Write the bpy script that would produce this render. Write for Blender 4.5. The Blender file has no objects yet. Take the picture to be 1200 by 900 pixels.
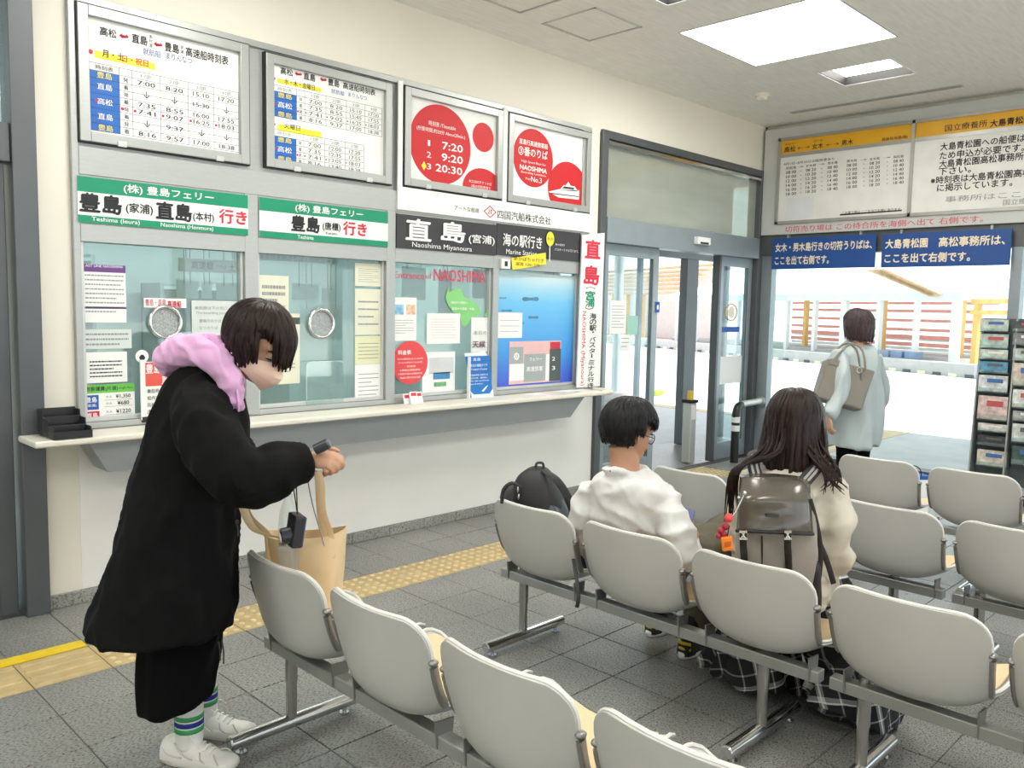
import bpy, bmesh, math, random
from mathutils import Vector, Matrix, Euler, noise
random.seed(7)
SC = bpy.context.scene
COL = SC.collection
PI = math.pi

# ---------------------------------------------------------------- camera
F, YAW, PITCH, ROLL, H = 980.7, math.radians(44.77), math.radians(-5.177), math.radians(1.13), 1.5495
fwd = Vector((math.cos(PITCH)*math.cos(YAW), math.cos(PITCH)*math.sin(YAW), math.sin(PITCH)))
r0 = Vector((math.sin(YAW), -math.cos(YAW), 0)); u0 = r0.cross(fwd)
rgt = math.cos(ROLL)*r0 + math.sin(ROLL)*u0
upv = -math.sin(ROLL)*r0 + math.cos(ROLL)*u0
cd = bpy.data.cameras.new('camera'); cam = bpy.data.objects.new('camera', cd); COL.objects.link(cam)
cd.sensor_fit = 'HORIZONTAL'; cd.sensor_width = 36; cd.lens = F/1200*36; cd.clip_start = 0.05; cd.clip_end = 500
M = Matrix.Identity(4)
for i in range(3):
    M[i][0] = rgt[i]; M[i][1] = upv[i]; M[i][2] = -fwd[i]
M[2][3] = H
cam.matrix_world = M
SC.camera = cam
CO = Vector((0, 0, H))
AX = Vector((math.sin(YAW), -math.cos(YAW), 0)); BX = Vector((math.cos(YAW), math.sin(YAW), 0)); ZX = Vector((0, 0, 1))

def _ray(px, py): return fwd + rgt*((px-600)/F) + upv*((450-py)/F)
def on(axis, val, px, py):
    d = _ray(px, py); return CO + d*((val-CO[axis])/d[axis])
def aY(px, py, Y=4.5): return on(1, Y, px, py)
def aX(px, py, X=8.3): return on(0, X, px, py)
def aZ(px, py, Z=0.0): return on(2, Z, px, py)
def aD(px, py, d):
    return CO + _ray(px, py)*d

# ---------------------------------------------------------------- world, sun, exposure
SC.view_settings.view_transform = 'Standard'; SC.view_settings.look = 'None'
SC.view_settings.gamma = 1.0; SC.view_settings.exposure = 0.42; SC.view_settings.use_curve_mapping = False
w = bpy.data.worlds.new('world'); SC.world = w; w.use_nodes = True
bg = w.node_tree.nodes['Background']; bg.inputs[0].default_value = (0.84, 0.93, 1.0, 1); bg.inputs[1].default_value = 1.6
sd = bpy.data.lights.new('sun', 'SUN'); so = bpy.data.objects.new('sun', sd); COL.objects.link(so)
sd.energy = 8.0; sd.angle = 0.02; sd.color = (1.0, 0.96, 0.88)
so.rotation_euler = Vector((0.25, -0.35, 1.0)).to_track_quat('Z', 'Y').to_euler()
CEIL_EMIT = 10.0
SC.cycles.max_bounces = 10; SC.cycles.diffuse_bounces = 5; SC.cycles.glossy_bounces = 4
SC.cycles.transmission_bounces = 6; SC.cycles.transparent_max_bounces = 12
SC.cycles.sample_clamp_indirect = 6.0
SC.cycles.caustics_reflective = False; SC.cycles.caustics_refractive = False

# ---------------------------------------------------------------- materials
MATS = {}
def mat(name, col, rough=0.5, metal=0.0, var=0.04, vscale=6.0, bump=0.0, bscale=60.0, spec=0.5, emit=None, coat=0.0, stretch=None, sheen=0.0):
    if name in MATS: return MATS[name]
    m = bpy.data.materials.new(name); m.use_nodes = True; nt = m.node_tree; b = nt.nodes['Principled BSDF']
    b.inputs['Roughness'].default_value = rough; b.inputs['Metallic'].default_value = metal
    b.inputs['Specular IOR Level'].default_value = spec
    if coat: b.inputs['Coat Weight'].default_value = coat
    if sheen: b.inputs['Sheen Weight'].default_value = sheen
    tc = nt.nodes.new('ShaderNodeTexCoord'); src = tc.outputs['Object']
    if stretch:
        mp = nt.nodes.new('ShaderNodeMapping'); mp.inputs['Scale'].default_value = stretch
        nt.links.new(src, mp.inputs['Vector']); src = mp.outputs['Vector']
    n = nt.nodes.new('ShaderNodeTexNoise'); n.inputs['Scale'].default_value = vscale; n.inputs['Detail'].default_value = 4
    nt.links.new(src, n.inputs['Vector'])
    r = nt.nodes.new('ShaderNodeMapRange'); r.inputs[1].default_value = 0.3; r.inputs[2].default_value = 0.7
    r.inputs[3].default_value = 1-var; r.inputs[4].default_value = 1+var
    nt.links.new(n.outputs[0], r.inputs[0])
    mx = nt.nodes.new('ShaderNodeVectorMath'); mx.operation = 'SCALE'
    mx.inputs[0].default_value = col[:3]; nt.links.new(r.outputs[0], mx.inputs['Scale'])
    nt.links.new(mx.outputs[0], b.inputs['Base Color'])
    if bump:
        n2 = nt.nodes.new('ShaderNodeTexNoise'); n2.inputs['Scale'].default_value = bscale; n2.inputs['Detail'].default_value = 3
        nt.links.new(src, n2.inputs['Vector'])
        bp = nt.nodes.new('ShaderNodeBump'); bp.inputs['Strength'].default_value = bump; bp.inputs['Distance'].default_value = 0.01
        nt.links.new(n2.outputs[0], bp.inputs['Height']); nt.links.new(bp.outputs[0], b.inputs['Normal'])
    if emit:
        b.inputs['Emission Color'].default_value = (*emit[0], 1); b.inputs['Emission Strength'].default_value = emit[1]
    MATS[name] = m; return m

def glass(name, tint=(0.9, 0.97, 0.95), refl=1.0, milk=0.0, milkcol=(0.7, 0.8, 0.8)):
    m = bpy.data.materials.new(name); m.use_nodes = True; nt = m.node_tree; nt.nodes.clear()
    out = nt.nodes.new('ShaderNodeOutputMaterial'); t = nt.nodes.new('ShaderNodeBsdfTransparent'); t.inputs[0].default_value = (*tint, 1)
    g = nt.nodes.new('ShaderNodeBsdfGlossy'); g.inputs['Roughness'].default_value = 0.02; g.inputs[0].default_value = (1, 1, 1, 1)
    lw = nt.nodes.new('ShaderNodeLayerWeight'); lw.inputs[0].default_value = 0.5
    pw = nt.nodes.new('ShaderNodeMath'); pw.operation = 'POWER'; pw.inputs[1].default_value = 5; nt.links.new(lw.outputs['Facing'], pw.inputs[0])
    mu = nt.nodes.new('ShaderNodeMath'); mu.operation = 'MULTIPLY_ADD'; mu.inputs[1].default_value = 0.9*min(refl, 1); mu.inputs[2].default_value = 0.04*refl; nt.links.new(pw.outputs[0], mu.inputs[0])
    a = t.outputs[0]
    if milk:
        d = nt.nodes.new('ShaderNodeBsdfDiffuse'); d.inputs[0].default_value = (*milkcol, 1)
        n = nt.nodes.new('ShaderNodeTexNoise'); n.inputs['Scale'].default_value = 3
        mr = nt.nodes.new('ShaderNodeMapRange'); mr.inputs[3].default_value = milk*0.75; mr.inputs[4].default_value = milk*1.25
        nt.links.new(n.outputs[0], mr.inputs[0])
        mk = nt.nodes.new('ShaderNodeMixShader'); nt.links.new(mr.outputs[0], mk.inputs[0])
        nt.links.new(a, mk.inputs[1]); nt.links.new(d.outputs[0], mk.inputs[2]); a = mk.outputs[0]
    mx = nt.nodes.new('ShaderNodeMixShader'); nt.links.new(mu.outputs[0], mx.inputs[0]); nt.links.new(a, mx.inputs[1]); nt.links.new(g.outputs[0], mx.inputs[2])
    nt.links.new(mx.outputs[0], out.inputs[0]); return m

# ---------------------------------------------------------------- mesh builder
def spl(pts, k):
    """Catmull-Rom through a list of equal-length tuples, k steps per span."""
    out = []; n = len(pts)
    for i in range(n-1):
        p0 = pts[max(i-1, 0)]; p1 = pts[i]; p2 = pts[i+1]; p3 = pts[min(i+2, n-1)]
        for s in range(k):
            t = s/k
            out.append(tuple(0.5*((2*b)+(c-a)*t+(2*a-5*b+4*c-d)*t*t+(3*b-3*c+d-a)*t**3) for a, b, c, d in zip(p0, p1, p2, p3)))
    out.append(tuple(pts[-1])); return out

class MB:
    def __init__(s): s.v = []; s.f = []; s.m = []; s.cur = 0
    def add(s, vs, fs):
        o = len(s.v); s.v += [tuple(v) for v in vs]; s.f += [tuple(i+o for i in f) for f in fs]; s.m += [s.cur]*len(fs); return s
    def box(s, lo, hi, R=None, c=None):
        vs = [Vector((x, y, z)) for z in (lo[2], hi[2]) for y in (lo[1], hi[1]) for x in (lo[0], hi[0])]
        if R: vs = [R @ (v-(c or Vector())) + (c or Vector()) for v in vs]
        return s.add(vs, [(0, 2, 3, 1), (4, 5, 7, 6), (0, 1, 5, 4), (2, 6, 7, 3), (0, 4, 6, 2), (1, 3, 7, 5)])
    def obox(s, c, x, y, z):
        """box about c with half axes x, y, z (vectors)"""
        c = Vector(c); vs = [c+x*i+y*j+z*k for k in (-1, 1) for j in (-1, 1) for i in (-1, 1)]
        return s.add(vs, [(0, 2, 3, 1), (4, 5, 7, 6), (0, 1, 5, 4), (2, 6, 7, 3), (0, 4, 6, 2), (1, 3, 7, 5)])
    def prism(s, poly, d):
        """polygon (list of Vector) extruded by vector d"""
        n = len(poly); vs = [Vector(p) for p in poly]+[Vector(p)+d for p in poly]
        return s.add(vs, [tuple(range(n-1, -1, -1)), tuple(range(n, 2*n))]+[(i, (i+1) % n, n+(i+1) % n, n+i) for i in range(n)])
    def rings(s, rs, caps=True, closed=False):
        n = len(rs[0]); vs = [p for r in rs for p in r]; fs = []
        m = len(rs)
        for i in range(m if closed else m-1):
            for j in range(n):
                a = i*n+j; b = i*n+(j+1) % n; c = ((i+1) % m)*n+(j+1) % n; d = ((i+1) % m)*n+j
                fs.append((a, b, c, d))
        if caps and not closed: fs += [tuple(range(n-1, -1, -1)), tuple((m-1)*n+j for j in range(n))]
        return s.add(vs, fs)
    def tube(s, pts, rad, n=10, k=4, up=None, flat=1.0, caps=True, closed=False):
        """pts: points; rad: number, list of radii or (r1, r2)"""
        if not isinstance(rad, (list, tuple)): rad = [rad]*len(pts)
        rad = [(r, r*flat) if not isinstance(r, (list, tuple)) else tuple(r) for r in rad]
        q = [(*p, *r) for p, r in zip(pts, rad)]
        if k > 1 and len(q) > 2: q = spl(q, k)
        P = [Vector(a[:3]) for a in q]; rs = []
        ref = Vector(up) if up else None
        prev = None
        for i, p in enumerate(P):
            if closed: t = (P[(i+1) % len(P)]-P[i-1])
            else: t = P[min(i+1, len(P)-1)]-P[max(i-1, 0)]
            if t.length < 1e-9: t = Vector((0, 0, 1))
            t.normalize()
            if ref is not None: x = ref - t*ref.dot(t)
            elif prev is None: x = (Vector((0, 0, 1)) if abs(t.z) < 0.9 else Vector((1, 0, 0))); x = x-t*x.dot(t)
            else: x = prev - t*prev.dot(t)
            if x.length < 1e-6: x = t.orthogonal()
            x.normalize(); y = t.cross(x); prev = x
            rs.append([p + x*(q[i][3]*math.cos(2*PI*j/n)) + y*(q[i][4]*math.sin(2*PI*j/n)) for j in range(n)])
        return s.rings(rs, caps, closed)
    def cyl(s, a, b, r, n=16, r2=None):
        return s.tube([a, b], [r, r if r2 is None else r2], n=n, k=1)
    def ell(s, c, r, R=None, n=14, m=9):
        c = Vector(c); rs = []
        for i in range(m+1):
            th = PI*(i+0.0001)/(m+0.0002); ring = []
            for j in range(n):
                v = Vector((r[0]*math.sin(th)*math.cos(2*PI*j/n), r[1]*math.sin(th)*math.sin(2*PI*j/n), r[2]*math.cos(th)))
                ring.append(c+(R @ v if R else v))
            rs.append(ring[::-1])
        return s.rings(rs)
    def grid(s, fn, nu, nv, flip=False):
        vs = [fn(i/nu, j/nv) for j in range(nv+1) for i in range(nu+1)]; w_ = nu+1
        fs = [(j*w_+i, j*w_+i+1, (j+1)*w_+i+1, (j+1)*w_+i) for j in range(nv) for i in range(nu)]
        if flip: fs = [f[::-1] for f in fs]
        return s.add(vs, fs)
    def slab(s, fn, nu, nv, th, flip=False):
        """a grid with thickness th along its normal"""
        w_ = nu+1; P = [Vector(fn(i/nu, j/nv)) for j in range(nv+1) for i in range(nu+1)]; N = []
        for j in range(nv+1):
            for i in range(nu+1):
                a = P[j*w_+min(i+1, nu)]-P[j*w_+max(i-1, 0)]; b = P[min(j+1, nv)*w_+i]-P[max(j-1, 0)*w_+i]
                nn = a.cross(b); nn = nn.normalized() if nn.length > 1e-12 else Vector((0, 0, 1)); N.append(-nn if flip else nn)
        o = len(P); vs = P+[p+n_*th for p, n_ in zip(P, N)]
        fs = []
        for j in range(nv):
            for i in range(nu):
                a, b, c, d = j*w_+i, j*w_+i+1, (j+1)*w_+i+1, (j+1)*w_+i
                fs += [(a, d, c, b), (a+o, b+o, c+o, d+o)]
        rim = [i for i in range(w_)]+[j*w_+nu for j in range(1, nv+1)]+[nv*w_+i for i in range(nu-1, -1, -1)]+[j*w_ for j in range(nv-1, 0, -1)]
        for a, b in zip(rim, rim[1:]+rim[:1]): fs.append((a, b, b+o, a+o))
        return s.add(vs, fs)
    def build(s, name, mats, parent=None, smooth=False, bevel=0, seg=2, loc=None, fixn=True, **props):
        me = bpy.data.meshes.new(name); me.from_pydata(s.v, [], s.f)
        if not isinstance(mats, (list, tuple)): mats = [mats]
        for m in mats: me.materials.append(m)
        me.polygons.foreach_set('material_index', s.m)
        if bevel or fixn:
            bm = bmesh.new(); bm.from_mesh(me)
            bmesh.ops.recalc_face_normals(bm, faces=bm.faces[:])
            if bevel:
                es = [e for e in bm.edges if len(e.link_faces) == 2 and e.calc_face_angle(0) > 0.6]
                bmesh.ops.bevel(bm, geom=es, offset=bevel, segments=seg, affect='EDGES', profile=0.5, clamp_overlap=True)
            bm.to_mesh(me); bm.free()
        if smooth:
            me.polygons.foreach_set('use_smooth', [True]*len(me.polygons))
            if smooth != 'all': me.set_sharp_from_angle(angle=math.radians(40 if smooth is True else smooth))
        return link(name, me, parent, loc, **props)

def link(name, data, parent=None, loc=None, **props):
    o = bpy.data.objects.new(name, data); COL.objects.link(o)
    if parent is not None: o.parent = parent
    if loc is not None: o.location = loc
    for k, v in props.items(): o[k] = v
    return o
def tag(o, label, cat, group=None, kind=None):
    o['label'] = label; o['category'] = cat
    if group: o['group'] = group
    if kind: o['kind'] = kind
    return o
def thing(name, label, cat, loc=(0, 0, 0), group=None, rz=0):
    o = link(name, None, None, loc); o.rotation_euler.z = rz
    return tag(o, label, cat, group)
def struct(o): o['kind'] = 'structure'; return o
def dup(o, parent=None, **kw):
    c = o.copy(); COL.objects.link(c)
    if parent is not None: c.parent = parent
    for ch in o.children: dup(ch, c)
    return c
def remesh(mb, name, mats, voxel=0.01, smooth=4, parent=None, wr=None, keep=None, **props):
    """union the overlapping shells of mb into one skin; wr = (amp, scale[, stretch]) wrinkles"""
    me = bpy.data.meshes.new('tmp'); me.from_pydata(mb.v, [], mb.f)
    bm = bmesh.new(); bm.from_mesh(me); bmesh.ops.recalc_face_normals(bm, faces=bm.faces[:]); bm.to_mesh(me); bm.free()
    o = bpy.data.objects.new('tmp', me); COL.objects.link(o)
    r = o.modifiers.new('r', 'REMESH'); r.mode = 'VOXEL'; r.voxel_size = voxel; r.use_smooth_shade = True
    if smooth:
        sm = o.modifiers.new('s', 'SMOOTH'); sm.factor = 0.5; sm.iterations = smooth
    dg = bpy.context.evaluated_depsgraph_get(); dg.update()
    out = bpy.data.meshes.new_from_object(o.evaluated_get(dg)); out.name = name
    bpy.data.objects.remove(o); bpy.data.meshes.remove(me)
    if keep:
        bm = bmesh.new(); bm.from_mesh(out)
        bmesh.ops.delete(bm, geom=[v for v in bm.verts if not keep(v.co)], context='VERTS'); bm.to_mesh(out); bm.free()
    if wr:
        layers = wr if isinstance(wr, list) else [wr]
        vs = out.vertices; nn = [Vector(v.normal) for v in vs]
        for v, n_ in zip(vs, nn):
            d = 0
            for L in layers:
                st = L[2] if len(L) > 2 else (1, 1, 1)
                q = Vector((v.co.x*st[0], v.co.y*st[1], v.co.z*st[2]))*L[1]
                e = noise.noise(q+Vector((3.1, 7.7, 1.3)))
                d += L[0]*(1-2*min(1, abs(e)*2.2)) if len(L) > 3 else L[0]*e*2
            v.co = v.co + n_*d
    for i in range(len(out.materials)-1, -1, -1): out.materials.pop(index=i)
    if not isinstance(mats, (list, tuple)): mats = [mats]
    for m in mats: out.materials.append(m)
    out.polygons.foreach_set('use_smooth', [True]*len(out.polygons))
    return link(name, out, parent, **props)

# ---------------------------------------------------------------- lettering
_fc = bpy.data.curves.new('font_tmp', 'FONT'); _fo = bpy.data.objects.new('font_tmp', _fc); COL.objects.link(_fo)
_cache = {}
def glyphs(s, off, res):
    k = (s, off, res)
    if k not in _cache:
        _fc.body = s; _fc.offset = off; _fc.resolution_u = res
        dg = bpy.context.evaluated_depsgraph_get(); dg.update()
        me = bpy.data.meshes.new_from_object(_fo.evaluated_get(dg))
        vs = [tuple(v.co) for v in me.vertices]; fs = [tuple(p.vertices) for p in me.polygons]; bpy.data.meshes.remove(me)
        xs = [v[0] for v in vs]; ys = [v[1] for v in vs]
        _cache[k] = (vs, fs, min(xs), max(xs), min(ys), max(ys))
    return _cache[k]
def put_text(mb, s, c, X, Y, wd, ht, off=0.0, res=2, rot=0):
    """s fitted into wd x ht about c, in the plane of unit vectors X (along) and Y (up)"""
    vs, fs, x0, x1, y0, y1 = glyphs(s, 0.0, res)
    if ht is None: ht = wd*(y1-y0)/(x1-x0)
    if wd is None: wd = ht*(x1-x0)/(y1-y0)
    sx = wd/(x1-x0); sy = ht/(y1-y0); cx = (x0+x1)/2; cy = (y0+y1)/2
    if rot: X, Y = -Y, X
    sh = [(0, 0)] if off < 0.009 else [(-off*.8, 0), (off*.8, 0)] if off < 0.018 else [(-off*.8, -off*.4), (off*.8, off*.4), (0, off*.8), (0, -off*.8)]
    N_ = X.cross(Y)*0.00012
    for q, (a, b) in enumerate(sh): mb.add([Vector(c)+X*((v[0]-cx+a)*sx)+Y*((v[1]-cy+b)*sy)+N_*q for v in vs], fs)

class Face:
    """a flat sign face: pixel -> point on it"""
    def __init__(s, axis, val):
        s.axis = axis; s.val = val
        s.X, s.Y = (Vector((1, 0, 0)), ZX) if axis == 1 else (Vector((0, -1, 0)), ZX)
        s.N = Vector((0, -1, 0)) if axis == 1 else Vector((-1, 0, 0))
    def at(s, px, py, lift=0.0): return on(s.axis, s.val, px, py) + s.N*lift
    def uv(s, px, py):
        p = s.at(px, py); return (p.dot(s.X), p.z)
    def pt(s, u, v, lift=0): return (Vector((u, s.val, v)) if s.axis == 1 else Vector((s.val, -u, v))) + s.N*lift
    def rect(s, mb, u0, v0, u1, v1, th=0.002, lift=0.0):
        a = s.pt(u0, v0, lift); b = s.pt(u1, v1, lift+th)
        return mb.box([min(a[i], b[i]) for i in range(3)], [max(a[i], b[i]) for i in range(3)])
    def prect(s, mb, x0, y0, x1, y1, th=0.002, lift=0.0):
        """rectangle from its top-left and bottom-right pixels"""
        a = s.uv(x0, y0); b = s.uv(x1, y1); return s.rect(mb, a[0], b[1], b[0], a[1], th, lift)
    def text(s, mb, t, cx, cy, wpx, hpx, lift=0.0, off=0.0, res=2, rot=0):
        c = s.at(cx, cy, lift)
        if rot:
            wd = s.uv(cx, cy-wpx/2)[1]-s.uv(cx, cy+wpx/2)[1]; ht = s.uv(cx+hpx/2, cy)[0]-s.uv(cx-hpx/2, cy)[0]
            put_text(mb, t, c, s.X, s.Y, wd, ht, off, res, rot); return
        wd = None if wpx is None else s.uv(cx+wpx/2, cy)[0]-s.uv(cx-wpx/2, cy)[0]
        ht = None if hpx is None else s.uv(cx, cy-hpx/2)[1]-s.uv(cx, cy+hpx/2)[1]
        put_text(mb, t, c, s.X, s.Y, wd, ht, off, res, rot)
    def utext(s, mb, t, u, v, wd, ht, lift=0.0, off=0.0, res=2, rot=0):
        put_text(mb, t, s.pt(u, v, lift), s.X, s.Y, wd, ht, off, res, rot)
    def disc(s, mb, u, v, ru, rv, th=0.002, lift=0.0, n=48):
        mb.prism([s.pt(u+ru*math.cos(2*PI*i/n), v+rv*math.sin(2*PI*i/n), lift) for i in range(n)], s.N*th)
    def poly(s, mb, pix, th=0.002, lift=0.0):
        mb.prism([s.at(x, y, lift) for x, y in pix], s.N*th)
# ---------------------------------------------------------------- common materials
cream = mat('cream_wall_paint', (0.80, 0.77, 0.68), 0.6, var=0.025, vscale=1.5, bump=0.04, bscale=120)
lowwall = mat('white_wall_paint', (0.86, 0.86, 0.84), 0.4, var=0.02, vscale=2, bump=0.03, bscale=40)
ceilm = mat('ceiling_board', (0.90, 0.89, 0.85), 0.85, var=0.05, vscale=40, bump=0.35, bscale=90, stretch=(0.12, 1, 1))
alu = mat('brushed_aluminium', (0.435, 0.45, 0.445), 0.38, 0.55, var=0.03, vscale=20, stretch=(1, 1, 8))
alu2 = mat('pale_aluminium', (0.60, 0.61, 0.60), 0.35, 0.4, var=0.03)
darkal = mat('dark_grey_aluminium', (0.11, 0.12, 0.13), 0.4, 0.4)
midal = mat('blue_grey_aluminium', (0.30, 0.35, 0.38), 0.4, 0.35)
blackm = mat('black_rubber', (0.012, 0.012, 0.013), 0.6)
chrome = mat('chrome', (0.66, 0.66, 0.66), 0.14, 1.0, var=0.02)
whitep = mat('white_paper', (0.86, 0.87, 0.86), 0.7, var=0.01)
ink = mat('black_ink', (0.02, 0.02, 0.025), 0.7, var=0.0)
redink = mat('red_ink', (0.62, 0.03, 0.06), 0.6, var=0.0)
blueink = mat('blue_ink', (0.02, 0.10, 0.42), 0.6, var=0.02)
yellow = mat('yellow_print', (0.88, 0.74, 0.05), 0.6, var=0.02)
whiteink = mat('white_ink', (0.88, 0.88, 0.88), 0.6, var=0.0)
creamink = mat('cream_ink', (0.85, 0.74, 0.55), 0.6, var=0.0)
greenink = mat('green_print', (0.0, 0.27, 0.14), 0.5, var=0.02)
clear = glass('clear_glass', (0.93, 0.97, 0.96))
offglass = glass('ticket_office_glass', (0.84, 0.92, 0.91), 1.3, 0.12, (0.5, 0.60, 0.60))
doorglass = glass('door_glass', (0.88, 0.95, 0.97), 1.0, 0.06, (0.55, 0.68, 0.72))
transglass = glass('transom_glass', (0.80, 0.86, 0.82), 2.2, 0.42, (0.62, 0.65, 0.58))

# floor tile: speckled grey stone
def stone(name, a, b_, scale=1.0, rough=0.42):
    m = bpy.data.materials.new(name); m.use_nodes = True; nt = m.node_tree; b = nt.nodes['Principled BSDF']; L = nt.links
    tc = nt.nodes.new('ShaderNodeNewGeometry'); src = tc.outputs['Position']
    mp = nt.nodes.new('ShaderNodeMapping'); mp.inputs['Rotation'].default_value = (0, 0, 0.6); mp.inputs['Scale'].default_value = (90*scale, 190*scale, 90); L.new(src, mp.inputs[0])
    v = nt.nodes.new('ShaderNodeTexNoise'); v.inputs['Scale'].default_value = 1.0; v.inputs['Detail'].default_value = 2; L.new(mp.outputs[0], v.inputs[0])
    cr = nt.nodes.new('ShaderNodeValToRGB'); cr.color_ramp.elements[0].position = 0.33; cr.color_ramp.elements[0].color = (*b_, 1)
    cr.color_ramp.elements[1].position = 0.52; cr.color_ramp.elements[1].color = (*a, 1); L.new(v.outputs[0], cr.inputs[0])
    n = nt.nodes.new('ShaderNodeTexNoise'); n.inputs['Scale'].default_value = 1.6; n.inputs['Detail'].default_value = 5; L.new(src, n.inputs[0])
    mr = nt.nodes.new('ShaderNodeMapRange'); mr.inputs[1].default_value = 0.3; mr.inputs[2].default_value = 0.7; mr.inputs[3].default_value = 0.8; mr.inputs[4].default_value = 1.15; L.new(n.outputs[0], mr.inputs[0])
    mx = nt.nodes.new('ShaderNodeVectorMath'); mx.operation = 'SCALE'; L.new(cr.outputs[0], mx.inputs[0]); L.new(mr.outputs[0], mx.inputs['Scale'])
    L.new(mx.outputs[0], b.inputs['Base Color'])
    rr = nt.nodes.new('ShaderNodeMapRange'); rr.inputs[3].default_value = rough-0.12; rr.inputs[4].default_value = rough+0.15; L.new(n.outputs[0], rr.inputs[0]); L.new(rr.outputs[0], b.inputs['Roughness'])
    bp = nt.nodes.new('ShaderNodeBump'); bp.inputs['Strength'].default_value = 0.35; bp.inputs['Distance'].default_value = 0.004; L.new(v.outputs[0], bp.inputs['Height']); L.new(bp.outputs[0], b.inputs['Normal'])
    return m
stonem = stone('speckled_grey_tile', (0.29, 0.29, 0.275), (0.04, 0.04, 0.037), 1.0, 0.31)
skirtm = stone('grey_skirting_tile', (0.33, 0.33, 0.31), (0.12, 0.12, 0.11), 1.3, 0.5)
tactm = mat('ochre_tactile_paving', (0.50, 0.38, 0.19), 0.55, var=0.14, vscale=14, bump=0.1, bscale=90)
domem = mat('lit_dome_tops', (0.66, 0.54, 0.31), 0.5, var=0.1)  # paler than the tile so the domes look lit, light put into the colour
ystrip = mat('yellow_floor_strip', (0.80, 0.56, 0.02), 0.5, var=0.08, vscale=20)
groutm = mat('floor_grout', (0.10, 0.10, 0.095), 0.9, var=0.1)

# ---------------------------------------------------------------- floor
TX, TY, T = 0.957, 3.897, 0.3
YW, XF, ZC = 4.5, 8.3, 3.5
flo = struct(MB().box((-3, -3.6, -0.12), (XF+0.1, YW+0.1, -0.004)).build('floor', groutm))
def tile_mb(cx=0, cy=0, yo=0.0, hx=0.1478, hy=0.1478, mb=None):
    mb = mb or MB(); b = 0.0022
    R = lambda e, z: [Vector((cx-hx+e, cy-hy+e, z)), Vector((cx+hx-e, cy-hy+e, z)), Vector((cx+hx-e, cy+hy-e, z)), Vector((cx-hx+e, cy+hy-e, z))]
    mb.rings([R(0, -0.006), R(0, -0.0015), R(b, 0)]); return mb
tiles = []
for i in range(-13, 25):
    for j in range(-2, 25):
        x = TX+(i+0.5)*T; y = TY-(j+0.5)*T
        if x < -2.9 or x > XF or y > YW or y < -3.5: continue
        d = Vector((x, y, 0))-CO; z = d.dot(fwd); a = 0
        if z > 0.5:
            px = 600+F*d.dot(rgt)/z; py = 450-F*d.dot(upv)/z
            if -40 < px < 1240 and -40 < py < 960: a = 1/z**3
        tact = (j == 0 and i < 20) or (i == 20 and j in (-1, -2, 0))
        tiles.append((a, i, j, x, y, tact))
tiles.sort(reverse=True)
base_t = tile_mb().build('t', stonem).data; bpy.data.objects.remove(bpy.data.objects['t'])
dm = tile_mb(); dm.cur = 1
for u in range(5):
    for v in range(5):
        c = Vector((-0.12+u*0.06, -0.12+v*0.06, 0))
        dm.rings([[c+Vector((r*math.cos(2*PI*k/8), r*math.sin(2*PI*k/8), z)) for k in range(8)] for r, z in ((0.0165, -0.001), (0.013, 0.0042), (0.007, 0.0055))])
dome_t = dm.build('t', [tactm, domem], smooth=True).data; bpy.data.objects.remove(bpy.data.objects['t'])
bmh = tile_mb()
for v in range(4):
    yy = -0.1125+v*0.075
    bmh.rings([[Vector((-0.135, yy-r, z)), Vector((0.135, yy-r, z)), Vector((0.135, yy+r, z)), Vector((-0.135, yy+r, z))] for r, z in ((0.018, -0.001), (0.011, 0.0055))])
bar_t = bmh.build('t', tactm).data; bpy.data.objects.remove(bpy.data.objects['t'])
n_st = 0; rest = MB()
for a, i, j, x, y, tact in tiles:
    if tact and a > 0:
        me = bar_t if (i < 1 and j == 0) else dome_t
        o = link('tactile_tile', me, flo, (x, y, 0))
    elif a > 0 and n_st < 290 and not tact:
        n_st += 1; link('floor_tile', base_t, flo, (x, y, random.uniform(-0.0006, 0.0004)))
    else: tile_mb(x, y, mb=rest)
rest.build('outlying_floor_tiles', stonem, flo, kind='stuff')
MB().box((-2, 3.899, -0.002), (1.255, 3.985, 0.0022)).build('yellow_floor_strip', ystrip, flo)

# skirting tiles under the ticket wall
sk = struct(MB().box((1.27, 4.493, 0), (5.51, 4.5, 0.068)).build('baseboard_left', groutm))
bt = MB().box((-0.148, -0.006, 0.001), (0.148, 0.006, 0.07)).build('t', skirtm, bevel=0.003).data; bpy.data.objects.remove(bpy.data.objects['t'])
for k in range(14): link('skirting_tile', bt, sk, (1.42+k*0.3+0.0, 4.487, 0))

# ---------------------------------------------------------------- walls and ceiling
wl = MB()
wl.box((1.262, 4.5, 0), (1.43, 4.62, 3.5)); wl.box((1.43, 4.5, 3.0), (5.37, 4.62, 3.5)); wl.box((1.43, 4.5, 0), (5.37, 4.62, 0.9))
wl.box((5.37, 4.5, 0), (5.515, 4.62, 3.5)); wl.box((5.515, 4.5, 3.02), (8.3, 4.62, 3.5)); wl.box((-3, 4.5, 3.1), (1.262, 4.62, 3.5))
wl.box((-3, 4.5, 0), (-1.2, 4.62, 3.1))
wall = struct(wl.build('wall_left', cream))
struct(MB().box((1.43, 4.4965, 0.07), (5.5, 4.5, 0.9)).build('wall_left_lower_panel', lowwall))
struct(MB().box((-3.1, -3.6, 0), (-3, 4.62, 3.5)).build('wall_back', cream))
rw = MB(); rw.box((-3, -3.7, 0), (8.4, -3.6, 0.3)); rw.box((-3, -3.7, 2.8), (8.4, -3.6, 3.5))  # unseen wall, its openings widened to let in daylight and brighten the ceiling
for x in (-3, -0.2, 2.6, 5.4, 8.2): rw.box((x, -3.7, 0.3), (x+0.2, -3.6, 2.8))
struct(rw.build('wall_right', cream))
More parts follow.
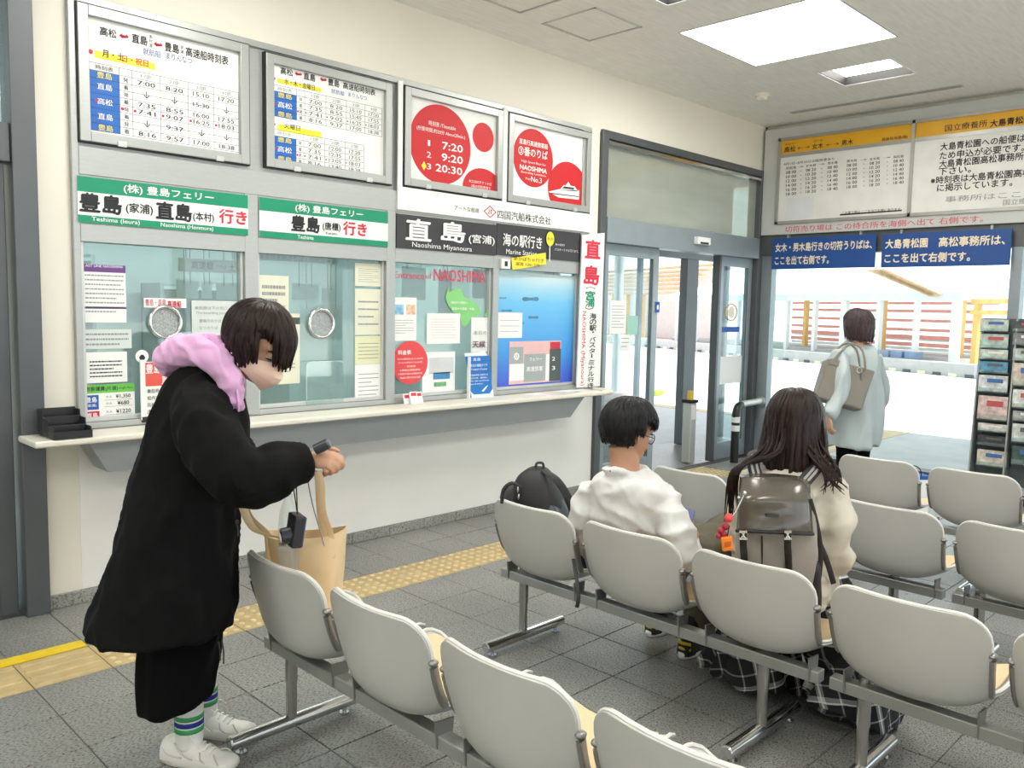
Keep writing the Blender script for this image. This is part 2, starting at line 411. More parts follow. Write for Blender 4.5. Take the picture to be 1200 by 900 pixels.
cg = MB(); holes = [(5.10, 2.385, 6.18, 3.487), (6.66, 2.615, 7.205, 3.21), (4.33, 3.605, 4.84, 4.08), (3.60, 3.60, 4.09, 4.05), (4.08, 2.60, 4.62, 3.25),
                    (1.5, 2.385, 2.58, 3.487), (-1.6, 2.385, -0.52, 3.487), (5.1, -0.6, 6.18, 0.5), (1.5, -0.6, 2.58, 0.5), (-1.6, -0.6, -0.52, 0.5)]
xs = sorted({-3.1, 8.4, *[h[0] for h in holes], *[h[2] for h in holes]}); ys = sorted({-3.7, 4.62, *[h[1] for h in holes], *[h[3] for h in holes]})
for x0, x1 in zip(xs, xs[1:]):
    for y0, y1 in zip(ys, ys[1:]):
        mx, my = (x0+x1)/2, (y0+y1)/2
        if not any(h[0] < mx < h[2] and h[1] < my < h[3] for h in holes): cg.box((x0, y0, 3.5), (x1, y1, 3.56))
struct(cg.build('ceiling', ceilm))
struct(MB().box((-3.1, -3.7, 3.8), (8.4, 4.62, 3.85)).build('ceiling_deck', cream))

emitm = mat('ceiling_light_diffuser', (0.9, 0.9, 0.85), 0.6, emit=((1.0, 0.975, 0.90), CEIL_EMIT))
def ceil_light(h, label, big=True):
    x0, y0, x1, y1 = h; cx, cy = (x0+x1)/2, (y0+y1)/2; hx, hy = (x1-x0)/2, (y1-y0)/2
    t = thing('ceiling_light', label, 'ceiling light', (cx, cy, 3.5), 'recessed ceiling light panels')
    fr = MB(); q = 0.012
    for a in ((-hx, -hy, hx, -hy+q), (-hx, hy-q, hx, hy), (-hx, -hy+q, -hx+q, hy-q), (hx-q, -hy+q, hx, hy-q)): fr.box((a[0], a[1], -0.004), (a[2], a[3], 0.08))
    fr.build('light_frame', alu2 if big else whitep, t)
    if big: MB().box((-hx+q, -hy+q, 0.0), (hx-q, hy-q, 0.012)).build('diffuser', emitm, t)
    else:
        b = MB(); q2 = 0.05
        q2 = q+0.008
        for a in ((-hx+q, -hy+q, hx-q, -hy+q2), (-hx+q, hy-q2, hx-q, hy-q), (-hx+q, -hy+q2, -hx+q2, hy-q2), (hx-q2, -hy+q2, hx-q, hy-q2)): b.box((a[0], a[1], 0.002), (a[2], a[3], 0.085))
        b.build('dark_inner_rim', blackm, t)
        MB().box((-hx+q2, -hy+q2, 0.07), (hx-q2, hy-q2, 0.08)).build('diffuser', emitm, t)
ceil_light(holes[0], 'large square glowing ceiling panel nearest the board on the glass wall')
ceil_light(holes[1], 'small square ceiling light with a black inner rim beside the smoke detector', False)
ceil_light(holes[4], 'small square ceiling light with a black inner rim cut off by the picture top', False)
for h, l in zip(holes[5:], ('above the first seats', 'above the back entrance', 'by the window side seats', 'over the near seats', 'over the back window')):
    ceil_light(h, 'large square glowing ceiling panel ' + l)
for h, l in ((holes[2], 'square painted ceiling access hatch between the sign cabinets and the light panel'), (holes[3], 'square ceiling hatch cut by the picture edge above the white sign cabinet')):
    x0, y0, x1, y1 = h; t = thing('ceiling_hatch', l, 'hatch', ((x0+x1)/2, (y0+y1)/2, 3.5), 'ceiling hatches'); a = (x1-x0)/2; b = (y1-y0)/2
    m = MB()
    for q in ((-a, -b, a, -b+.015), (-a, b-.015, a, b), (-a, -b, -a+.015, b), (a-.015, -b, a, b)): m.box((q[0], q[1], -0.005), (q[2], q[3], 0.03))
    m.build('hatch_frame', alu2, t); MB().box((-a+.02, -b+.02, 0.0), (a-.02, b-.02, 0.02)).build('hatch_panel', ceilm, t)
    MB().box((-a+.015, -b+.015, 0.02), (a-.015, b-.015, 0.03)).build('hatch_gasket', blackm, t)
sdm = mat('off_white_plastic', (0.80, 0.76, 0.68), 0.4)
t = thing('smoke_detector', 'small round off white smoke detector on the ceiling', 'smoke detector', (6.99, 3.86, 3.5))
MB().rings([[Vector((r*math.cos(2*PI*k/28), r*math.sin(2*PI*k/28), z)) for k in range(28)] for r, z in ((0.062, 0), (0.062, -0.02), (0.05, -0.03))]).build('detector_base', sdm, t, smooth=True)
MB().rings([[Vector((r*math.cos(2*PI*k/28), r*math.sin(2*PI*k/28), z)) for k in range(28)] for r, z in ((0.045, -0.03), (0.043, -0.05), (0.03, -0.06), (0.008, -0.063))]).build('detector_dome', sdm, t, smooth=True)
t = thing('ceiling_slot_vent', 'long narrow grey slot vent in the ceiling before the timetable board', 'vent', (7.81, 3.23, 3.5))
MB().box((-0.035, -0.77, -0.006), (0.035, 0.77, 0.0)).build('vent_frame', alu2, t)
for k in (-1, 0, 1): MB().box((k*0.018-0.005, -0.76, -0.010), (k*0.018+0.005, 0.76, -0.005)).build('vent_slat', alu, t)

# ---------------------------------------------------------------- sliding door (door_1) and vestibule in the ticket wall
def frame(name, mats, boxes, parent=None, bevel=0.004, **k):
    m = MB()
    for i_, (lo, hi) in enumerate(boxes): e_ = .0006*i_; m.box([v+e_ for v in lo], [v-e_ for v in hi])
    return m.build(name, mats, parent, bevel=bevel, **k)
d1 = link('door_1', None, None); struct(d1)
frame('door_frame', darkal, [((5.52, 4.47, 0), (5.60, 4.62, 3.02)), ((8.17, 4.47, 0), (8.26, 4.62, 3.02)), ((5.52, 4.47, 2.97), (8.26, 4.62, 3.04))], d1)
frame('door_header', midal, [((5.60, 4.46, 2.12), (8.17, 4.62, 2.33))], d1)
MB().box((5.60, 4.53, 2.33), (8.17, 4.54, 2.97)).build('transom_pane', transglass, d1)
MB().box((5.60, 4.47, 2.93), (8.17, 4.52, 2.955)).build('transom_bead', chrome, d1)
for nm, x0, x1, y in (('sliding_leaf', 5.62, 6.46, 4.53), ('sliding_leaf', 7.50, 8.17, 4.53)):
    lf = frame(nm, midal, [((x0, y, 0.02), (x0+0.10, y+0.045, 2.12)), ((x1-0.09, y, 0.02), (x1, y+0.045, 2.12)), ((x0, y, 2.02), (x1, y+0.045, 2.12)), ((x0, y, 0.02), (x1, y+0.045, 0.20))], d1)
    MB().box((x0+0.10, y+0.02, 0.20), (x1-0.09, y+0.026, 2.02)).build('door_pane', doorglass, lf)
    MB().box((x1-0.105, y-0.004, 0.20), (x1-0.09, y, 2.02)).build('dark_bead', darkal, lf)
MB().box((7.495, 4.52, 0.02), (7.53, 4.60, 2.12)).build('leaf_edge', darkal, d1)
sn = thing('door_sensor', 'small white motion sensor box on the grey door header', 'sensor', (7.02, 4.46, 2.225))
MB().box((-0.11, -0.05, -0.035), (0.11, 0.0, 0.035)).build('sensor_housing', whitep, sn, bevel=0.006)
MB().box((-0.07, -0.053, -0.030), (0.07, -0.048, -0.012)).build('sensor_lens', blackm, sn)
# vestibule and its outer doors
YO = 5.4
ve = link('door_2', None, None); struct(ve)
frame('vestibule_ceiling', cream, [((5.12, 4.62, 3.05), (9.2, YO+0.15, 3.12))], ve)
frame('vestibule_side_wall', cream, [((5.12, 4.62, 0), (5.2, YO+0.15, 3.05))], ve)
frame('outer_door_frame', darkal, [((5.2, YO, 2.15), (9.2, YO+0.10, 2.42)), ((5.2, YO, 2.42), (9.2, YO+0.05, 3.05)), ((8.26, YO, 0), (8.5, YO+0.10, 2.15)), ((9.12, YO, 0), (9.2, YO+0.10, 2.15))], ve)
lf = frame('sliding_leaf', midal, [((5.25, YO+0.03, 0), (5.33, YO+0.08, 2.15)), ((7.40, YO+0.03, 0), (7.46, YO+0.08, 2.15)), ((5.33, YO+0.03, 0), (7.40, YO+0.08, 0.16))], ve)
MB().box((5.33, YO+0.05, 0.16), (7.40, YO+0.056, 2.12)).build('door_pane', clear, lf)
MB().box((9.14, 4.62, 0), (9.18, YO, 3.0)).build('side_pane', clear, ve)
struct(frame('floor_vestibule', stonem, [((5.2, 4.62, -0.1), (9.2, YO+0.2, -0.006))], None, 0))
t = thing('vestibule_light', 'round flush light in the ceiling beyond the transom', 'ceiling light', (6.3, 5.0, 3.05))
MB().cyl((0, 0, -0.02), (0, 0, 0), 0.12, 28).build('light_ring', alu, t, smooth=True); MB().cyl((0, 0, -0.024), (0, 0, -0.018), 0.09, 28).build('light_lens', whitep, t, smooth=True)

# left door (door_3)
d3 = link('door_3', None, None); struct(d3)
frame('door_frame', darkal, [((1.16, 4.44, 0), (1.265, 4.60, 3.08)), ((-1.2, 4.44, 3.0), (1.16, 4.60, 3.08)), ((-1.2, 4.46, 2.18), (1.16, 4.58, 2.36)), ((-1.2, 4.44, 0), (-1.1, 4.6, 3.08))], d3)
MB().box((-1.1, 4.52, 2.36), (1.16, 4.526, 3.0)).build('transom_pane', doorglass, d3)
lf = frame('sliding_leaf', darkal, [((1.06, 4.50, 0.02), (1.14, 4.55, 2.18)), ((0.0, 4.50, 0.02), (0.1, 4.55, 2.18)), ((0.1, 4.50, 0.02), (1.06, 4.55, 0.18)), ((0.1, 4.50, 2.1), (1.06, 4.55, 2.18))], d3)
MB().box((0.1, 4.52, 0.18), (1.06, 4.526, 2.1)).build('door_pane', doorglass, lf)
lf = frame('sliding_leaf', darkal, [((0.83, 4.45, 0.02), (0.93, 4.495, 2.18)), ((-1.0, 4.45, 0.02), (-0.9, 4.495, 2.18)), ((-0.9, 4.45, 0.02), (0.83, 4.495, 0.18))], d3)
MB().box((-0.9, 4.47, 0.18), (0.83, 4.476, 2.18)).build('door_pane', doorglass, lf)
struct(MB().box((-3.2, 8, 0), (3, 8.1, 3)).build('bright_door_backdrop', cream));  # added backdrop, there to look bright through the left door glass

# ---------------------------------------------------------------- glass wall at the far end (window_5..)
g = link('window_5', None, None); struct(g)
frame('window_frame', midal, [((8.27, 4.36, 0.0), (8.38, 4.50, 2.36)), ((8.24, 2.02, 0.12), (8.38, 2.11, 2.36)), ((8.24, -0.3, 0.12), (8.38, -0.2, 2.36)), ((8.24, -2.1, 0.12), (8.38, -2.0, 2.36)), ((8.24, -3.6, 0.12), (8.38, -3.5, 2.36))], g)
frame('window_head', darkal, [((8.24, -3.6, 2.16), (8.4, 4.5, 2.40))], g)
frame('window_sill', darkal, [((8.22, -3.6, 0.0), (8.4, 4.37, 0.10))], g)
for a, b in ((2.11, 4.36), (-0.2, 2.02), (-2.0, -0.3), (-3.5, -2.1)):
    MB().box((8.30, a, 0.1), (8.306, b, 2.2)).build('window_pane', clear, g)
struct(MB().box((8.3, -3.6, 2.36), (8.42, 4.62, 3.5)).build('wall_far', cream))
struct(MB().box((8.26, 4.5, 0), (8.42, 4.62, 3.5)).build('trim_1', midal))

# ---------------------------------------------------------------- outside
gm = mat('sunlit_paving', (0.62, 0.62, 0.60), 0.7, var=0.06, vscale=2)
struct(MB().box((-60, -60, -0.3), (120, 120, -0.13)).build('ground', gm))
pv = mat('grey_forecourt_paving', (0.50, 0.52, 0.55), 0.6, var=0.08, vscale=3)
gr = struct(MB().add([Vector((8.4, -8, -0.015)), Vector((60, -8, -0.015)), Vector((60, 60, -0.015)), Vector((8.4, 60, -0.015)), Vector((-3, 60, -0.015)), Vector((-3, 4.7, -0.015)), Vector((8.4, 4.7, -0.015))], [(0, 1, 2, 3), (3, 4, 5, 6)]).build('ground_forecourt', pv))
# ---------------------------------------------------------------- benches
shellm = mat('warm_grey_plastic', (0.505, 0.512, 0.495), 0.38, var=0.05, vscale=4, bump=0.02, bscale=30)
rimm = mat('pale_plastic_rim', (0.74, 0.745, 0.72), 0.4)
padm = mat('tan_seat_pad', (0.72, 0.55, 0.34), 0.45, var=0.05, vscale=5)
beamm = mat('grey_painted_steel', (0.40, 0.41, 0.40), 0.35, 0.6, var=0.05)
brackm = mat('dark_grey_steel', (0.27, 0.27, 0.26), 0.3, 0.6)
postm = mat('worn_satin_steel', (0.42, 0.41, 0.39), 0.25, 0.9, var=0.1, vscale=10)
prof = spl([(0.0, 0.702), (0.008, 0.64), (0.020, 0.56), (0.036, 0.475), (0.060, 0.415), (0.11, 0.382), (0.19, 0.374), (0.30, 0.386), (0.39, 0.402), (0.44, 0.405), (0.468, 0.388)], 4)
S = [0]
for a, b in zip(prof, prof[1:]): S.append(S[-1]+math.dist(a, b))
LT = S[-1]
def pat(s):
    s = max(0, min(LT, s))
    for k in range(len(S)-1):
        if s <= S[k+1]:
            t = (s-S[k])/(S[k+1]-S[k]); a, b = prof[k], prof[k+1]
            x, z = a[0]+(b[0]-a[0])*t, a[1]+(b[1]-a[1])*t; dx, dz = b[0]-a[0], b[1]-a[1]; l = math.hypot(dx, dz)
            return x, z, -dz/l, dx/l   # inward normal (forward/up)
W0 = 0.232
def seat_pt(u, s, inset=0.0, off=0.0):
    """u in -1..1 across, s = 0..LT from back top to the front lip"""
    r = 0.088; e = W0-inset
    ww = e
    d = s-inset
    if d < r: ww = e-r+math.sqrt(max(0, r*r-(r-max(d, 0))**2))
    rf = 0.06; d2 = LT-inset-s
    if d2 < rf: ww = e-rf+math.sqrt(max(0, rf*rf-(rf-max(d2, 0))**2))
    x, z, nx, nz = pat(s)
    y = u*ww; k = abs(y)/W0
    mid = math.exp(-((s-0.34)/0.16)**2)
    c = 0.045*k**2.3+0.028*mid*k**3+off
    sq = 1-0.05*mid*k**4
    return Vector((x+nx*c, y*sq, z+nz*c))
svals = [0, .004, .012, .024, .04, .06, .085]+[0.10+(LT-0.16-0.04)*k/20 for k in range(1, 21)]+[LT-.05, LT-.035, LT-.02, LT-.01, LT-.003, LT]
def seat_slab(inset, off, th, mb, nu=18, s0=None, s1=None):
    sv = [s for s in svals]
    if inset: sv = [inset+(LT-2*inset)*(s/LT) for s in sv]
    n = len(sv)-1
    return mb.slab(lambda a, b: seat_pt(a*2-1, sv[round(b*n)], inset, off), nu, n, th)
def pipe_rim(mb):
    pts = []
    n = 60
    for s in svals: pts.append(seat_pt(1, s))
    lst = [seat_pt(u, 0) for u in (0.8, 0.4, 0, -0.4, -0.8)]
    other = [seat_pt(-1, s) for s in svals]
    front = [seat_pt(u, LT) for u in (-0.8, -0.4, 0, 0.4, 0.8)]
    loop = pts[::-1]+lst+other+front
    out = [loop[0]]
    for p in loop[1:]:
        if (p-out[-1]).length > 0.006: out.append(p)
    if (out[0]-out[-1]).length < 0.006: out.pop()
    mb.tube([tuple(p) for p in out], 0.0062, n=6, k=1, closed=True); return mb
m = MB(); seat_slab(0.0, -0.004, 0.008, m)
shell_me = m.build('seat_shell', shellm, smooth=True).data; bpy.data.objects.remove(bpy.data.objects['seat_shell'])
m = MB(); pipe_rim(m); rim_me = m.build('seat_rim', rimm, smooth=True).data; bpy.data.objects.remove(bpy.data.objects['seat_rim'])
m = MB(); seat_slab(0.022, 0.006, 0.005, m); pad_me = m.build('seat_pad', padm, smooth=True).data; bpy.data.objects.remove(bpy.data.objects['seat_pad'])
def bracket_mb(sgn):
    m = MB()
    pts = []
    for s in (0.135, 0.18, 0.24, 0.29, 0.34):
        p = seat_pt(sgn, s); pts.append((p.x-0.004, p.y+sgn*0.006, p.z))
    m.tube(pts, [(0.009, 0.015)]*len(pts), n=8, k=3, up=(0, 1, 0))
    p = seat_pt(sgn, 0.128); m.ell((p.x-0.004, p.y+sgn*0.006, p.z+0.006), (0.016, 0.014, 0.010), n=10, m=6)
    m.prism([Vector((0.10, sgn*(W0-0.035), 0.395)), Vector((0.17, sgn*(W0-0.035), 0.39)), Vector((0.162, sgn*(W0-0.035), 0.315)), Vector((0.108, sgn*(W0-0.035), 0.315))], Vector((0, sgn*0.006, 0)))
    return m
br_me = []
for s_ in (1, -1):
    o = bracket_mb(s_).build('side_bracket', brackm, smooth=True); br_me.append(o.data); bpy.data.objects.remove(o)
sp = [seat_pt(s_*0.72, 0.09)-Vector((0.005, 0, 0)) for s_ in (1, -1)]
screw_me = MB().ell((0, 0, 0), (0.004, 0.0045, 0.0045), n=8, m=5).build('screw', brackm, smooth=True).data; bpy.data.objects.remove(bpy.data.objects['screw'])
PIT = 0.52
def bench(x, ytop, label, posts=True):
    t = thing('waiting_bench', label, 'bench', (x, ytop, 0), 'rows of joined grey waiting seats')
    for k in range(3):
        yc = -W0-0.012-k*PIT
        sh = link('seat_shell', shell_me, t, (0, yc, 0))
        link('seat_rim', rim_me, sh); link('seat_pad', pad_me, sh); link('screw', screw_me, sh, sp[0]); link('screw', screw_me, sh, sp[1])
        link('side_bracket', br_me[0], sh); link('side_bracket', br_me[1], sh)
    MB().box((0.11, -1.515, 0.31), (0.16, 0.008, 0.352)).build('beam', beamm, t, bevel=0.004)
    for yp in (-0.09, -1.29):
        MB().cyl((0.225-0.06, yp, 0.20), (0.225-0.06, yp, 0.37), 0.022, 20).build('post_sleeve', postm, t, smooth=True)
        po = MB().cyl((0.165, yp, 0.06), (0.165, yp, 0.22), 0.0195, 20).build('post', postm, t, smooth=True)
        MB().tube([(-0.075, yp, 0.05), (-0.07, yp, 0.05), (0.43, yp, 0.05), (0.435, yp, 0.05)], [0.02, 0.025, 0.025, 0.02], n=18, k=1).build('foot_bar', chrome, po, smooth=True)
        for xx in (-0.03, 0.39):
            MB().cyl((xx, yp, 0.008), (xx, yp, 0.03), 0.008, 10).cyl((xx, yp, 0.0), (xx, yp, 0.009), 0.018, 14).build('levelling_foot', chrome, po, smooth=True)
    return t
YT = 2.68
rows = [(1.35, 'first row'), (2.55, 'second row'), (3.77, 'third row'), (4.99, 'fourth row')]
names = {(0, 0): 'grey three seat bench in the front row carrying the canvas tote', (0, 1): 'grey three seat bench at the bottom edge in the front row',
 (1, 0): 'grey three seat bench carrying the black backpack and both seated people', (1, 1): 'grey three seat bench in line with the seated people towards the right edge',
 (2, 0): 'grey three seat bench directly before the seated man and woman', (2, 1): 'grey three seat bench one row beyond the seated woman at the right edge',
 (3, 0): 'grey three seat bench nearest the standing woman in the pale coat', (3, 1): 'grey three seat bench nearest the brochure rack in the last row'}
for r_, (x, nm) in enumerate(rows):
    for k in range(2 if r_ < 2 else 2): bench(x, YT-k*1.56, names[(r_, k)])
# ---------------------------------------------------------------- ticket windows
FW = Face(1, 4.5)
CA = lambda x, y: (x/4, y/4)
CB = lambda x, y: (290+x/2.922, y/2.922)
CC = lambda x, y: (60+x/5, 190+y/5)
CD = lambda x, y: (280+x/6, 220+y/6)
CE = lambda x, y: (450+x/4.615, 230+y/4.615)
CF = lambda x, y: (450+x/4.615, 350+y/4.615)
bays = [(1.458, 2.330), (2.412, 3.322), (3.392, 4.288), (4.346, 5.268)]
tr = link('trim_2', None, None); struct(tr)
frame('mullion', alu, [((1.425, 4.468, 0.90), (1.458, 4.56, 3.02))], tr); frame('mullion', alu, [((5.268, 4.468, 0.90), (5.372, 4.56, 3.02))], tr)
for a, b in ((2.330, 2.412), (3.322, 3.392), (4.288, 4.346)): frame('mullion', alu, [((a, 4.468, 0.90), (b, 4.56, 2.165))], tr, 0.002)
for a, b in bays:
    frame('rail', alu, [((a, 4.468, 1.838), (b, 4.56, 1.926))], tr, 0.002); frame('rail', alu, [((a, 4.468, 0.898), (b, 4.56, 0.930))], tr, 0.002)
frame('rail', alu, [((1.458, 4.468, 2.165), (5.268, 4.56, 2.30))], tr, 0.002); frame('rail', alu, [((1.458, 4.468, 2.985), (5.268, 4.56, 3.02))], tr, 0.002)
wx = [(1.458, 2.330), (2.412, 3.322), (3.392, 4.288), (4.346, 5.268)]
for n_, (a, b) in enumerate(wx):
    wn = link('window_%d' % (n_+1), None, None); struct(wn)
    frame('window_frame', alu2, [((a, 4.49, 0.93), (a+0.018, 4.54, 1.838)), ((b-0.018, 4.49, 0.93), (b, 4.54, 1.838)), ((a, 4.49, 0.93), (b, 4.54, 0.955))], wn, 0.002)
    MB().box((a+0.018, 4.515, 0.955), (b-0.018, 4.521, 1.838)).build('window_pane', offglass, wn)
# office behind the glass
offm = mat('office_wall_paint', (0.58, 0.68, 0.66), 0.8, var=0.12, vscale=1.2)
for k_, (lo, hi) in enumerate((((1.3, 7.4, 0), (5.0, 7.5, 2.9)), ((1.2, 4.62, 0), (1.3, 7.4, 2.9)), ((5.0, 4.62, 0), (5.1, 7.4, 2.9)))):
    struct(MB().box(lo, hi).build('wall_office', offm))
struct(MB().box((1.2, 4.62, 2.9), (5.1, 7.5, 3.0)).build('ceiling_office', offm)); struct(MB().box((1.3, 4.62, -0.1), (5.0, 7.4, 0.0)).build('floor_office', offm))
t = thing('office_fill_light', 'long office ceiling light seen through the ticket window glass', 'ceiling light', (3.2, 5.9, 2.895))  # added lamp, out of view, brightens the office behind the glass
MB().box((-1.4, -0.15, -0.05), (1.4, 0.15, 0)).build('light_body', whitep, t); MB().box((-1.35, -0.12, -0.06), (1.35, 0.12, -0.05)).build('light_tube', mat('office_fill_tube', (0.9, 0.95, 0.95), 0.5, emit=((0.95, 1.0, 0.99), 17)), t)
tealm = mat('pale_teal_board', (0.55, 0.70, 0.68), 0.6, var=0.08, vscale=4); greyoff = mat('office_grey', (0.40, 0.46, 0.46), 0.5)
def office_shelf(x, y, w_, h_, label):
    t = thing('office_shelf', label, 'shelf', (x, y, 0))
    MB().box((-w_/2, -0.2, 0), (-w_/2+0.03, 0.2, h_)).box((w_/2-0.03, -0.2, 0), (w_/2, 0.2, h_)).box((-w_/2, 0.18, 0), (w_/2, 0.2, h_)).build('shelf_side', greyoff, t)
    for k in range(5): MB().box((-w_/2+.03, -0.2, 0.1+k*(h_-0.15)/4), (w_/2-.03, 0.18, 0.125+k*(h_-0.15)/4)).build('shelf_board', tealm, t)
    return t
office_shelf(1.9, 7.1, 0.9, 1.9, 'teal office shelf against the back wall behind the first ticket window')
office_shelf(3.3, 7.1, 0.9, 1.7, 'teal office shelf against the back wall behind the second ticket window')
for i_, (x, y, l) in enumerate(((1.86, 5.2, 'office desk behind the first ticket window'), (3.0, 5.3, 'office desk behind the second ticket window'), (4.2, 5.3, 'office desk behind the third ticket window'))):
    t = thing('office_desk', 'grey '+l, 'desk', (x, y, 0)); MB().box((-0.5, -0.3, 0.70), (0.5, 0.3, 0.73)).build('desk_top', tealm, t, bevel=0.004)
    for a in (-0.46, 0.44): MB().box((a, -0.28, 0), (a+0.03, 0.28, 0.70)).build('desk_side', greyoff, t)
    m = thing('desk_monitor', 'dark monitor standing on the '+l, 'monitor', (x-0.1, y+0.05, 0.73))
    MB().box((-0.22, -0.01, 0.10), (0.22, 0.02, 0.40)).build('screen', greyoff, m, bevel=0.005); MB().box((-0.02, -0.01, 0.0), (0.02, 0.02, 0.12)).box((-0.1, -0.07, 0), (0.1, 0.07, 0.012)).build('stand', greyoff, m)
# hanging inner sign behind window 1 and 2
def sheet(name, label, cat, face, x0, y0, x1, y1, m=None, th=0.0015, lift=0.004, group=None, tilt=0):
    """flat sheet on a face, between pixel corners; returns the thing (the sheet mesh is its child) and its u,v box"""
    a = face.uv(x0, y0); b = face.uv(x1, y1); u0, v1 = a; u1, v0 = b
    t = thing(name, label, cat, face.pt((u0+u1)/2, v0, lift), group)
    mb = MB(); face.rect(mb, u0, v0, u1, v1, th, lift)
    o = mb.build('sheet', m or whitep, t); o.matrix_parent_inverse = Matrix.Translation(-t.location)
    t['box'] = [u0, v0, u1, v1]; return t
def on_sheet(t, mb, name, m):
    o = mb.build(name, m, t)
    if any(k in name for k in ('lettering', 'print', 'headings', 'marks', 'rules', 'pictures', 'shapes', 'rails')): o['kind'] = 'stuff'
    o.matrix_parent_inverse = Matrix.Translation(-t.location); return o
GL = 0.004-0.0  # sheets on the window panes sit on the glass at y = 4.515
FG = Face(1, 4.513)
def lines_mb(face, t, rows_, lift, l=0.12, r=0.12, top=0.2, bot=0.15, hh=0.35, seed=1, brk=True, mb=None):
    """small print too fine to read: rows of short raised dashes"""
    mb = mb or MB(); u0, v0, u1, v1 = t['box']; rr = random.Random(seed); W_ = u1-u0; H_ = v1-v0
    for k in range(rows_):
        v = v1-H_*(top+(1-top-bot)*(k+0.5)/rows_); h = H_*(1-top-bot)/rows_*hh; u = u0+W_*l; end = u1-W_*r-(rr.random()*W_*0.35 if k % 3 == 2 else 0)
        while u < end:
            w_ = min(end-u, (0.006+rr.random()*0.012) if brk else end-u)
            face.rect(mb, u, v-h/2, u+w_, v+h/2, 0.0006, lift); u += w_+0.003
    return mb
greyink = mat('grey_print', (0.30, 0.31, 0.33), 0.7, var=0.0)

# --- cabinets with timetables
def cabinet(label, px, glassy=True, group='framed timetable cabinets above the ticket windows'):
    (x0, y0), (x1, y1) = px; a = FW.uv(x0, y0); b = FW.uv(x1, y1); u0, v1 = a; u1, v0 = b
    t = thing('notice_cabinet', label, 'notice board', (((u0+u1)/2, 4.468, v0)), group)
    t['box'] = [u0, v0, u1, v1]; c = Matrix.Translation(-t.location)
    q = 0.050
    mb = MB()
    for lo, hi in (((u0, 4.450, v0), (u0+q, 4.50, v1)), ((u1-q, 4.450, v0), (u1, 4.50, v1)), ((u0+q, 4.450, v0), (u1-q, 4.50, v0+q)), ((u0+q, 4.450, v1-q), (u1-q, 4.50, v1))): mb.box(lo, hi)
    o = mb.build('cabinet_frame', alu, t, bevel=0.003); o.matrix_parent_inverse = c
    e = 0.006; mb = MB()
    for lo, hi in (((u0-e, 4.458, v0-e), (u0, 4.50, v1+e)), ((u1, 4.458, v0-e), (u1+e, 4.50, v1+e)), ((u0, 4.458, v0-e), (u1, 4.50, v0)), ((u0, 4.458, v1), (u1, 4.50, v1+e))): mb.box(lo, hi)
    o = mb.build('black_gasket', blackm, t); o.matrix_parent_inverse = c
    o = MB().box((u0+q, 4.478, v0+q), (u1-q, 4.486, v1-q)).build('white_board', whitep, t); o.matrix_parent_inverse = c
    for f in (0.22, 0.80):
        u = u0+(u1-u0)*f; o = MB().box((u-0.022, 4.444, v0-0.006), (u+0.022, 4.452, v0+0.022)).build('catch', alu2, t, bevel=0.002); o.matrix_parent_inverse = c
    return t
FB = Face(1, 4.478)
c1 = cabinet('framed timetable for the Monday, Saturday, Sunday and holiday sailings, leftmost cabinet', ((86, 4), (288, 194)))
def table(t, cols, vs, blue=None, skip=()):
    """cols: u positions, vs: v positions; thin printed rules"""
    mb = MB(); w_ = 0.0016
    for u in cols: FB.rect(mb, u-w_/2, vs[-1], u+w_/2, vs[0], 0.0006, 0.0002)
    for v in vs: FB.rect(mb, cols[0], v-w_/2, cols[-1], v+w_/2, 0.0006, 0.0002)
    return on_sheet(t, mb, 'table_rules', ink)
# cabinet 1
uc = [FW.uv(*CA(x, y))[0] for x, y in ((410, 292), (550, 320), (610, 333), (742, 362), (872, 389), (992, 413), (1108, 437))]
vt = FW.uv(*CA(410, 292))[1]; vb = FW.uv(*CA(418, 610))[1]; vr = [vt+(vb-vt)*k/9 for k in range(10)]
table(c1, uc, vr)
mb = MB()
FB.rect(mb, uc[0], vr[9], uc[1], vr[1], 0.0005, 0.0001); on_sheet(c1, mb, 'blue_column', mat('royal_blue_print', (0.01, 0.13, 0.50), 0.5))
mb = MB(); bm_ = MB(); rm = MB(); wm = MB(); ym = MB(); gm_ = MB(); bl = MB()
hrow = abs(vr[1]-vr[0])
def cell(mb, s, k, row, span=1, ht=0.62, wf=0.62, off=0.0, hh=None):
    u = (uc[k]+uc[k+1])/2; v = (vr[row]+vr[row+span])/2
    FB.utext(mb, s, u, v, None if hh else (uc[k+1]-uc[k])*wf, hh or hrow*ht, 0.0014, off)
for k, s in enumerate(('1便', '2便', '3便', '4便')): cell(gm_, s, k+2, 0, wf=0.4)
cell(bm_, '時刻表', 0, 0, wf=0.6)
for s, r_, sp in (('豊島', 1, 1), ('直島', 2, 2), ('高松', 4, 2), ('直島', 6, 2), ('豊島', 8, 1)):
    cell(ym if s == '豊島' else wm, s, 0, r_, sp, wf=0.5, ht=0.85, off=0.015)
for r_, s in enumerate('発着発着発着発着'): cell(bm_, s, 1, r_+1, wf=0.4)
arrow = lambda k, r_: cell(bm_, '↓', k, r_, 2, hh=hrow*1.0)
for k, tt in ((2, ('7:00', None, 0, '7:35', '7:41', None, 0, '8:16')), (3, ('8:20', None, 0, '8:55', '9:07', '9:37', 0, '9:57')), (4, ('15:10', '15:30', 0, '16:00', '16:25', None, 0, '17:00')), (5, ('17:20', None, 0, '17:55', '18:03', None, 0, '18:38'))):
    for r_, s in enumerate(tt):
        if s is None: arrow(k, r_+1)
        elif s:
            cell(bm_, s, k, r_+1, 2 if s in ('15:30', '9:37') else 1, off=0.01)
            if r_ == 4: FB.disc(rm, uc[k]+0.012, (vr[5]+vr[6])/2, 0.007, 0.007, 0.0008, 0.0008, 16)
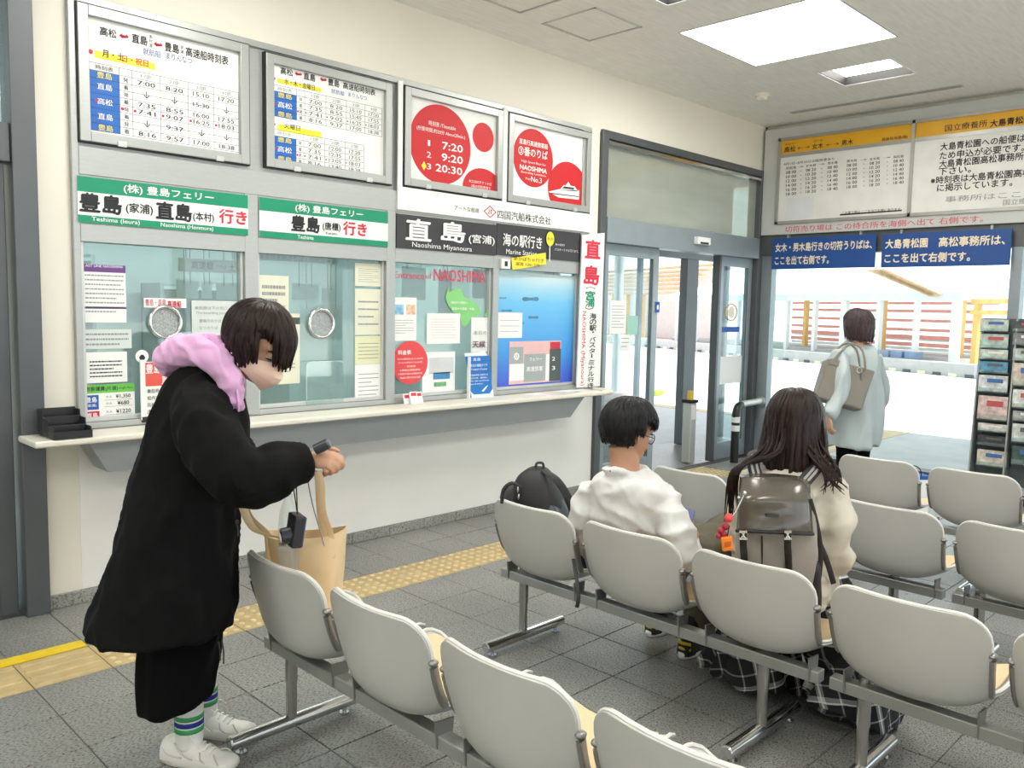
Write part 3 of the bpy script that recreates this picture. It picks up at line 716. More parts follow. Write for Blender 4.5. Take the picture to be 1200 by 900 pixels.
FB.disc(rm, uc[0]+0.03, vr[5], 0.007, 0.007, 0.0005, 0.0006, 16); FB.disc(rm, *FW.uv(*CA(417, 246)), 0.011, 0.011, 0.0005, 0.0004, 20); FB.disc(rm, uc[1]+.012, (vr[5]+vr[6])/2, 0.008, 0.008, 0.0008, 0.0008, 16)
mb = MB(); a = FW.uv(*CA(435, 228)); b = FW.uv(*CA(719, 333)); FB.rect(mb, a[0], b[1], b[0], a[1]-0.012, 0.0005, 0.0001); on_sheet(c1, mb, 'yellow_band', yellow)
A_ = lambda m_, s, x, y, w_, h_, off=0.0: FW.text(m_, s, *CA(x, y), w_/4, h_/4, 0.0236, off)
A_(bm_, '高松', 499, 157, 76, 40, .02); A_(rm, '⇔', 574, 175, 46, 20, .03); A_(bm_, '直島', 646, 190, 72, 42, .02); A_(rm, '⇔', 734, 214, 42, 20, .03); A_(bm_, '豊島', 797, 228, 66, 42, .02)
for q, s in enumerate('本村港'): A_(bm_, s, 698, 176+q*21, 16, 18)
for q, s in enumerate('家浦'): A_(bm_, s, 844, 226+q*21, 14, 17)
A_(bm_, '高速船時刻表', 963, 268, 198, 42, .02); A_(bl, '就航船', 704, 252, 82, 32); A_(bl, 'まりんなつ', 831, 278, 120, 30)
A_(bm_, '月・土', 522, 263, 100, 34, .02); A_(rm, '日・祝日', 626, 290, 120, 32, .02)
on_sheet(c1, bm_, 'black_lettering', ink); on_sheet(c1, gm_, 'column_headings', greyink); on_sheet(c1, rm, 'red_marks', redink); on_sheet(c1, wm, 'white_lettering', whiteink); on_sheet(c1, ym, 'yellow_lettering', yellow); on_sheet(c1, bl, 'blue_lettering', blueink)
# cabinet 2
c2 = cabinet('framed timetable with two yellow day bands, second cabinet of the row', ((307, 63), (454, 217)))
def small_table(t, tl, br, colx, times, heads):
    (ul, vt_), (ur, vb_) = FW.uv(*CB(*tl)), FW.uv(*CB(*br)); 
    W_ = ur-ul; cols = [ul]+[ul+W_*f for f in colx]; nr = 5; vs = [vt_+(vb_-vt_)*k/nr for k in range(nr+1)]
    table(t, cols, vs); hr = abs(vs[1]-vs[0])
    mb = MB(); FB.rect(mb, cols[0], vs[nr], cols[1], vs[1], 0.0005, 0.0001); on_sheet(t, mb, 'blue_column', mat('royal_blue_print', (0, 0, 0)))
    B, R_, Wt, Y_, G_ = MB(), MB(), MB(), MB(), MB()
    ct = lambda m_, s, k, v, wf, h, o_=0.0: FB.utext(m_, s, (cols[k]+cols[k+1])/2, v, (cols[k+1]-cols[k])*wf, h, 0.0014, o_)
    ct(G_, '時刻表', 0, (vs[0]+vs[1])/2, 0.6, hr*0.6)
    for k in range(heads): ct(G_, '%d便' % (k+1), k+2, (vs[0]+vs[1])/2, 0.4, hr*0.6)
    ct(Y_, '豊島', 0, (vs[1]+vs[2])/2, 0.6, hr*0.8, .015); ct(Wt, '高松', 0, vs[3], 0.6, hr*0.95, .015); ct(Y_, '豊島', 0, (vs[4]+vs[5])/2, 0.6, hr*0.8, .015)
    FB.disc(R_, cols[0]+0.02, vs[3], 0.006, 0.006, 0.0005, 0.0006, 14)
    for r_, s in enumerate('発着発着'): ct(B, s, 1, (vs[r_+1]+vs[r_+2])/2, 0.4, hr*0.6)
    FB.disc(R_, cols[1]+0.008, (vs[3]+vs[4])/2, 0.006, 0.006, 0.0005, 0.0006, 14)
    for k, col in enumerate(times):
        for r_, s in enumerate(col):
            ct(B, s, k+2, (vs[r_+1]+vs[r_+2])/2, 0.6, hr*0.62)
            if r_ == 2: FB.disc(R_, cols[k+2]+0.008, (vs[3]+vs[4])/2, 0.005, 0.005, 0.0005, 0.0006, 14)
    on_sheet(t, B, 'black_lettering', ink); on_sheet(t, R_, 'red_marks', redink); on_sheet(t, Wt, 'white_lettering', whiteink); on_sheet(t, Y_, 'yellow_lettering', yellow); on_sheet(t, G_, 'column_headings', greyink)
small_table(c2, (80, 290), (453, 470), (0.2, 0.27, 0.46, 0.65, 0.83, 1.0), (('7:00', '7:35', '7:41', '8:16'), ('8:20', '8:55', '9:02', '9:37'), ('15:10', '15:45', '16:25', '17:00'), ('17:20', '17:55', '18:03', '18:38')), 4)
small_table(c2, (80, 443), (391, 598), (0.24, 0.32, 0.55, 0.78, 1.0), (('7:00', '7:35', '7:41', '8:16'), ('12:00', '12:35', '13:05', '13:40'), ('17:20', '17:55', '18:03', '18:38')), 3)
B, R_, Y_, bl = MB(), MB(), MB(), MB()
B_ = lambda m_, s, x, y, w_, h_, off=0.0, lift=0.0236: FW.text(m_, s, *CB(x, y), w_/2.922, h_/2.922, lift, off)
B_(B, '高松', 127, 248, 42, 24, .02); B_(R_, '⇔', 168, 256, 26, 12, .03); B_(B, '直島', 205, 266, 40, 24, .02); B_(R_, '⇔', 253, 275, 24, 12, .03); B_(B, '豊島', 288, 286, 38, 24, .02); B_(B, '高速船時刻表', 376, 307, 110, 22, .02)
B_(bl, '就航船', 302, 318, 44, 16); B_(bl, 'まりんなつ', 370, 332, 64, 15)
B_(B, '水・木・金曜日', 172, 292, 104, 20, .01); B_(B, '火曜日', 146, 437, 54, 18, .01)
for y0 in (262, 418):
    a = FW.uv(*CB(96, y0+2)); b = FW.uv(*CB(246, y0+57)); FB.rect(Y_, a[0], b[1], b[0], a[1]-0.01, 0.0005, 0.0001); FB.disc(R_, *FW.uv(*CB(84, y0+9)), 0.009, 0.009, 0.0008, 0.0008, 16)
on_sheet(c2, B, 'black_title_lettering', ink); on_sheet(c2, R_, 'red_title_marks', redink); on_sheet(c2, Y_, 'yellow_band', yellow); on_sheet(c2, bl, 'blue_lettering', blueink)
# cabinets 3 and 4: white posters with red discs
reddisc = mat('bright_red_print', (0.60, 0.006, 0.012), 0.5, var=0.02)
c3 = cabinet('framed white poster with a large red disc listing three sailing times', ((470, 102), (583, 234)))
c4 = cabinet('framed white poster with two red discs and a white ferry', ((592, 133), (686, 250)))
def ellip_px(conv, cx, cy, rx, ry):
    u, v = FW.uv(*conv(cx, cy)); u1 = FW.uv(*conv(cx+rx, cy))[0]; v1 = FW.uv(*conv(cx, cy-ry))[1]; return u, v, u1-u, v1-v
def clip_disc(t, mb, u, v, ru, rv, lift=0.0002):
    u0, v0, u1, v1 = t['box']; q = 0.051; n = 64; P = []
    for i in range(n):
        P.append(FB.pt(min(max(u+ru*math.cos(2*PI*i/n), u0+q), u1-q), min(max(v+rv*math.sin(2*PI*i/n), v0+q), v1-q), lift))
    mb.prism(P, FB.N*0.0005)
D = []
for e in ((655, 497, 102, 136), (800, 472, 36, 50), (798, 650, 66, 72)):
    mb = MB(); clip_disc(c3, mb, *ellip_px(CB, *e)); on_sheet(c3, mb, 'red_disc', reddisc)
for e in ((972, 543, 67, 100), (1090, 650, 66, 95)):
    mb = MB(); clip_disc(c4, mb, *ellip_px(CB, *e)); on_sheet(c4, mb, 'red_disc', reddisc)
Wt = MB(); Y_ = MB()
B_(Wt, '時刻表 /Timetable', 660, 432, 92, 17); B_(Wt, '(所要時間:約20分 About20min.)', 657, 456, 166, 17)
B_(Wt, '1', 614, 491, 8, 20, .0); B_(Wt, '7:20', 695, 506, 70, 25, .02); B_(Wt, '2', 614, 531, 14, 20, .01); B_(Wt, '9:20', 694, 545, 72, 25, .02); B_(Wt, '3', 614, 571, 14, 20, .01); B_(Wt, '20:30', 683, 582, 90, 25, .02)
B_(Wt, '★22:30のチケットは', 790, 626, 78, 11); B_(Wt, '3階の切符売場で', 792, 642, 66, 11); B_(Wt, '販売致します。', 790, 658, 56, 11)
mb = MB(); u, v = FW.uv(*CB(597, 569)); mb.prism([FB.pt(u+a, v+b, 0.0008) for a, b in ((-.022, 0), (0, -.03), (.022, 0), (0, .03))], FB.N*0.0005); on_sheet(c3, mb, 'yellow_diamond', yellow)
on_sheet(c3, Wt, 'white_lettering', whiteink)
Wt = MB(); B_(Wt, '直島行高速旅客船', 973, 494, 98, 18, .02); B_(Wt, '③番のりば', 971, 525, 100, 30, .02)
B_(Wt, 'High Speed Boat for', 973, 560, 84, 10); B_(Wt, 'NAOSHIMA', 972, 580, 92, 16, .03); B_(Wt, 'Boarding Location', 972, 597, 84, 9); B_(Wt, 'Pier', 954, 613, 18, 8); B_(Wt, 'No.3', 982, 617, 36, 18, .01)
on_sheet(c4, Wt, 'white_lettering', whiteink)
hull = MB(); hull.prism([FB.at(*CB(x, y), 0.002) for x, y in ((1030, 656), (1066, 648), (1136, 652), (1134, 684), (1064, 676))], FB.N*0.0006)
hull.prism([FB.at(*CB(x, y), 0.002) for x, y in ((1068, 650), (1082, 634), (1120, 638), (1130, 656))], FB.N*0.0006); hull.prism([FB.at(*CB(x, y), 0.002) for x, y in ((1090, 634), (1098, 622), (1106, 636))], FB.N*0.0006)
on_sheet(c4, hull, 'ferry_picture', whiteink)
mb = MB(); mb.prism([FB.at(*CB(x, y), 0.0027) for x, y in ((1076, 645), (1084, 638), (1118, 643), (1116, 649))], FB.N*0.0004); mb.prism([FB.at(*CB(x, y), 0.0027) for x, y in ((1036, 660), (1134, 672), (1134, 675), (1040, 664))], FB.N*0.0004); on_sheet(c4, mb, 'ferry_windows', ink)

# white company strip
t = thing('company_sign', 'white sign strip with a red diamond crest below the red disc posters', 'sign', (4.4, 4.468, 2.18))
c = Matrix.Translation(-t.location)
o = MB().box((3.40, 4.455, 2.180), (5.372, 4.468, 2.327)).box((3.40, 4.457, 2.327), (3.437, 4.468, 3.0)).box((4.354, 4.457, 2.327), (4.398, 4.468, 3.0)).box((5.359, 4.457, 2.327), (5.372, 4.468, 3.0)).build('white_strip', whitep, t); o.matrix_parent_inverse = c
E_ = lambda m_, s, x, y, w_, h_, off=0.0, lift=0.046, cv=CE, rot=0: FW.text(m_, s, *cv(x, y), w_/4.615, h_/4.615, lift, off, 2, rot)
B = MB(); E_(B, 'アートな船旅', 425, 72, 134, 26, .01); E_(B, '四国汽船株式会社', 740, 118, 290, 46, .015); on_sheet(t, B, 'black_lettering', ink)
R_ = MB()
u, v = FW.uv(*CE(550, 86)); 
for a0, a1 in ((0.058, 0.048),):
    P = [(-1, 0), (0, -1), (1, 0), (0, 1)]
    for (x0, y0), (x1, y1) in zip(P, P[1:]+P[:1]):
        R_.prism([FW.pt(u+x0*.065, v+y0*.045, .0455), FW.pt(u+x1*.065, v+y1*.045, .0455), FW.pt(u+x1*.052, v+y1*.036, .0455), FW.pt(u+x0*.052, v+y0*.036, .0455)], FW.N*0.0006)
for s_ in (-1, 1): FW.rect(R_, u+s_*.010-.004, v-.018, u+s_*.010+.004, v+.018, 0.0006, 0.0455); FW.rect(R_, u+min(s_*.010, s_*.022), v+s_*.012-.003, u+max(s_*.010, s_*.022), v+s_*.012+.003, 0.0006, .0455)
on_sheet(t, R_, 'red_crest', redink)

# green destination signs and black ones
def dest(label, p0, p1, m_, group=None):
    a = FW.uv(*p0); b = FW.uv(*p1); t = thing('destination_sign', label, 'sign', ((a[0]+b[0])/2, 4.468, b[1]), group)
    t['box'] = [a[0], b[1], b[0], a[1]]; mb = MB(); FW.rect(mb, a[0], b[1], b[0], a[1], 0.006, 0.032); on_sheet(t, mb, 'sign_panel', m_); return t
boxm = alu
# fascia behind the signs
for k_, (a, b) in enumerate(bays): struct(MB().box((a, 4.475, 1.926), (b, 4.52, 2.165)).build('trim_3', alu))
struct(MB().box((1.458, 4.49, 2.30), (5.268, 4.56, 2.985)).build('trim_4', alu))
LT_ = 0.0385
for n_, (p0, p1, lab) in enumerate(((CC(135, 82), CC(1135, 433), 'green and white destination sign naming two islands above the first ticket window'), (CD(120, 68), CD(1022, 420), 'green and white destination sign naming one island above the second ticket window'))):
    t = dest(lab, p0, p1, whitep); u0, v0, u1, v1 = t['box']; hh = v1-v0
    mb = MB(); FW.rect(mb, u0, v1-hh*0.33, u1, v1, 0.0006, 0.038); FW.rect(mb, u0, v0, u1, v0+hh*0.165, 0.0006, 0.038); on_sheet(t, mb, 'green_band', greenink)
    Wt, B, R_ = MB(), MB(), MB(); C_ = (lambda m_, s, fu, fv, wf, hf, off=0.0: FW.utext(m_, s, u0+(u1-u0)*fu, v0+hh*fv, (u1-u0)*wf, hh*hf, 0.0395, off, 3))
    if n_ == 0:
        C_(Wt, '(株) 豊島フェリー', .51, .83, .53, .22, .02); C_(B, '豊島', .12, .44, .22, .40, .045); C_(B, '(家浦)', .33, .40, .15, .25, .025); C_(B, '直島', .53, .42, .21, .40, .045); C_(B, '(本村)', .71, .35, .13, .24, .025); C_(R_, '行き', .90, .43, .18, .34, .04)
        C_(Wt, 'Teshima (Ieura)', .20, .085, .26, .12, .01); C_(Wt, 'Naoshima (Honmura)', .61, .085, .32, .12, .01)
    else:
        C_(Wt, '(株) 豊島フェリー', .52, .83, .53, .22, .02); C_(B, '豊島', .33, .43, .21, .40, .045); C_(B, '(唐櫃)', .53, .42, .14, .24, .025); C_(R_, '行き', .72, .43, .19, .36, .04)
        C_(Wt, 'Teshima', .33, .085, .12, .10, .01); C_(B, 'Karato', .53, .25, .09, .07, .0)
    on_sheet(t, Wt, 'white_lettering', whiteink); on_sheet(t, B, 'black_lettering', ink); on_sheet(t, R_, 'red_lettering', redink)
blackp = mat('charcoal_print', (0.035, 0.035, 0.04), 0.4, var=0.02)
t = dest('black destination sign with large white characters above the third ticket window', CE(50, 95), CE(585, 322), blackp)
Wt = MB(); E_(Wt, '直', 164, 184, 134, 112, .03); E_(Wt, '島', 352, 196, 126, 104, .03); E_(Wt, '(宮浦)', 506, 238, 140, 52, .02); E_(Wt, 'Naoshima Miyanoura', 296, 279, 322, 34, .0); on_sheet(t, Wt, 'white_lettering', whiteink)
t = dest('black bus stop direction sign with a yellow disc above the sea poster', CE(592, 148), CE(1040, 355), blackp)
Wt = MB(); E_(Wt, '海の駅行き', 728, 245, 210, 66, .02); E_(Wt, 'Marine Station', 722, 306, 166, 26); E_(Wt, '海の駅行', 928, 264, 52, 12); E_(Wt, 'バスターミナル行ります。', 966, 294, 130, 14)
u, v = FW.uv(*CE(873, 300)); FW.rect(Wt, u-.004, v-.075, u+.004, v+.09, 0.0006, 0.046); on_sheet(t, Wt, 'white_lettering', whiteink)
mb = MB(); FW.disc(mb, *FW.uv(*CE(875, 232)), .045, .055, .0006, .047, 28); on_sheet(t, mb, 'yellow_disc', yellow); mb = MB(); E_(mb, 'BUS', 875, 232, 28, 14, 0, 0.048); on_sheet(t, mb, 'bus_lettering', ink)
t = thing('yellow_notice', 'small yellow tilted notice stuck below the black bus stop sign', 'notice', FW.at(*CE(757, 395), 0.04))
mb = MB(); mb.prism([FW.at(*CE(x, y), 0.052) for x, y in ((662, 336), (848, 306), (850, 368), (668, 399))], FW.N*0.001); on_sheet(t, mb, 'sheet', yellow)
B = MB(); E_(B, 'あかぼちゃ行き', 757, 343, 160, 22, .01, .054); E_(B, '運賃 120~270', 750, 370, 130, 18, .01, .054); on_sheet(t, B, 'black_lettering', mat('brown_ink', (0.12, 0.05, 0.0), 0.6))
t = thing('wall_switch', 'small pale switch box beside the yellow tilted notice', 'switch', FW.at(*CE(636, 395), 0.035))
mb = MB(); FW.prect(mb, *CE(612, 338), *CE(658, 393), 0.02, 0.03); on_sheet(t, mb, 'switch_box', whitep); mb = MB(); FW.prect(mb, *CE(628, 352), *CE(642, 380), 0.003, 0.05); on_sheet(t, mb, 'switch_button', blackm)

# vertical banner
t = thing('vertical_banner', 'tall narrow white banner sign with red and black characters beside the glass door', 'sign', (5.33, 4.43, 0.9))
a = FW.uv(677, 274); b = FW.uv(703, 455)
poly = [FW.at(x, y, 0.05) for x, y in ((CE(1042, 212)), (CE(1162, 200)), (CF(1137, 470)), (CF(1012, 478)))]
mb = MB(); mb.prism(poly, FW.N*0.012); on_sheet(t, mb, 'banner_board', whitep)
R_, G_, B = MB(), MB(), MB()
for s, x, y, w_, h_, m_, cv in (('直', 1097, 288, 80, 96, R_, CE), ('島', 1091, 428, 80, 100, R_, CE), ('宮', 1084, 536, 50, 46, G_, CE), ('浦', 1082, 576, 50, 42, G_, CE)): E_(m_, s, x, y, w_, h_, .04 if m_ is R_ else .03, .064, cv)
E_(B, '⌒', 1086, 496, 50, 10, .0, .064); E_(B, '⌣', 1078, 606, 50, 10, 0, .064)
for s, y in zip('海の駅', (648, 680, 712)): E_(B, s, 1098, y-1, 36, 30, .02, .064)
for q, s in enumerate('バスターミナル行き'):
    if s == 'ー': E_(B, 'ー', 1092, 214+q*31, 20, 5, .02, .064, CF, 1); continue
    E_(B, s, 1096-q*1.4, 218+q*31, 32, 25, .02, .064, CF)
E_(B, '・', 1098, 180, 8, 8, .03, .064, CF)
E_(R_, 'NAOSHIMA (Miyanoura)', 1044, 268, 400, 26, .0, .064, CF, 1)
on_sheet(t, R_, 'red_lettering', redink); on_sheet(t, G_, 'green_lettering', greenink); on_sheet(t, B, 'black_lettering', ink)

# counter
ctop = mat('cream_counter_laminate', (0.78, 0.75, 0.66), 0.35, var=0.02)
cun = thing('ticket_counter', 'long cream counter shelf with a grey apron below the ticket windows', 'counter', (3.3, 4.5, 0))
m = MB(); m.box((1.15, 4.20, 0.865), (5.31, 4.466, 0.897)); o = m.build('counter_top', ctop, cun, bevel=0.010, seg=3); o.matrix_parent_inverse = Matrix.Translation(-cun.location)
o = MB().tube([(5.28, 4.22, 0.881), (5.42, 4.24, 0.881), (5.46, 4.30, 0.881), (5.46, 4.46, 0.881)], 0.022, n=12, k=5).build('end_rail', ctop, cun, smooth=True); o.matrix_parent_inverse = Matrix.Translation(-cun.location)
m = MB(); a = [Vector((1.40, 4.27, 0.864)), Vector((5.14, 4.27, 0.864)), Vector((5.0, 4.30, 0.70)), Vector((1.50, 4.30, 0.70))]; m.prism(a, Vector((0, 0.19, 0)))
o = m.build('counter_apron', mat('grey_apron_laminate', (0.33, 0.36, 0.38), 0.4), cun, bevel=0.002); o.matrix_parent_inverse = Matrix.Translation(-cun.location)
# ---------------------------------------------------------------- notices on the ticket windows
def notice(label, x0, y0, x1, y1, rows_=0, m=None, cat='notice', name='paper_notice', face=FG, lift=0.003, inkm=None, seed=1, **kw):
    t = sheet(name, label, cat, face, x0, y0, x1, y1, m, lift=lift)
    if rows_: on_sheet(t, lines_mb(face, t, rows_, lift+0.0017, seed=seed, **kw), 'small_print', inkm or greyink)
    return t
G_at = lambda mb, s, x, y, w_, h_, off=0.0, lift=0.0055: FG.text(mb, s, x, y, w_, h_, lift, off)
pur = mat('purple_print', (0.16, 0.06, 0.25), 0.6); palew = mat('translucent_paper', (0.66, 0.72, 0.70), 0.6); cremp = mat('aged_paper', (0.76, 0.76, 0.62), 0.7)
t = notice('tall timetable sheet with a purple heading in the first ticket window', 96, 309, 148, 378, 9, top=0.15, l=0.05, r=0.05, hh=0.3)
mb = MB(); u0, v0, u1, v1 = t['box']; FG.rect(mb, u0, v1-(v1-v0)*.13, u1, v1, 0.0005, 0.0048); on_sheet(t, mb, 'purple_heading', pur); mb = MB(); FG.rect(mb, u0, v0+(v1-v0)*.24, u1, v0+(v1-v0)*.27, 0.0005, 0.0048); on_sheet(t, mb, 'purple_line', pur)
mb = MB(); G_at(mb, 'AST LINE NAOSHIMA', 122, 312, 44, 3); on_sheet(t, mb, 'heading_lettering', whiteink)
notice('wide pale notice strip below the purple headed timetable', 92, 386, 154, 408, 3, palew, top=0.12, bot=0.1, l=0.04, r=0.06, seed=2)
notice('white notice with black text above the green price list', 98, 413, 149, 447, 5, top=0.25, inkm=ink, seed=3)
t = sheet('price_list', 'fare list with a green heading in the bottom corner of the first ticket window', 'price list', FG, 94, 452, 158, 496, None, lift=0.003)
u0, v0, u1, v1 = t['box']; h = v1-v0; w_ = u1-u0
mb = MB(); FG.rect(mb, u0, v1-h*.2, u1, v1, .0005, .0048); on_sheet(t, mb, 'green_heading', mat('lime_print', (0.15, 0.55, 0.08), 0.5))
mb = MB(); FG.rect(mb, u0+w_*.05, v0+h*.41, u0+w_*.32, v0+h*.76, .0005, .0048); on_sheet(t, mb, 'blue_square', blueink)
mb = MB(); FG.rect(mb, u0+w_*.06, v0+h*.03, u0+w_*.33, v0+h*.37, .0005, .0048); on_sheet(t, mb, 'red_square', redink)
B = MB(); P_ = lambda m_, s, fu, fv, wf, hf, off=0.0, lift=.0055: FG.utext(m_, s, u0+w_*fu, v0+h*fv, w_*wf, h*hf, lift, off)
P_(B, '旅客運賃(片道)', .38, .9, .6, .12, .02); P_(B, 'single fare', .83, .9, .26, .08)
for fv, pr, s in ((.70, '¥1,350', '大人'), (.54, '¥680', '小人'), (.34, '¥1220', '大人'), (.18, '¥610', '小人')):
    P_(B, pr, .78, fv, .28 if len(pr) > 4 else .22, .10, .02); P_(B, s, .51, fv, .12, .06); FG.rect(B, u0+w_*.42, v0+h*(fv-.08), u0+w_*.95, v0+h*(fv-.075), .0004, .0052)
on_sheet(t, B, 'black_lettering', ink)
Wt = MB(); P_(Wt, '豊島', .185, .65, .2, .13, .02, .006); P_(Wt, '(家浦)', .185, .51, .18, .08, .01, .006); P_(Wt, '直島', .195, .27, .2, .13, .02, .006); P_(Wt, '(本村)', .195, .13, .18, .08, .01, .006); on_sheet(t, Wt, 'white_lettering', whiteink)
t = notice('small strip notice with red characters above the first round speaking grille', 168, 349, 218, 361)
R_ = MB(); G_at(R_, '豊島・直島', 182, 354.5, 24, 8, .01); G_at(R_, '高速船', 204, 356.5, 16, 8, .03); on_sheet(t, R_, 'red_lettering', redink)
t = notice('large pale notice half hidden by the head of the woman in black', 224, 352, 284, 396, 0, palew)
B = MB(); G_at(B, '乗船券は下の窓口', 247, 361, 38, 4, 0, .0055); G_at(B, 'The boarding pass is', 249, 367, 40, 3.5, 0, .0055); G_at(B, '豊島行のりば', 246, 376, 26, 4, 0, .0055); G_at(B, 'なつのりば', 244, 384, 22, 4, 0, .0055); on_sheet(t, B, 'small_lettering', greyink)
# inner hanging signs (inside the office)
FI = Face(1, 4.95)
t = sheet('inner_sign', 'white hanging sign inside the office high behind the first ticket window', 'sign', FI, 208, 302, 283, 321, whitep, 0.01)
B = MB(); FI.text(B, '高速艇', 236, 311, 26, 9, .016, .02); FI.text(B, 'のりば', 258, 313, 13, 5, .016); FI.text(B, '土日', 274, 314, 14, 8, .016, .02); on_sheet(t, B, 'grey_lettering', greyink)
def rods(t, Y=4.943):
    u0, v0, u1, v1 = t['box']; mb = MB()
    for u in (u0+.05, u1-.05): mb.cyl((u, Y, v1-.02), (u, Y, 2.899), .004, 6)
    o = mb.build('hanging_rod', greyoff, t); o.matrix_parent_inverse = Matrix.Translation(-t.location)
rods(t)
t = sheet('inner_sign', 'long pale sign inside the office along the top of the second window', 'sign', FI, 300, 297, 395, 310, palew, 0.01)
B = MB(); FI.text(B, '高速旅客船のりば・切符売場', 345, 303, 84, 6, .016); on_sheet(t, B, 'grey_lettering', greyink)
rods(t)
for x0, y0, x1, y1, l in ((206, 328, 232, 350, 'faint pale sheet inside the office left of the pair behind the first window'), (236, 330, 248, 350, 'narrow faint sheet inside the office between two wider ones behind the first window'), (253, 331, 281, 352, 'wide faint sheet inside the office behind the first window near its right frame'),
   (342, 332, 372, 352, 'faint pale sheet inside the office high behind the second window'), (376, 336, 394, 356, 'small faint sheet inside the office behind the right half of the second window'), (351, 358, 400, 398, 'large faint sheet hanging inside behind the round grille of the second window'),
   (470, 312, 498, 352, 'pale sheet inside the office behind the left of the third window'), (513, 318, 528, 400, 'tall pale strip inside the office behind the middle of the third window'), (553, 315, 568, 350, 'pale sheet inside the office behind the right of the third window')):
    iy_ = 5.0+.03*((x0*7) % 6); t = sheet('inner_sheet', l, 'paper', Face(1, iy_), x0, y0, x1, y1, mat('inner_sheet_white', (.80, .84, .83), .7, var=.06, vscale=9) if x0 > 450 else mat('inner_sheet_pale', (.66, .76, .75), .7, var=.08, vscale=9), 0.003, group='pale sheets hanging inside the ticket office'); rods(t, iy_-.008)
# round speaking grilles
meshm = mat('perforated_steel', (0.42, 0.45, 0.45), 0.4, 0.7, var=0.5, vscale=220, bump=0.4, bscale=260)
for (x, y, l) in ((193, 377.5, 'round chrome speaking grille in the first ticket window'), (375.5, 379, 'round chrome speaking grille in the second ticket window')):
    p = FG.at(x, y); t = thing('speaking_grille', l, 'speaking grille', p, 'round speaking grilles')
    R0 = 0.083 if x < 300 else 0.086
    ring = MB(); ring.tube([(R0*math.cos(2*PI*k/40), -0.012, R0*math.sin(2*PI*k/40)) for k in range(40)], 0.011, n=10, k=1, closed=True); ring.build('grille_ring', chrome, t, smooth='all')
    MB().cyl((0, -0.006, 0), (0, 0.0, 0), R0-0.004, 40).build('grille_mesh', meshm, t)
# sticker, red stand
t = thing('round_sticker', 'small round white sticker with a black pot mark on the first window', 'sticker', FG.at(166, 417.5, 0.003))
MB().cyl((0, -0.003, 0), (0, 0, 0), 0.034, 32).build('sticker_disc', whitep, t)
MB().prism([Vector((a, -0.0034, b)) for a, b in ((-.016, -.004), (-.012, -.018), (.012, -.018), (.016, -.004), (.010, .001), (.008, .008), (-.008, .008), (-.010, .001))], Vector((0, -0.0006, 0))).build('pot_mark', ink, t)
t = thing('poster_stand', 'narrow white stand holding a red headed notice by the first window', 'poster stand', (2.0, 4.44, 0.897))
FS = Face(1, 4.47); mb = MB(); FS.prect(mb, 163.5, 422, 169, 492, 0.01, 0.0); on_sheet(t, mb, 'stand_rail', whitep); mb = MB(); FS.prect(mb, 168, 424, 206, 488, 0.004, 0.002); on_sheet(t, mb, 'stand_card', whitep)
mb = MB(); FS.prect(mb, 169.5, 425, 205, 451, 0.0006, 0.0064); on_sheet(t, mb, 'red_heading', mat('coral_print', (0.75, 0.10, 0.08), 0.5))
Wt = MB(); FS.text(Wt, '豊島', 179, 432, 17, 11, .0072, .02); FS.text(Wt, '直島', 196, 445, 14, 10, .0072, .02); on_sheet(t, Wt, 'white_lettering', whiteink)
B = MB(); 
for q, s in enumerate(('乗船券', '船内で', '高松港', 'まで')): FS.text(B, s, 179, 458+q*8, 14, 5, .0072, .01)
on_sheet(t, B, 'black_lettering', ink)
t = sheet('dark_strip', 'thin dark base strip under the red headed notice stand', 'strip', FS, 166, 488.5, 206, 491.5, blackm, 0.02, 0.0)
# window 2 papers
notice('cream paper map at the top corner of the second window', 302, 322, 338, 371, 4, cremp, seed=4, hh=0.5)
t = notice('large cream leaflet with small dark pictures behind the bowed face', 302, 367, 351, 449, 0, cremp, cat='leaflet')
mb = MB(); 
for x, y in ((302, 434), (318, 440), (302, 420), (342, 372), (318, 427)): FG.prect(mb, x, y, x+9, y+8, .0005, .0048)
on_sheet(t, mb, 'small_pictures', mat('dark_picture', (0.08, 0.09, 0.08), 0.5, var=0.4, vscale=60)); mb = lines_mb(FG, t, 12, .0048, l=.45, top=.2, hh=.25, seed=8); on_sheet(t, mb, 'small_print', greyink)
for k, (y0, y1, l, mm_) in enumerate(((308, 336, 'cream notice topmost of four sheets at the right side of the second window', cremp), (338, 392, 'tall pale map sheet second from the top in the second window', cremp), (394, 426, 'pale yellow notice third from the top in the second window', mat('pale_yellow_paper', (0.76, 0.76, 0.50), 0.7)), (427.5, 470, 'white form lowest of the four sheets in the second window', whitep))):
    notice(l, 415.5, y0, 446.5, y1, (7, 4, 5, 6)[k], mm_, seed=10+k, hh=.22)
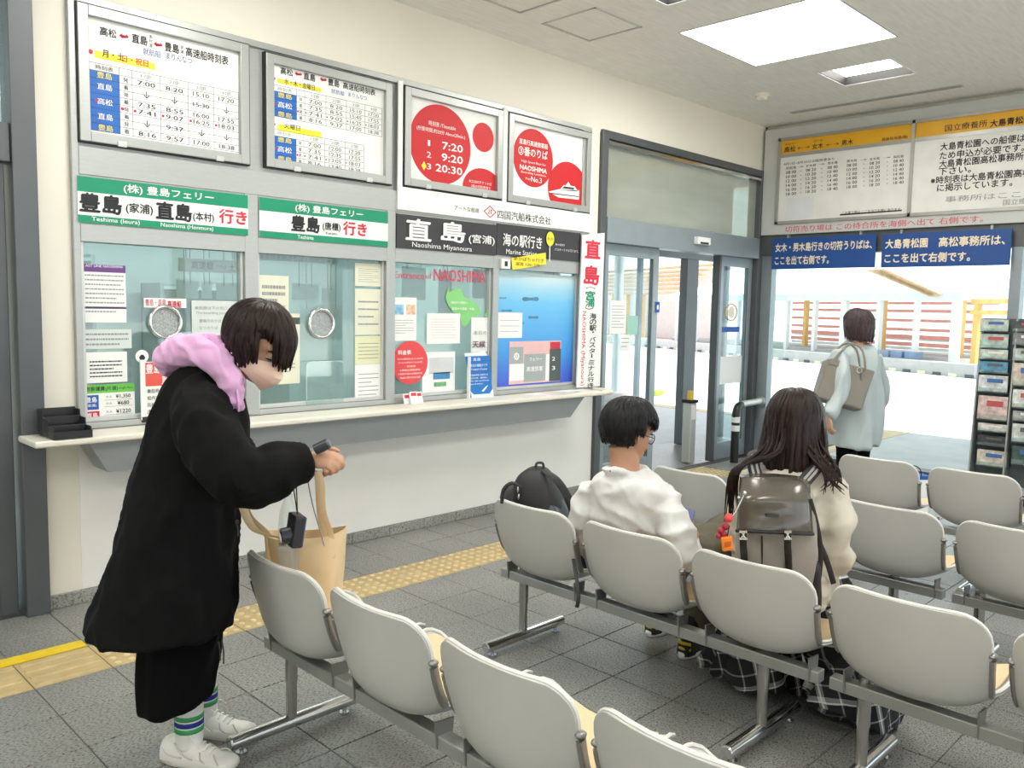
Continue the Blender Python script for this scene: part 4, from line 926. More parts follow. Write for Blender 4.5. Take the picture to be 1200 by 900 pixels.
# acrylic document hatch of window 2 and 1
acr = glass('acrylic', (0.93, 0.97, 0.97), 1.6, 0.05, (0.7, 0.85, 0.85))
for x0, x1, l in ((355, 398, 'clear acrylic arch over the document slot of the second window'),):
    a = FG.uv(x0, 424); b = FG.uv(x1, 473); t = thing('acrylic_hatch', l, 'hatch', ((a[0]+b[0])/2, 4.50, b[1]))
    hw = (b[0]-a[0])/2; hh = a[1]-b[1]
    P = [(-hw, 0), (hw, 0), (hw, hh-0.03)]+[(hw-0.03*(1-math.cos(q*PI/8)), hh-0.03+0.03*math.sin(q*PI/8)) for q in range(1, 5)]+[(-hw+0.03*(1-math.cos(q*PI/8)), hh-0.03+0.03*math.sin(q*PI/8)) for q in range(4, 0, -1)]+[(-hw, hh-0.03)]
    MB().prism([Vector((x, -0.03, z)) for x, z in P], Vector((0, 0.006, 0))).build('acrylic_plate', acr, t)
    MB().tube([(x, -0.028, z) for x, z in P[2:]+[P[0]]], 0.003, n=6, k=1).build('plate_edge', glass('acrylic_edge', (0.7, 0.85, 0.85), 2.5, 0.5, (0.85, 0.93, 0.93)), t)
# window 3
R_ = MB(); t = thing('window_lettering', 'red lettering reading Entrance of and the island name on the third window', 'lettering', FG.at(*CE(300, 430), .003))
E_(R_, 'Entrance', 135, 428, 160, 34, .01, .006); E_(R_, 'of', 238, 432, 32, 28, .01, .006); E_(R_, 'NAOSHIMA', 410, 432, 280, 62, .02, .006); on_sheet(t, R_, 'red_lettering', mat('rose_print', (0.62, 0.06, 0.12), 0.6))
t = thing('island_map_cutout', 'bright green island shaped cutout on the third window', 'map', FG.at(*CE(430, 600), .003))
P = [(345, 492), (352, 520), (385, 498), (410, 500), (432, 545), (470, 560), (512, 600), (520, 630), (500, 650), (470, 655), (452, 690), (436, 705), (420, 698), (408, 640), (370, 625), (345, 590), (330, 550)]
mb = MB(); mb.prism([FG.at(*CE(x, y), .004) for x, y in P], FG.N*.0015); mb.prism([FG.at(*CE(x, y), .004) for x, y in ((540, 640), (556, 622), (562, 645), (550, 655))], FG.N*.0015); on_sheet(t, mb, 'green_shape', mat('leaf_green_print', (0.25, 0.62, 0.22), 0.6))
Wt = MB(); E_(Wt, '高松から豊島へ', 405, 575, 90, 14, .01, .0065, CE); E_(Wt, '豊島から直島・大島', 425, 608, 120, 14, .01, .0065, CE)
for k in (0,): on_sheet(t, Wt, 'white_lettering', whiteink)
Wt.v = Wt.v
t = notice('white leaflet with a blue picture on the left of the third window', *CE(45, 545), *CE(172, 780), 0)
mb = MB(); FG.prect(mb, *CE(48, 585), *CE(104, 640), .0005, .0048); on_sheet(t, mb, 'blue_picture', mat('sky_print', (0.25, 0.5, 0.7), 0.6, var=.3, vscale=30)); mb = MB(); FG.prect(mb, *CE(118, 585), *CE(168, 640), .0005, .0048); on_sheet(t, mb, 'orange_picture', mat('peach_print', (0.8, 0.55, 0.4), 0.6, var=.3, vscale=30)); on_sheet(t, lines_mb(FG, t, 6, .0048, top=.5, hh=.22, seed=31), 'small_print', greyink)
t = notice('square white notice with faint red writing in the middle of the third window', *CE(228, 632), *CE(405, 795), 8, lift=.008, hh=.12, top=.15, inkm=mat('faint_red', (0.65, 0.35, 0.35), .7), seed=33)
t = notice('narrow white slip with large handwritten marks beside the green island map', *CE(468, 655), *CE(560, 840), 0, lift=.008)
B = MB(); E_(B, '本日の', 514, 738, 70, 22, 0, .0105); E_(B, '天候', 508, 800, 70, 36, .02, .0105); on_sheet(t, B, 'dark_lettering', mat('maroon_ink', (0.12, 0.03, 0.06), .7))
t = thing('red_oval_notice', 'round red fare notice at the lower left of the third window', 'notice', FG.at(*CF(136, 345), .008))
u, v = FG.uv(*CF(136, 345)); u2 = FG.uv(*CF(230, 345))[0]; v2 = FG.uv(*CF(136, 228))[1]; mb = MB(); FG.disc(mb, u, v, u2-u, v2-v, .002, .010); on_sheet(t, mb, 'red_disc', mat('tomato_print', (0.75, 0.07, 0.08), .5))
Wt = MB(); E_(Wt, '料金表', 105, 290, 70, 24, .02, .013, CF)
for q in range(6): E_(Wt, ('大人(高校生以上)500円', '小人(小学生以下)300円', '・往復券', '※旅客定員制限有', '※満席の場合は乗船不可', 'Adult 500 Child 300')[q], 136, 325+q*20, (140, 130, 60, 110, 130, 110)[q], 11, 0, .013, CF)
on_sheet(t, Wt, 'white_lettering', whiteink)
t = notice('framed seaside picture postcard at the bottom of the third window', *CF(205, 290), *CF(378, 520), 0, lift=.006, cat='picture', name='seaside_picture')
mb = MB(); FG.prect(mb, *CF(240, 320), *CF(372, 400), .0005, .0078); on_sheet(t, mb, 'sky_area', mat('dusk_sky_print', (0.62, 0.66, 0.68), .6, var=.1)); mb = MB(); FG.prect(mb, *CF(262, 400), *CF(352, 432), .0005, .0078); on_sheet(t, mb, 'sea_area', mat('sea_blue_print', (0.06, 0.25, 0.5), .5, var=.2, vscale=30)); mb = MB(); FG.prect(mb, *CF(266, 452), *CF(332, 472), .0005, .0078); on_sheet(t, mb, 'green_area', mat('grass_print', (0.15, 0.38, 0.2), .5, var=.3, vscale=30))
# blue hanging notice (in front of the window mullion)
FM = Face(1, 4.44)
t = thing('blue_notice_card', 'blue card notice with white text leaning between third and fourth window', 'notice', FM.at(*CF(515, 520)))
mb = MB(); mb.prism([FM.at(*CF(x, y)) for x, y in ((440, 312), (568, 308), (584, 490), (570, 512), (486, 518), (468, 500))], FM.N*.003); on_sheet(t, mb, 'blue_card', mat('strong_blue_print', (0.01, 0.17, 0.55), .5))
mb = MB(); mb.prism([FM.at(*CF(x, y), -.004) for x, y in ((436, 296), (548, 286), (560, 310), (440, 314))], FM.N*.004); mb.prism([FM.at(*CF(x, y), -.004) for x, y in ((468, 500), (590, 490), (594, 535), (478, 545))], FM.N*.004); on_sheet(t, mb, 'white_backing', whitep)
Wt = MB(); E_(Wt, '直島', 500, 328, 40, 16, .02, .0, CF); E_(Wt, '本日の運航ダイヤ', 512, 360, 92, 16, .01, 0, CF); E_(Wt, "Today's Cruise", 512, 382, 88, 14, .01, 0, CF)
Wt.v = [tuple(Vector(v)+Vector((0, -.064*0, 0))) for v in Wt.v]
Wt = MB()
for s, x, y, w_, h_ in (('直島', 500, 328, 40, 16), ('本日の運航ダイヤ', 512, 360, 92, 16), ("Today's Cruise", 512, 382, 88, 14), ('高速旅客船 直島行は', 510, 412, 100, 10), ('当分の間、運休致し', 512, 428, 96, 9), ('The high speed boat', 516, 444, 100, 9), ('out of service', 500, 460, 66, 9)): FM.text(Wt, s, *CF(x, y), w_/4.615, h_/4.615, .004, .01)
mb2 = [FM.at(*CF(x, y), .004) for x, y in ((526, 500), (545, 478), (562, 466), (548, 488), (536, 502))]; Wt.prism(mb2, FM.N*.0004)
on_sheet(t, Wt, 'white_lettering', whiteink)
# window 4: sea poster
def seamat():
    m = bpy.data.materials.new('sea_poster_print'); m.use_nodes = True; nt = m.node_tree; b = nt.nodes['Principled BSDF']; L = nt.links; b.inputs['Roughness'].default_value = .4
    g = nt.nodes.new('ShaderNodeNewGeometry'); sp = nt.nodes.new('ShaderNodeSeparateXYZ'); L.new(g.outputs['Position'], sp.inputs[0])
    mr = nt.nodes.new('ShaderNodeMapRange'); mr.inputs[1].default_value = 1.84; mr.inputs[2].default_value = .93; L.new(sp.outputs[2], mr.inputs[0])
    n = nt.nodes.new('ShaderNodeTexNoise'); n.inputs['Scale'].default_value = 2.5; L.new(g.outputs['Position'], n.inputs[0])
    ad = nt.nodes.new('ShaderNodeMath'); ad.operation = 'MULTIPLY_ADD'; ad.inputs[1].default_value = .12; L.new(n.outputs[0], ad.inputs[0]); L.new(mr.outputs[0], ad.inputs[2])
    cr = nt.nodes.new('ShaderNodeValToRGB'); e = cr.color_ramp.elements; e[0].position = 0.05; e[0].color = (.70, .80, .80, 1); e[1].position = 1.0; e[1].color = (.06, .12, .62, 1)
    for p, c in ((.2, (.33, .62, .80, 1)), (.32, (.16, .52, .85, 1)), (.75, (.06, .32, .78, 1))): q = e.new(p); q.color = c
    L.new(ad.outputs[0], cr.inputs[0]); L.new(cr.outputs[0], b.inputs['Base Color']); return m
t = sheet('sea_poster', 'large blue sea poster with distant islands filling the fourth window', 'poster', FG, 582.5, 318, 672.5, 456, seamat(), lift=.003)
islm = mat('island_print', (0.08, 0.22, 0.38), .5, var=.2)
mb = MB()
for x, y, w_, h_ in ((790, 556, 90, 24), (805, 655, 55, 16), (640, 550, 40, 8), (748, 686, 14, 12), (660, 618, 60, 12)):
    p = CE(x, y); mb.prism([FG.at(p[0]+w_/9.2*math.cos(a_)*(1 if abs(math.cos(a_)) > .3 else .9), p[1]-h_/9.2*(math.sin(a_)+.35*math.sin(3*a_)), .0045) for a_ in [2*PI*k/18 for k in range(18)]], FG.N*.0004)
on_sheet(t, mb, 'island_shapes', islm)
notice('plain white note at the left edge of the sea poster', *CE(609, 628), *CE(742, 765), 3, lift=.006, hh=.1, seed=41)
t = sheet('photo_collage', 'framed collage of grey and red panels at the bottom of the sea poster', 'picture', FG, *CF(675, 232), *CF(948, 445), mat('pink_print', (0.78, 0.50, 0.50), .5), lift=.006)
def crect(t, name, x0, y0, x1, y1, m_, l=.008, rr_=0):
    mb = MB(); FG.prect(mb, *CF(x0, y0), *CF(x1, y1), .0006, l); o = on_sheet(t, mb, name, m_)
gp = mat('collage_grey', (0.36, 0.40, 0.40), .5); gd = mat('collage_dark', (0.08, 0.10, 0.10), .5)
crect(t, 'red_block', 895, 234, 948, 280, mat('crimson_print', (.6, .03, .06), .5)); crect(t, 'dark_column', 892, 272, 948, 442, gd, .009); crect(t, 'grey_panel', 678, 262, 748, 350, gp); crect(t, 'grey_panel', 754, 300, 868, 442, gp); crect(t, 'white_panel', 676, 355, 752, 440, whitep); crect(t, 'white_panel', 870, 300, 890, 442, whitep)
Wt = MB()
for s, x, y, w_, h_ in (('フェリー', 815, 326, 66, 16), ('高速旅客', 810, 378, 88, 26), ('2', 912, 324, 16, 20), ('3', 912, 374, 16, 20)): FG.text(Wt, s, *CF(x, y), w_/4.615, h_/4.615, .0105, .02)
mb = Wt; u, v = FG.uv(*CF(712, 312)); 
for k in range(8): FG.disc(mb, u+.022*math.cos(k*PI/4), v+.022*math.sin(k*PI/4), .008, .009, .0005, .0095, 10)
FG.disc(mb, u, v, .008, .009, .0005, .0095, 10); on_sheet(t, Wt, 'white_lettering', whiteink)

# things on the counter
traym = mat('black_plastic', (0.02, 0.02, 0.022), 0.35)
t = thing('form_tray', 'black stepped paper tray at the left end of the ticket counter', 'tray', (1.315, 4.33, 0.8985))
m = MB()
for k in range(3):
    y0 = 0.10-k*0.075; h = 0.125-k*0.035
    m = MB(); m.box((-.085, y0, 0), (.085, y0+.006, h)).box((-.085, y0-.075+.006, 0), (-.079, y0, h*0.95)).box((.079, y0-.075+.006, 0), (.085, y0, h*0.95)).box((-.079, y0-.075+.006, 0), (.079, y0, h-.065 if h > .07 else .004)); m.build('tray_step', traym, t, bevel=.0015)
MB().box((-.085, -.13, 0), (.085, -.125, .035)).build('tray_front', traym, t)
t = thing('card_holder', 'small white holder of red marked cards on the counter below the round red notice', 'card holder', (3.50, 4.38, 0.898))
for k, (dx, dy, h, rz) in enumerate(((-.05, .02, .07, .1), (-.015, -.01, .085, -.12), (.04, 0, .08, .08))):
    o = MB().box((-.028, -.004, 0), (.028, .004, h)).build('card', whitep, t, bevel=.001); o.location = (dx, dy, 0); o.rotation_euler = (-.25, 0, rz)
    o2 = MB().box((-.02, -.0048, h-.03), (.02, -.004, h-.008)).build('red_mark', redink, o)
t = thing('counter_papers', 'loose white papers lying on the counter under the sea poster', 'papers', (4.8, 4.36, 0.8975))
for k, (dx, dy, rz) in enumerate(((-.15, 0, .1), (.05, .01, -.15), (.22, -.01, .05))):
    o = MB().box((-.10, -.06, 0), (.10, .06, .002)).build('sheet', mat('pinkish_paper', (.8, .68, .72), .6) if k == 1 else whitep, t); o.location = (dx, dy, .002*k); o.rotation_euler.z = rz
t = thing('mint_frame', 'white picture easel back leaning on the third window sill', 'easel', (4.02, 4.44, .897)); MB().box((-.004, -.03, 0), (.004, .0, .30)).build('easel_leg', whitep, t)

# ---------------------------------------------------------------- board above the glass wall
KA = lambda x, y: (880+x/3.75, 100+y/3.75)
FB8 = Face(0, 8.30)
boardm = mat('light_grey_board', (0.56, 0.58, 0.57), 0.35, var=.03)
t = thing('timetable_board', 'long grey board with yellow headings mounted high over the glass wall', 'notice board', (8.25, 2.5, 2.36))
c = Matrix.Translation(-t.location)
o = MB().box((8.2, 0.2, 2.365), (8.3, 4.47, 3.455)).build('board_body', boardm, t, bevel=.004); o.matrix_parent_inverse = c
F2 = Face(0, 8.2)
def u8(x, y): return F2.uv(*KA(x, y))
pa = u8(125, 235); pb = u8(110, 610); pm = u8(722, 170); 
UL = pa[0]; UM = u8(718, 200)[0]; UR = -0.9; VT = pa[1]; VB = u8(115, 612)[1]
mb = MB(); q = .03
for a, b, c0, d in ((UL, VT-q, UR, VT), (UL, VB, UR, VB+q), (UL, VB, UL+q, VT), (UM-q/2, VB, UM+q/2, VT), (UM+1.72, VB, UM+1.72+q, VT)): F2.rect(mb, a, b, c0, d, .02, 0)
VH0 = u8(135, 320)[1]; VH1 = u8(135, 305)[1]
F2.rect(mb, UL, VH0, UR, VH1, .012, 0); on_sheet(t, mb, 'aluminium_rails', mat('board_rail_metal', (.40, .40, .38), .35, .6))
mb = MB(); F2.rect(mb, UL+q, VH1, UM-q/2, VT-q, .006, 0); F2.rect(mb, UM+q/2, VH1, UM+1.72, VT-q, .006, 0); on_sheet(t, mb, 'yellow_heading_panel', mat('amber_print', (0.80, 0.42, 0.01), .4, var=.03))
mb = MB(); F2.rect(mb, UL+q, VB+q, UM-q/2, VH0, .006, 0); F2.rect(mb, UM+q/2, VB+q, UM+1.72, VH0, .006, 0); on_sheet(t, mb, 'white_panel', mat('board_white', (.78, .79, .76), .4))
B = MB(); K_ = lambda m_, s, x, y, w_, h_, off=0.0, lift=.008: F2.text(m_, s, *KA(x, y), w_/3.75, h_/3.75, lift, off)
K_(B, '高松', 173, 281, 48, 24, .02); K_(B, '女木', 295, 267, 46, 24, .02); K_(B, '男木', 425, 251, 50, 24, .02); K_(B, '←→', 233, 274, 56, 10, .01); K_(B, '←→', 360, 260, 56, 10, .01); K_(B, '(鬼ヶ島)', 297, 244, 40, 9); K_(B, 'めおん', 173, 258, 40, 8); K_(B, '雌雄島海運(株)', 633, 233, 112, 16, .01)
K_(B, '国立療養所', 946, 178, 184, 30, .01); K_(B, '大島青松園', 1142, 158, 180, 32, .03)
for s, x, y, w_ in (('大島青松園への船便は官用船の', 1080, 258, 500), ('ため申込が必要です。', 1000, 292, 330), ('大島青松園高松事務所に申込', 1062, 325, 470), ('下さい。', 885, 376, 118), ('※時刻表は大島青松園高松事務所', 1055, 398, 530), ('に掲示しています。', 968, 440, 290), ):
    pass
rows8 = [('大島青松園への船便は官用船の', 834, 272, 36), ('ため申込が必要です。', 831, 311, 36), ('大島青松園高松事務所に申込', 829, 347, 36), ('下さい。', 826, 381, 34), ('※時刻表は大島青松園高松事務所', 792, 420, 35), ('に掲示しています。', 820, 452, 35)]
sl = -0.09
chh = abs(F2.uv(*KA(834, 255))[1]-F2.uv(*KA(834, 291))[1])*.92
for s, x, y, h_ in rows8:
    u, v = F2.uv(*KA(x, y)); vs, fs, x0, x1, y0, y1 = glyphs(s, .02, 2); hh_ = chh if s != '下さい。' else chh*.95
    wd = len(s)*chh*1.0; F2.utext(B, s, u+wd/2, v, wd, hh_, .008, .02)
on_sheet(t, B, 'black_lettering', ink)
G2 = MB(); u, v = F2.uv(*KA(855, 502)); F2.utext(G2, '事務所はここを出て右側にあります。', u+.85, v, 1.7, chh*.8, .008, 0); u, v = F2.uv(*KA(1110, 515)); F2.utext(G2, '国立療養所大島青松園', u+.3, v, .6, .05, .008, .01); on_sheet(t, G2, 'grey_lettering', greyink)
T8 = MB()
K_(T8, '8月1日~8月20日は臨時便あり', 255, 335, 220, 12); 
def col8(xs, head, nrow, y0, dy, sl_):
    for x, s in zip(xs, head): K_(T8, s, x, y0-sl_*(x-xs[0]), 44 if len(s) > 1 else 30, 12 if len(s) > 1 else 6, .01)
    for r_ in range(nrow):
        for k, x in enumerate(xs):
            s = ('%02d 00' % (8+2*r_), '→', '%02d 20' % (8+2*r_), '→', '%02d 40' % (8+2*r_))[k]
            K_(T8, s, x, y0-sl_*(x-xs[0])+dy*(r_+1)*1.0, 44 if k % 2 == 0 else 8, 13 if k % 2 == 0 else 5, .015)
col8((178, 220, 265, 312, 360), ('高松発', '→', '女木発', '→', '男木着'), 6, 363, 19, .12)
col8((445, 497, 545, 600, 650), ('男木発', '→', '女木発', '→', '高松着'), 6, 332, 19, .09)
K_(T8, 'この乗り場は ここを出て右側にあります。', 530, 553, 262, 13, .01); on_sheet(t, T8, 'timetable_lettering', ink)
mb = MB(); mb.prism([F2.at(*KA(x, y), .007) for x, y in ((392, 566), (664, 547), (664, 553), (392, 573))], F2.N*.0006); on_sheet(t, mb, 'black_underline', ink)
mb = MB(); F2.prect(mb, *KA(158, 497), *KA(272, 584), .0006, .006); on_sheet(t, mb, 'pale_patch', mat('pale_lilac_print', (.74, .76, .80), .5))
R_ = MB(); u, v = F2.uv(*KA(150, 634)); F2.utext(R_, '切符売り場は この待合所を海側へ出て 右側です。', u+.93, v+.0, 1.86, .062, .0012, .01); on_sheet(t, R_, 'red_lettering', mat('rose_print', (0, 0, 0)))
bluesign = mat('deep_blue_sign', (0.01, 0.07, 0.28), .35)
F3 = Face(0, 8.19)
for (p0, p1, l, l1, l2) in (((97, 682), (545, 800), 'left blue hanging sign with pale characters below the grey timetable board', ('女木・男木島行きの切符うりばは、', 118, 714, 425, 33), ('ここを出て右側です。', 118, 762, 245, 32)), ((580, 660), (1138, 790), 'larger blue hanging sign with pale characters nearest the brochure rack', None, None)):
    a = F3.uv(*KA(*p0)); b = F3.uv(*KA(*p1)); t = thing('blue_hanging_sign', l, 'sign', F3.pt((a[0]+b[0])/2, b[1], 0))
    if p0[0] == 580: a = (a[0], 2.318)
    else: a = (a[0], 2.325)
    mb = MB(); F3.rect(mb, a[0], b[1], b[0], a[1], .008, 0); on_sheet(t, mb, 'sign_panel', bluesign)
    for f in (.15, .85): mb = MB(); u = a[0]+(b[0]-a[0])*f; mb.box((8.199, -u-.01, a[1]-.05), (8.24, -u+.01, a[1]+.036)); on_sheet(t, mb, 'hanger', alu)
    Wt = MB()
    H_ = a[1]-b[1]; W_ = b[0]-a[0]
    rowsb = (('女木・男木島行きの切符うりばは、', .035, .70, .93), ('ここを出て右側です。', .035, .28, .54)) if p0[0] < 500 else (('大島青松園', .03, .70, .345), ('高松事務所は、', .465, .70, .49), ('ここを出て右側です。', .03, .27, .68))
    for s, fu, fv, wf in rowsb: F3.utext(Wt, s, a[0]+W_*(fu+wf/2), b[1]+H_*fv, W_*wf, H_*.27, .0095, .035)
    on_sheet(t, Wt, 'cream_lettering', creamink)
# ---------------------------------------------------------------- outside: canopy, pier shelter
can = link('canopy_roof', None, None); struct(can)
frame('roof_slab', cream, [((8.42, -8, 3.55), (12.6, 14, 3.75)), ((-3, YO+.2, 3.55), (8.42, 14, 3.75))], can, 0)
for y in (-5, -1, 9.5, 13): MB().cyl((12.3, y, -.02), (12.3, y, 3.55), .09, 16).build('canopy_post', alu2, can, smooth=True)
for i_, (x0, y0, x1, y1) in enumerate(((8.9, 4.05, 11.7, 4.35), (11.4, 4.35, 11.7, 9.0))):
    struct(MB().box((x0, y0, -.016), (x1, y1, -.008)).build('trim_5', mat('ochre_path_strip', (.62, .50, .30), .6, var=.15, vscale=8)))
whitepaint = mat('white_painted_steel', (0.80, 0.80, 0.78), .5); orangep = mat('orange_painted_wood', (0.80, 0.46, 0.14), .5, var=.08); redp = mat('red_painted_rail', (0.85, 0.33, 0.27), .5)  # rail red is paled in its colour to suggest overexposure
woodp = mat('pale_wood_boards', (0.55, 0.36, 0.20), .6, var=.15, vscale=5); kerbm = mat('grey_kerb_concrete', (0.42, 0.40, 0.38), .7, var=.08)
E0 = Vector((23.5, 6.67, 0)); ED = Vector((26.67-23.5, 14.02-6.67, 0)).normalized(); EN = Vector((ED.y, -ED.x, 0))
def ep(s, d, z): return E0+ED*s+EN*d+Vector((0, 0, z))
def ebox(mb, s0, s1, d0, d1, z0, z1): return mb.obox(ep((s0+s1)/2, (d0+d1)/2, (z0+z1)/2), ED*((s1-s0)/2), EN*((d1-d0)/2), ZX*((z1-z0)/2))
kb = struct(ebox(MB(), 0.0, 20, 0, .5, -.1, .33).build('kerb', kerbm))
for k in range(40): ebox(MB(), k*.5, k*.5+.25, -.02, 0, -.02, .07).build('kerb_marking', mat('pale_yellow_marking', (.8, .75, .5), .6) if k % 2 else mat('dark_marking', (.08, .08, .08), .6), kb)
rp = MB(); a = [ep(0, 0, -.02), ep(-3.6, 0, -.02), ep(-3.6, 0, 1.6), ep(0, 0, .33)]; rp.prism(a, EN*.3); struct(rp.build('kerb_ramp', mat('blue_grey_concrete', (.45, .47, .52), .7)))
sh = thing('pier_shelter', 'long white roofed pier shelter with red and white rails across the sunlit forecourt', 'shelter', (26, 12, 0))
shi = Matrix.Translation(-sh.location)
def S_(mb, name, m_): o = mb.build(name, m_, sh); o.matrix_parent_inverse = shi; return o
S_(ebox(MB(), 1.6, 16, 1.2, 5.2, 0.0, .38), 'platform', kerbm)
mb = MB(); a = [ep(1.2, 1.0, 2.15), ep(1.2, 5.5, 3.3), ep(1.2, 5.5, 3.4), ep(1.2, 1.0, 2.25)]; mb.prism(a, ED*15); S_(mb, 'roof', whitepaint)
S_(ebox(MB(), 1.2, 16.2, .86, 1.0, 2.0, 2.22), 'gutter', mat('pale_grey_gutter', (.55, .57, .6), .5))
for k in range(4): mb = MB(); o_ = k*.16; a = [ep(4.5-o_, .7, 2.90), ep(4.36-o_, .7, 2.95), ep(2.0-o_*.4, .7, 2.18), ep(2.15-o_*.4, .7, 2.10)]; mb.prism(a, EN*.08); S_(mb, 'verge_board', woodp)
for k in range(11): S_(ebox(MB(), 1.5+k*1.4, 1.62+k*1.4+(.12 if k % 3 == 0 else 0), 1.1, 1.25, .3, 2.1), 'shelter_post', whitepaint)
for k in (2.3, 5.2, 8.8): S_(ebox(MB(), k, k+.14, 2.2, 2.35, .3, 2.3), 'orange_post', orangep)
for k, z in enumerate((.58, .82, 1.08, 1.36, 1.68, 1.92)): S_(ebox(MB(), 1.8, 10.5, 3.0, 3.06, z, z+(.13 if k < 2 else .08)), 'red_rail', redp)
for k in range(5): S_(ebox(MB(), 1.8, 10.5, 3.04, 3.1, .46+k*.3, .46+k*.3+.1), 'white_rail', whitepaint)
for k in range(3): ebx = S_(ebox(MB(), 2.4+k*.5, 2.8+k*.5, .6, .9, .33, .52), 'blue_box', mat('navy_crate', (.2, .28, .42), .5))
# timber gantry at the right
gt = thing('timber_gantry', 'orange timber gantry with a broad beam right of the pier shelter', 'gantry', (24, 5.5, 0)); gi = Matrix.Translation(-gt.location)
def Gt(mb, name, m_): o = mb.build(name, m_, gt); o.matrix_parent_inverse = gi; return o
for s in (1.05, -.9, -1.5): Gt(ebox(MB(), s, s+.16, 1.3, 1.45, 0, 1.95), 'gantry_post', orangep)
for z in (1.62, 1.92): Gt(ebox(MB(), -3.5, 1.3, 1.28, 1.46, z, z+.13), 'gantry_beam', orangep)
Gt(ebox(MB(), -.55, -.30, 1.1, 1.3, 0, 2.25), 'white_column', whitepaint)
# timber building seen through the open door
tb = thing('timber_pavilion', 'pavilion with brown boarded eaves and thin orange posts beyond the open door', 'pavilion', (34, 25, 0)); ti = Matrix.Translation(-tb.location)
def Tb(mb, name, m_): o = mb.build(name, m_, tb); o.matrix_parent_inverse = ti; return o
for k in range(7): Tb(ebox(MB(), 17, 30, 2.0+k*.32, 2.29+k*.32, 2.35+k*.22, 2.45+k*.22), 'eave_board', woodp)
for k in range(6): Tb(ebox(MB(), 20+k*1.5, 20.2+k*1.5, 2.0, 2.2, 0, 2.4), 'pavilion_post', orangep)
Tb(ebox(MB(), 17, 30, 4.5, 4.7, 0, 3.6), 'pavilion_wall', whitepaint)
Tb(ebox(MB(), 17, 30, 1.7, 4.5, -.1, .18), 'pavilion_base', mat('pink_stone', (.6, .42, .40), .7))
struct(MB().box((10.5, 8.9, -.02), (12.2, 9.1, .1)).build('kerb_edge', mat('pink_stone', (0, 0, 0))))
t = thing('lime_block', 'small lime green floor block out on the bright forecourt', 'marker', aZ(767, 463, -.013)); MB().box((-.14, -.12, 0), (.14, .12, .10)).build('marker_block', mat('lime_plastic', (.35, .75, .05), .5), t, bevel=.02)

# ---------------------------------------------------------------- door stickers and stand
FD = Face(1, 4.549)
def sticker(label, x0, y0, x1, y1, m_, rows_=0, face=FD, name='door_notice', cat='notice'):
    t = sheet(name, label, cat, face, x0, y0, x1, y1, m_, .001, .001)
    if rows_: on_sheet(t, lines_mb(face, t, rows_, .0022, hh=.2, top=.12, seed=rows_), 'small_print', greyink)
    return t
sticker('white printed notice on the left glass leaf of the sliding door', 715, 352, 733, 391, whitep, 8)
sticker('pale teal notice on the left glass leaf beside the white one', 735, 370, 747, 392, mat('mint_print', (.35, .62, .55), .6))
sticker('small white notice low on the left glass leaf', 727, 392, 738, 411, whitep, 3)
sticker('white poster low on the right glass leaf', 843, 418, 868, 448, whitep, 0)
t = sticker('blue lettered strip across the right glass leaf', 843, 383, 866, 389, blueink)
t = thing('orange_ring_sticker', 'orange ring sticker on the right glass leaf of the sliding door', 'sticker', FD.at(857, 366, .001))
MB().tube([(.11*math.cos(2*PI*k/28), 0, .085*math.sin(2*PI*k/28)) for k in range(28)], .007, n=6, k=1, closed=True).build('ring', orangep, t)
MB().cyl((0, 0, 0), (0, -.002, 0), .06, 24).build('disc', mat('pale_cream_print', (.8, .75, .6), .6), t)
t = thing('access_sticker', 'small blue square sticker with a white mark on the door edge', 'sticker', FD.at(768, 360, .03)); t.location.y = 4.525
MB().box((-.03, -.002, -.05), (.03, 0, .05)).build('sticker_sheet', blueink, t); MB().ell((0, -.003, .0), (.015, .001, .025), n=12, m=6).build('white_mark', whiteink, t)
p = aZ(821, 533); t = thing('hand_rub_stand', 'narrow grey stand with a dark top beside the open sliding door leaf', 'stand', (7.36, 4.72, 0))
MB().box((-.05, -.05, 0), (.05, .05, .62)).build('stand_body', alu2, t, bevel=.008); MB().box((-.06, -.06, .62), (.06, .06, .65)).build('stand_top', blackm, t); MB().cyl((0, 0, .65), (0, 0, .74), .03, 16).build('yellow_pump', mat('amber_plastic', (.8, .5, .05), .3), t, smooth=True); MB().box((-.045, -.052, .45), (.045, -.05, .6)).build('white_panel', whitep, t)
# guard rail by the door
t = thing('guard_rail', 'black guard post with two white bands and a grey handrail by the sliding door', 'guard rail', (7.73, 4.40, 0))
MB().tube([(0, 0, 0), (0, 0, .42), (0, 0, .50), (.03, -.0, .575), (.10, -.0, .60)], [.042, .042, .042, .04, .036], n=18, k=4).build('guard_post', mat('black_gloss_plastic', (.015, .015, .016), .3), t, smooth=True)
for z in (.33, .42): MB().cyl((0, 0, z), (0, 0, z+.06), .0435, 20).build('white_band', whitep, t, smooth=True)
MB().tube([(.08, 0, .60), (.50, 0, .61)], .034, n=14, k=1).build('handrail', alu2, t, smooth=True)
MB().cyl((.49, 0, .61), (.51, 0, .61), .05, 18).build('rail_flange', alu, t)

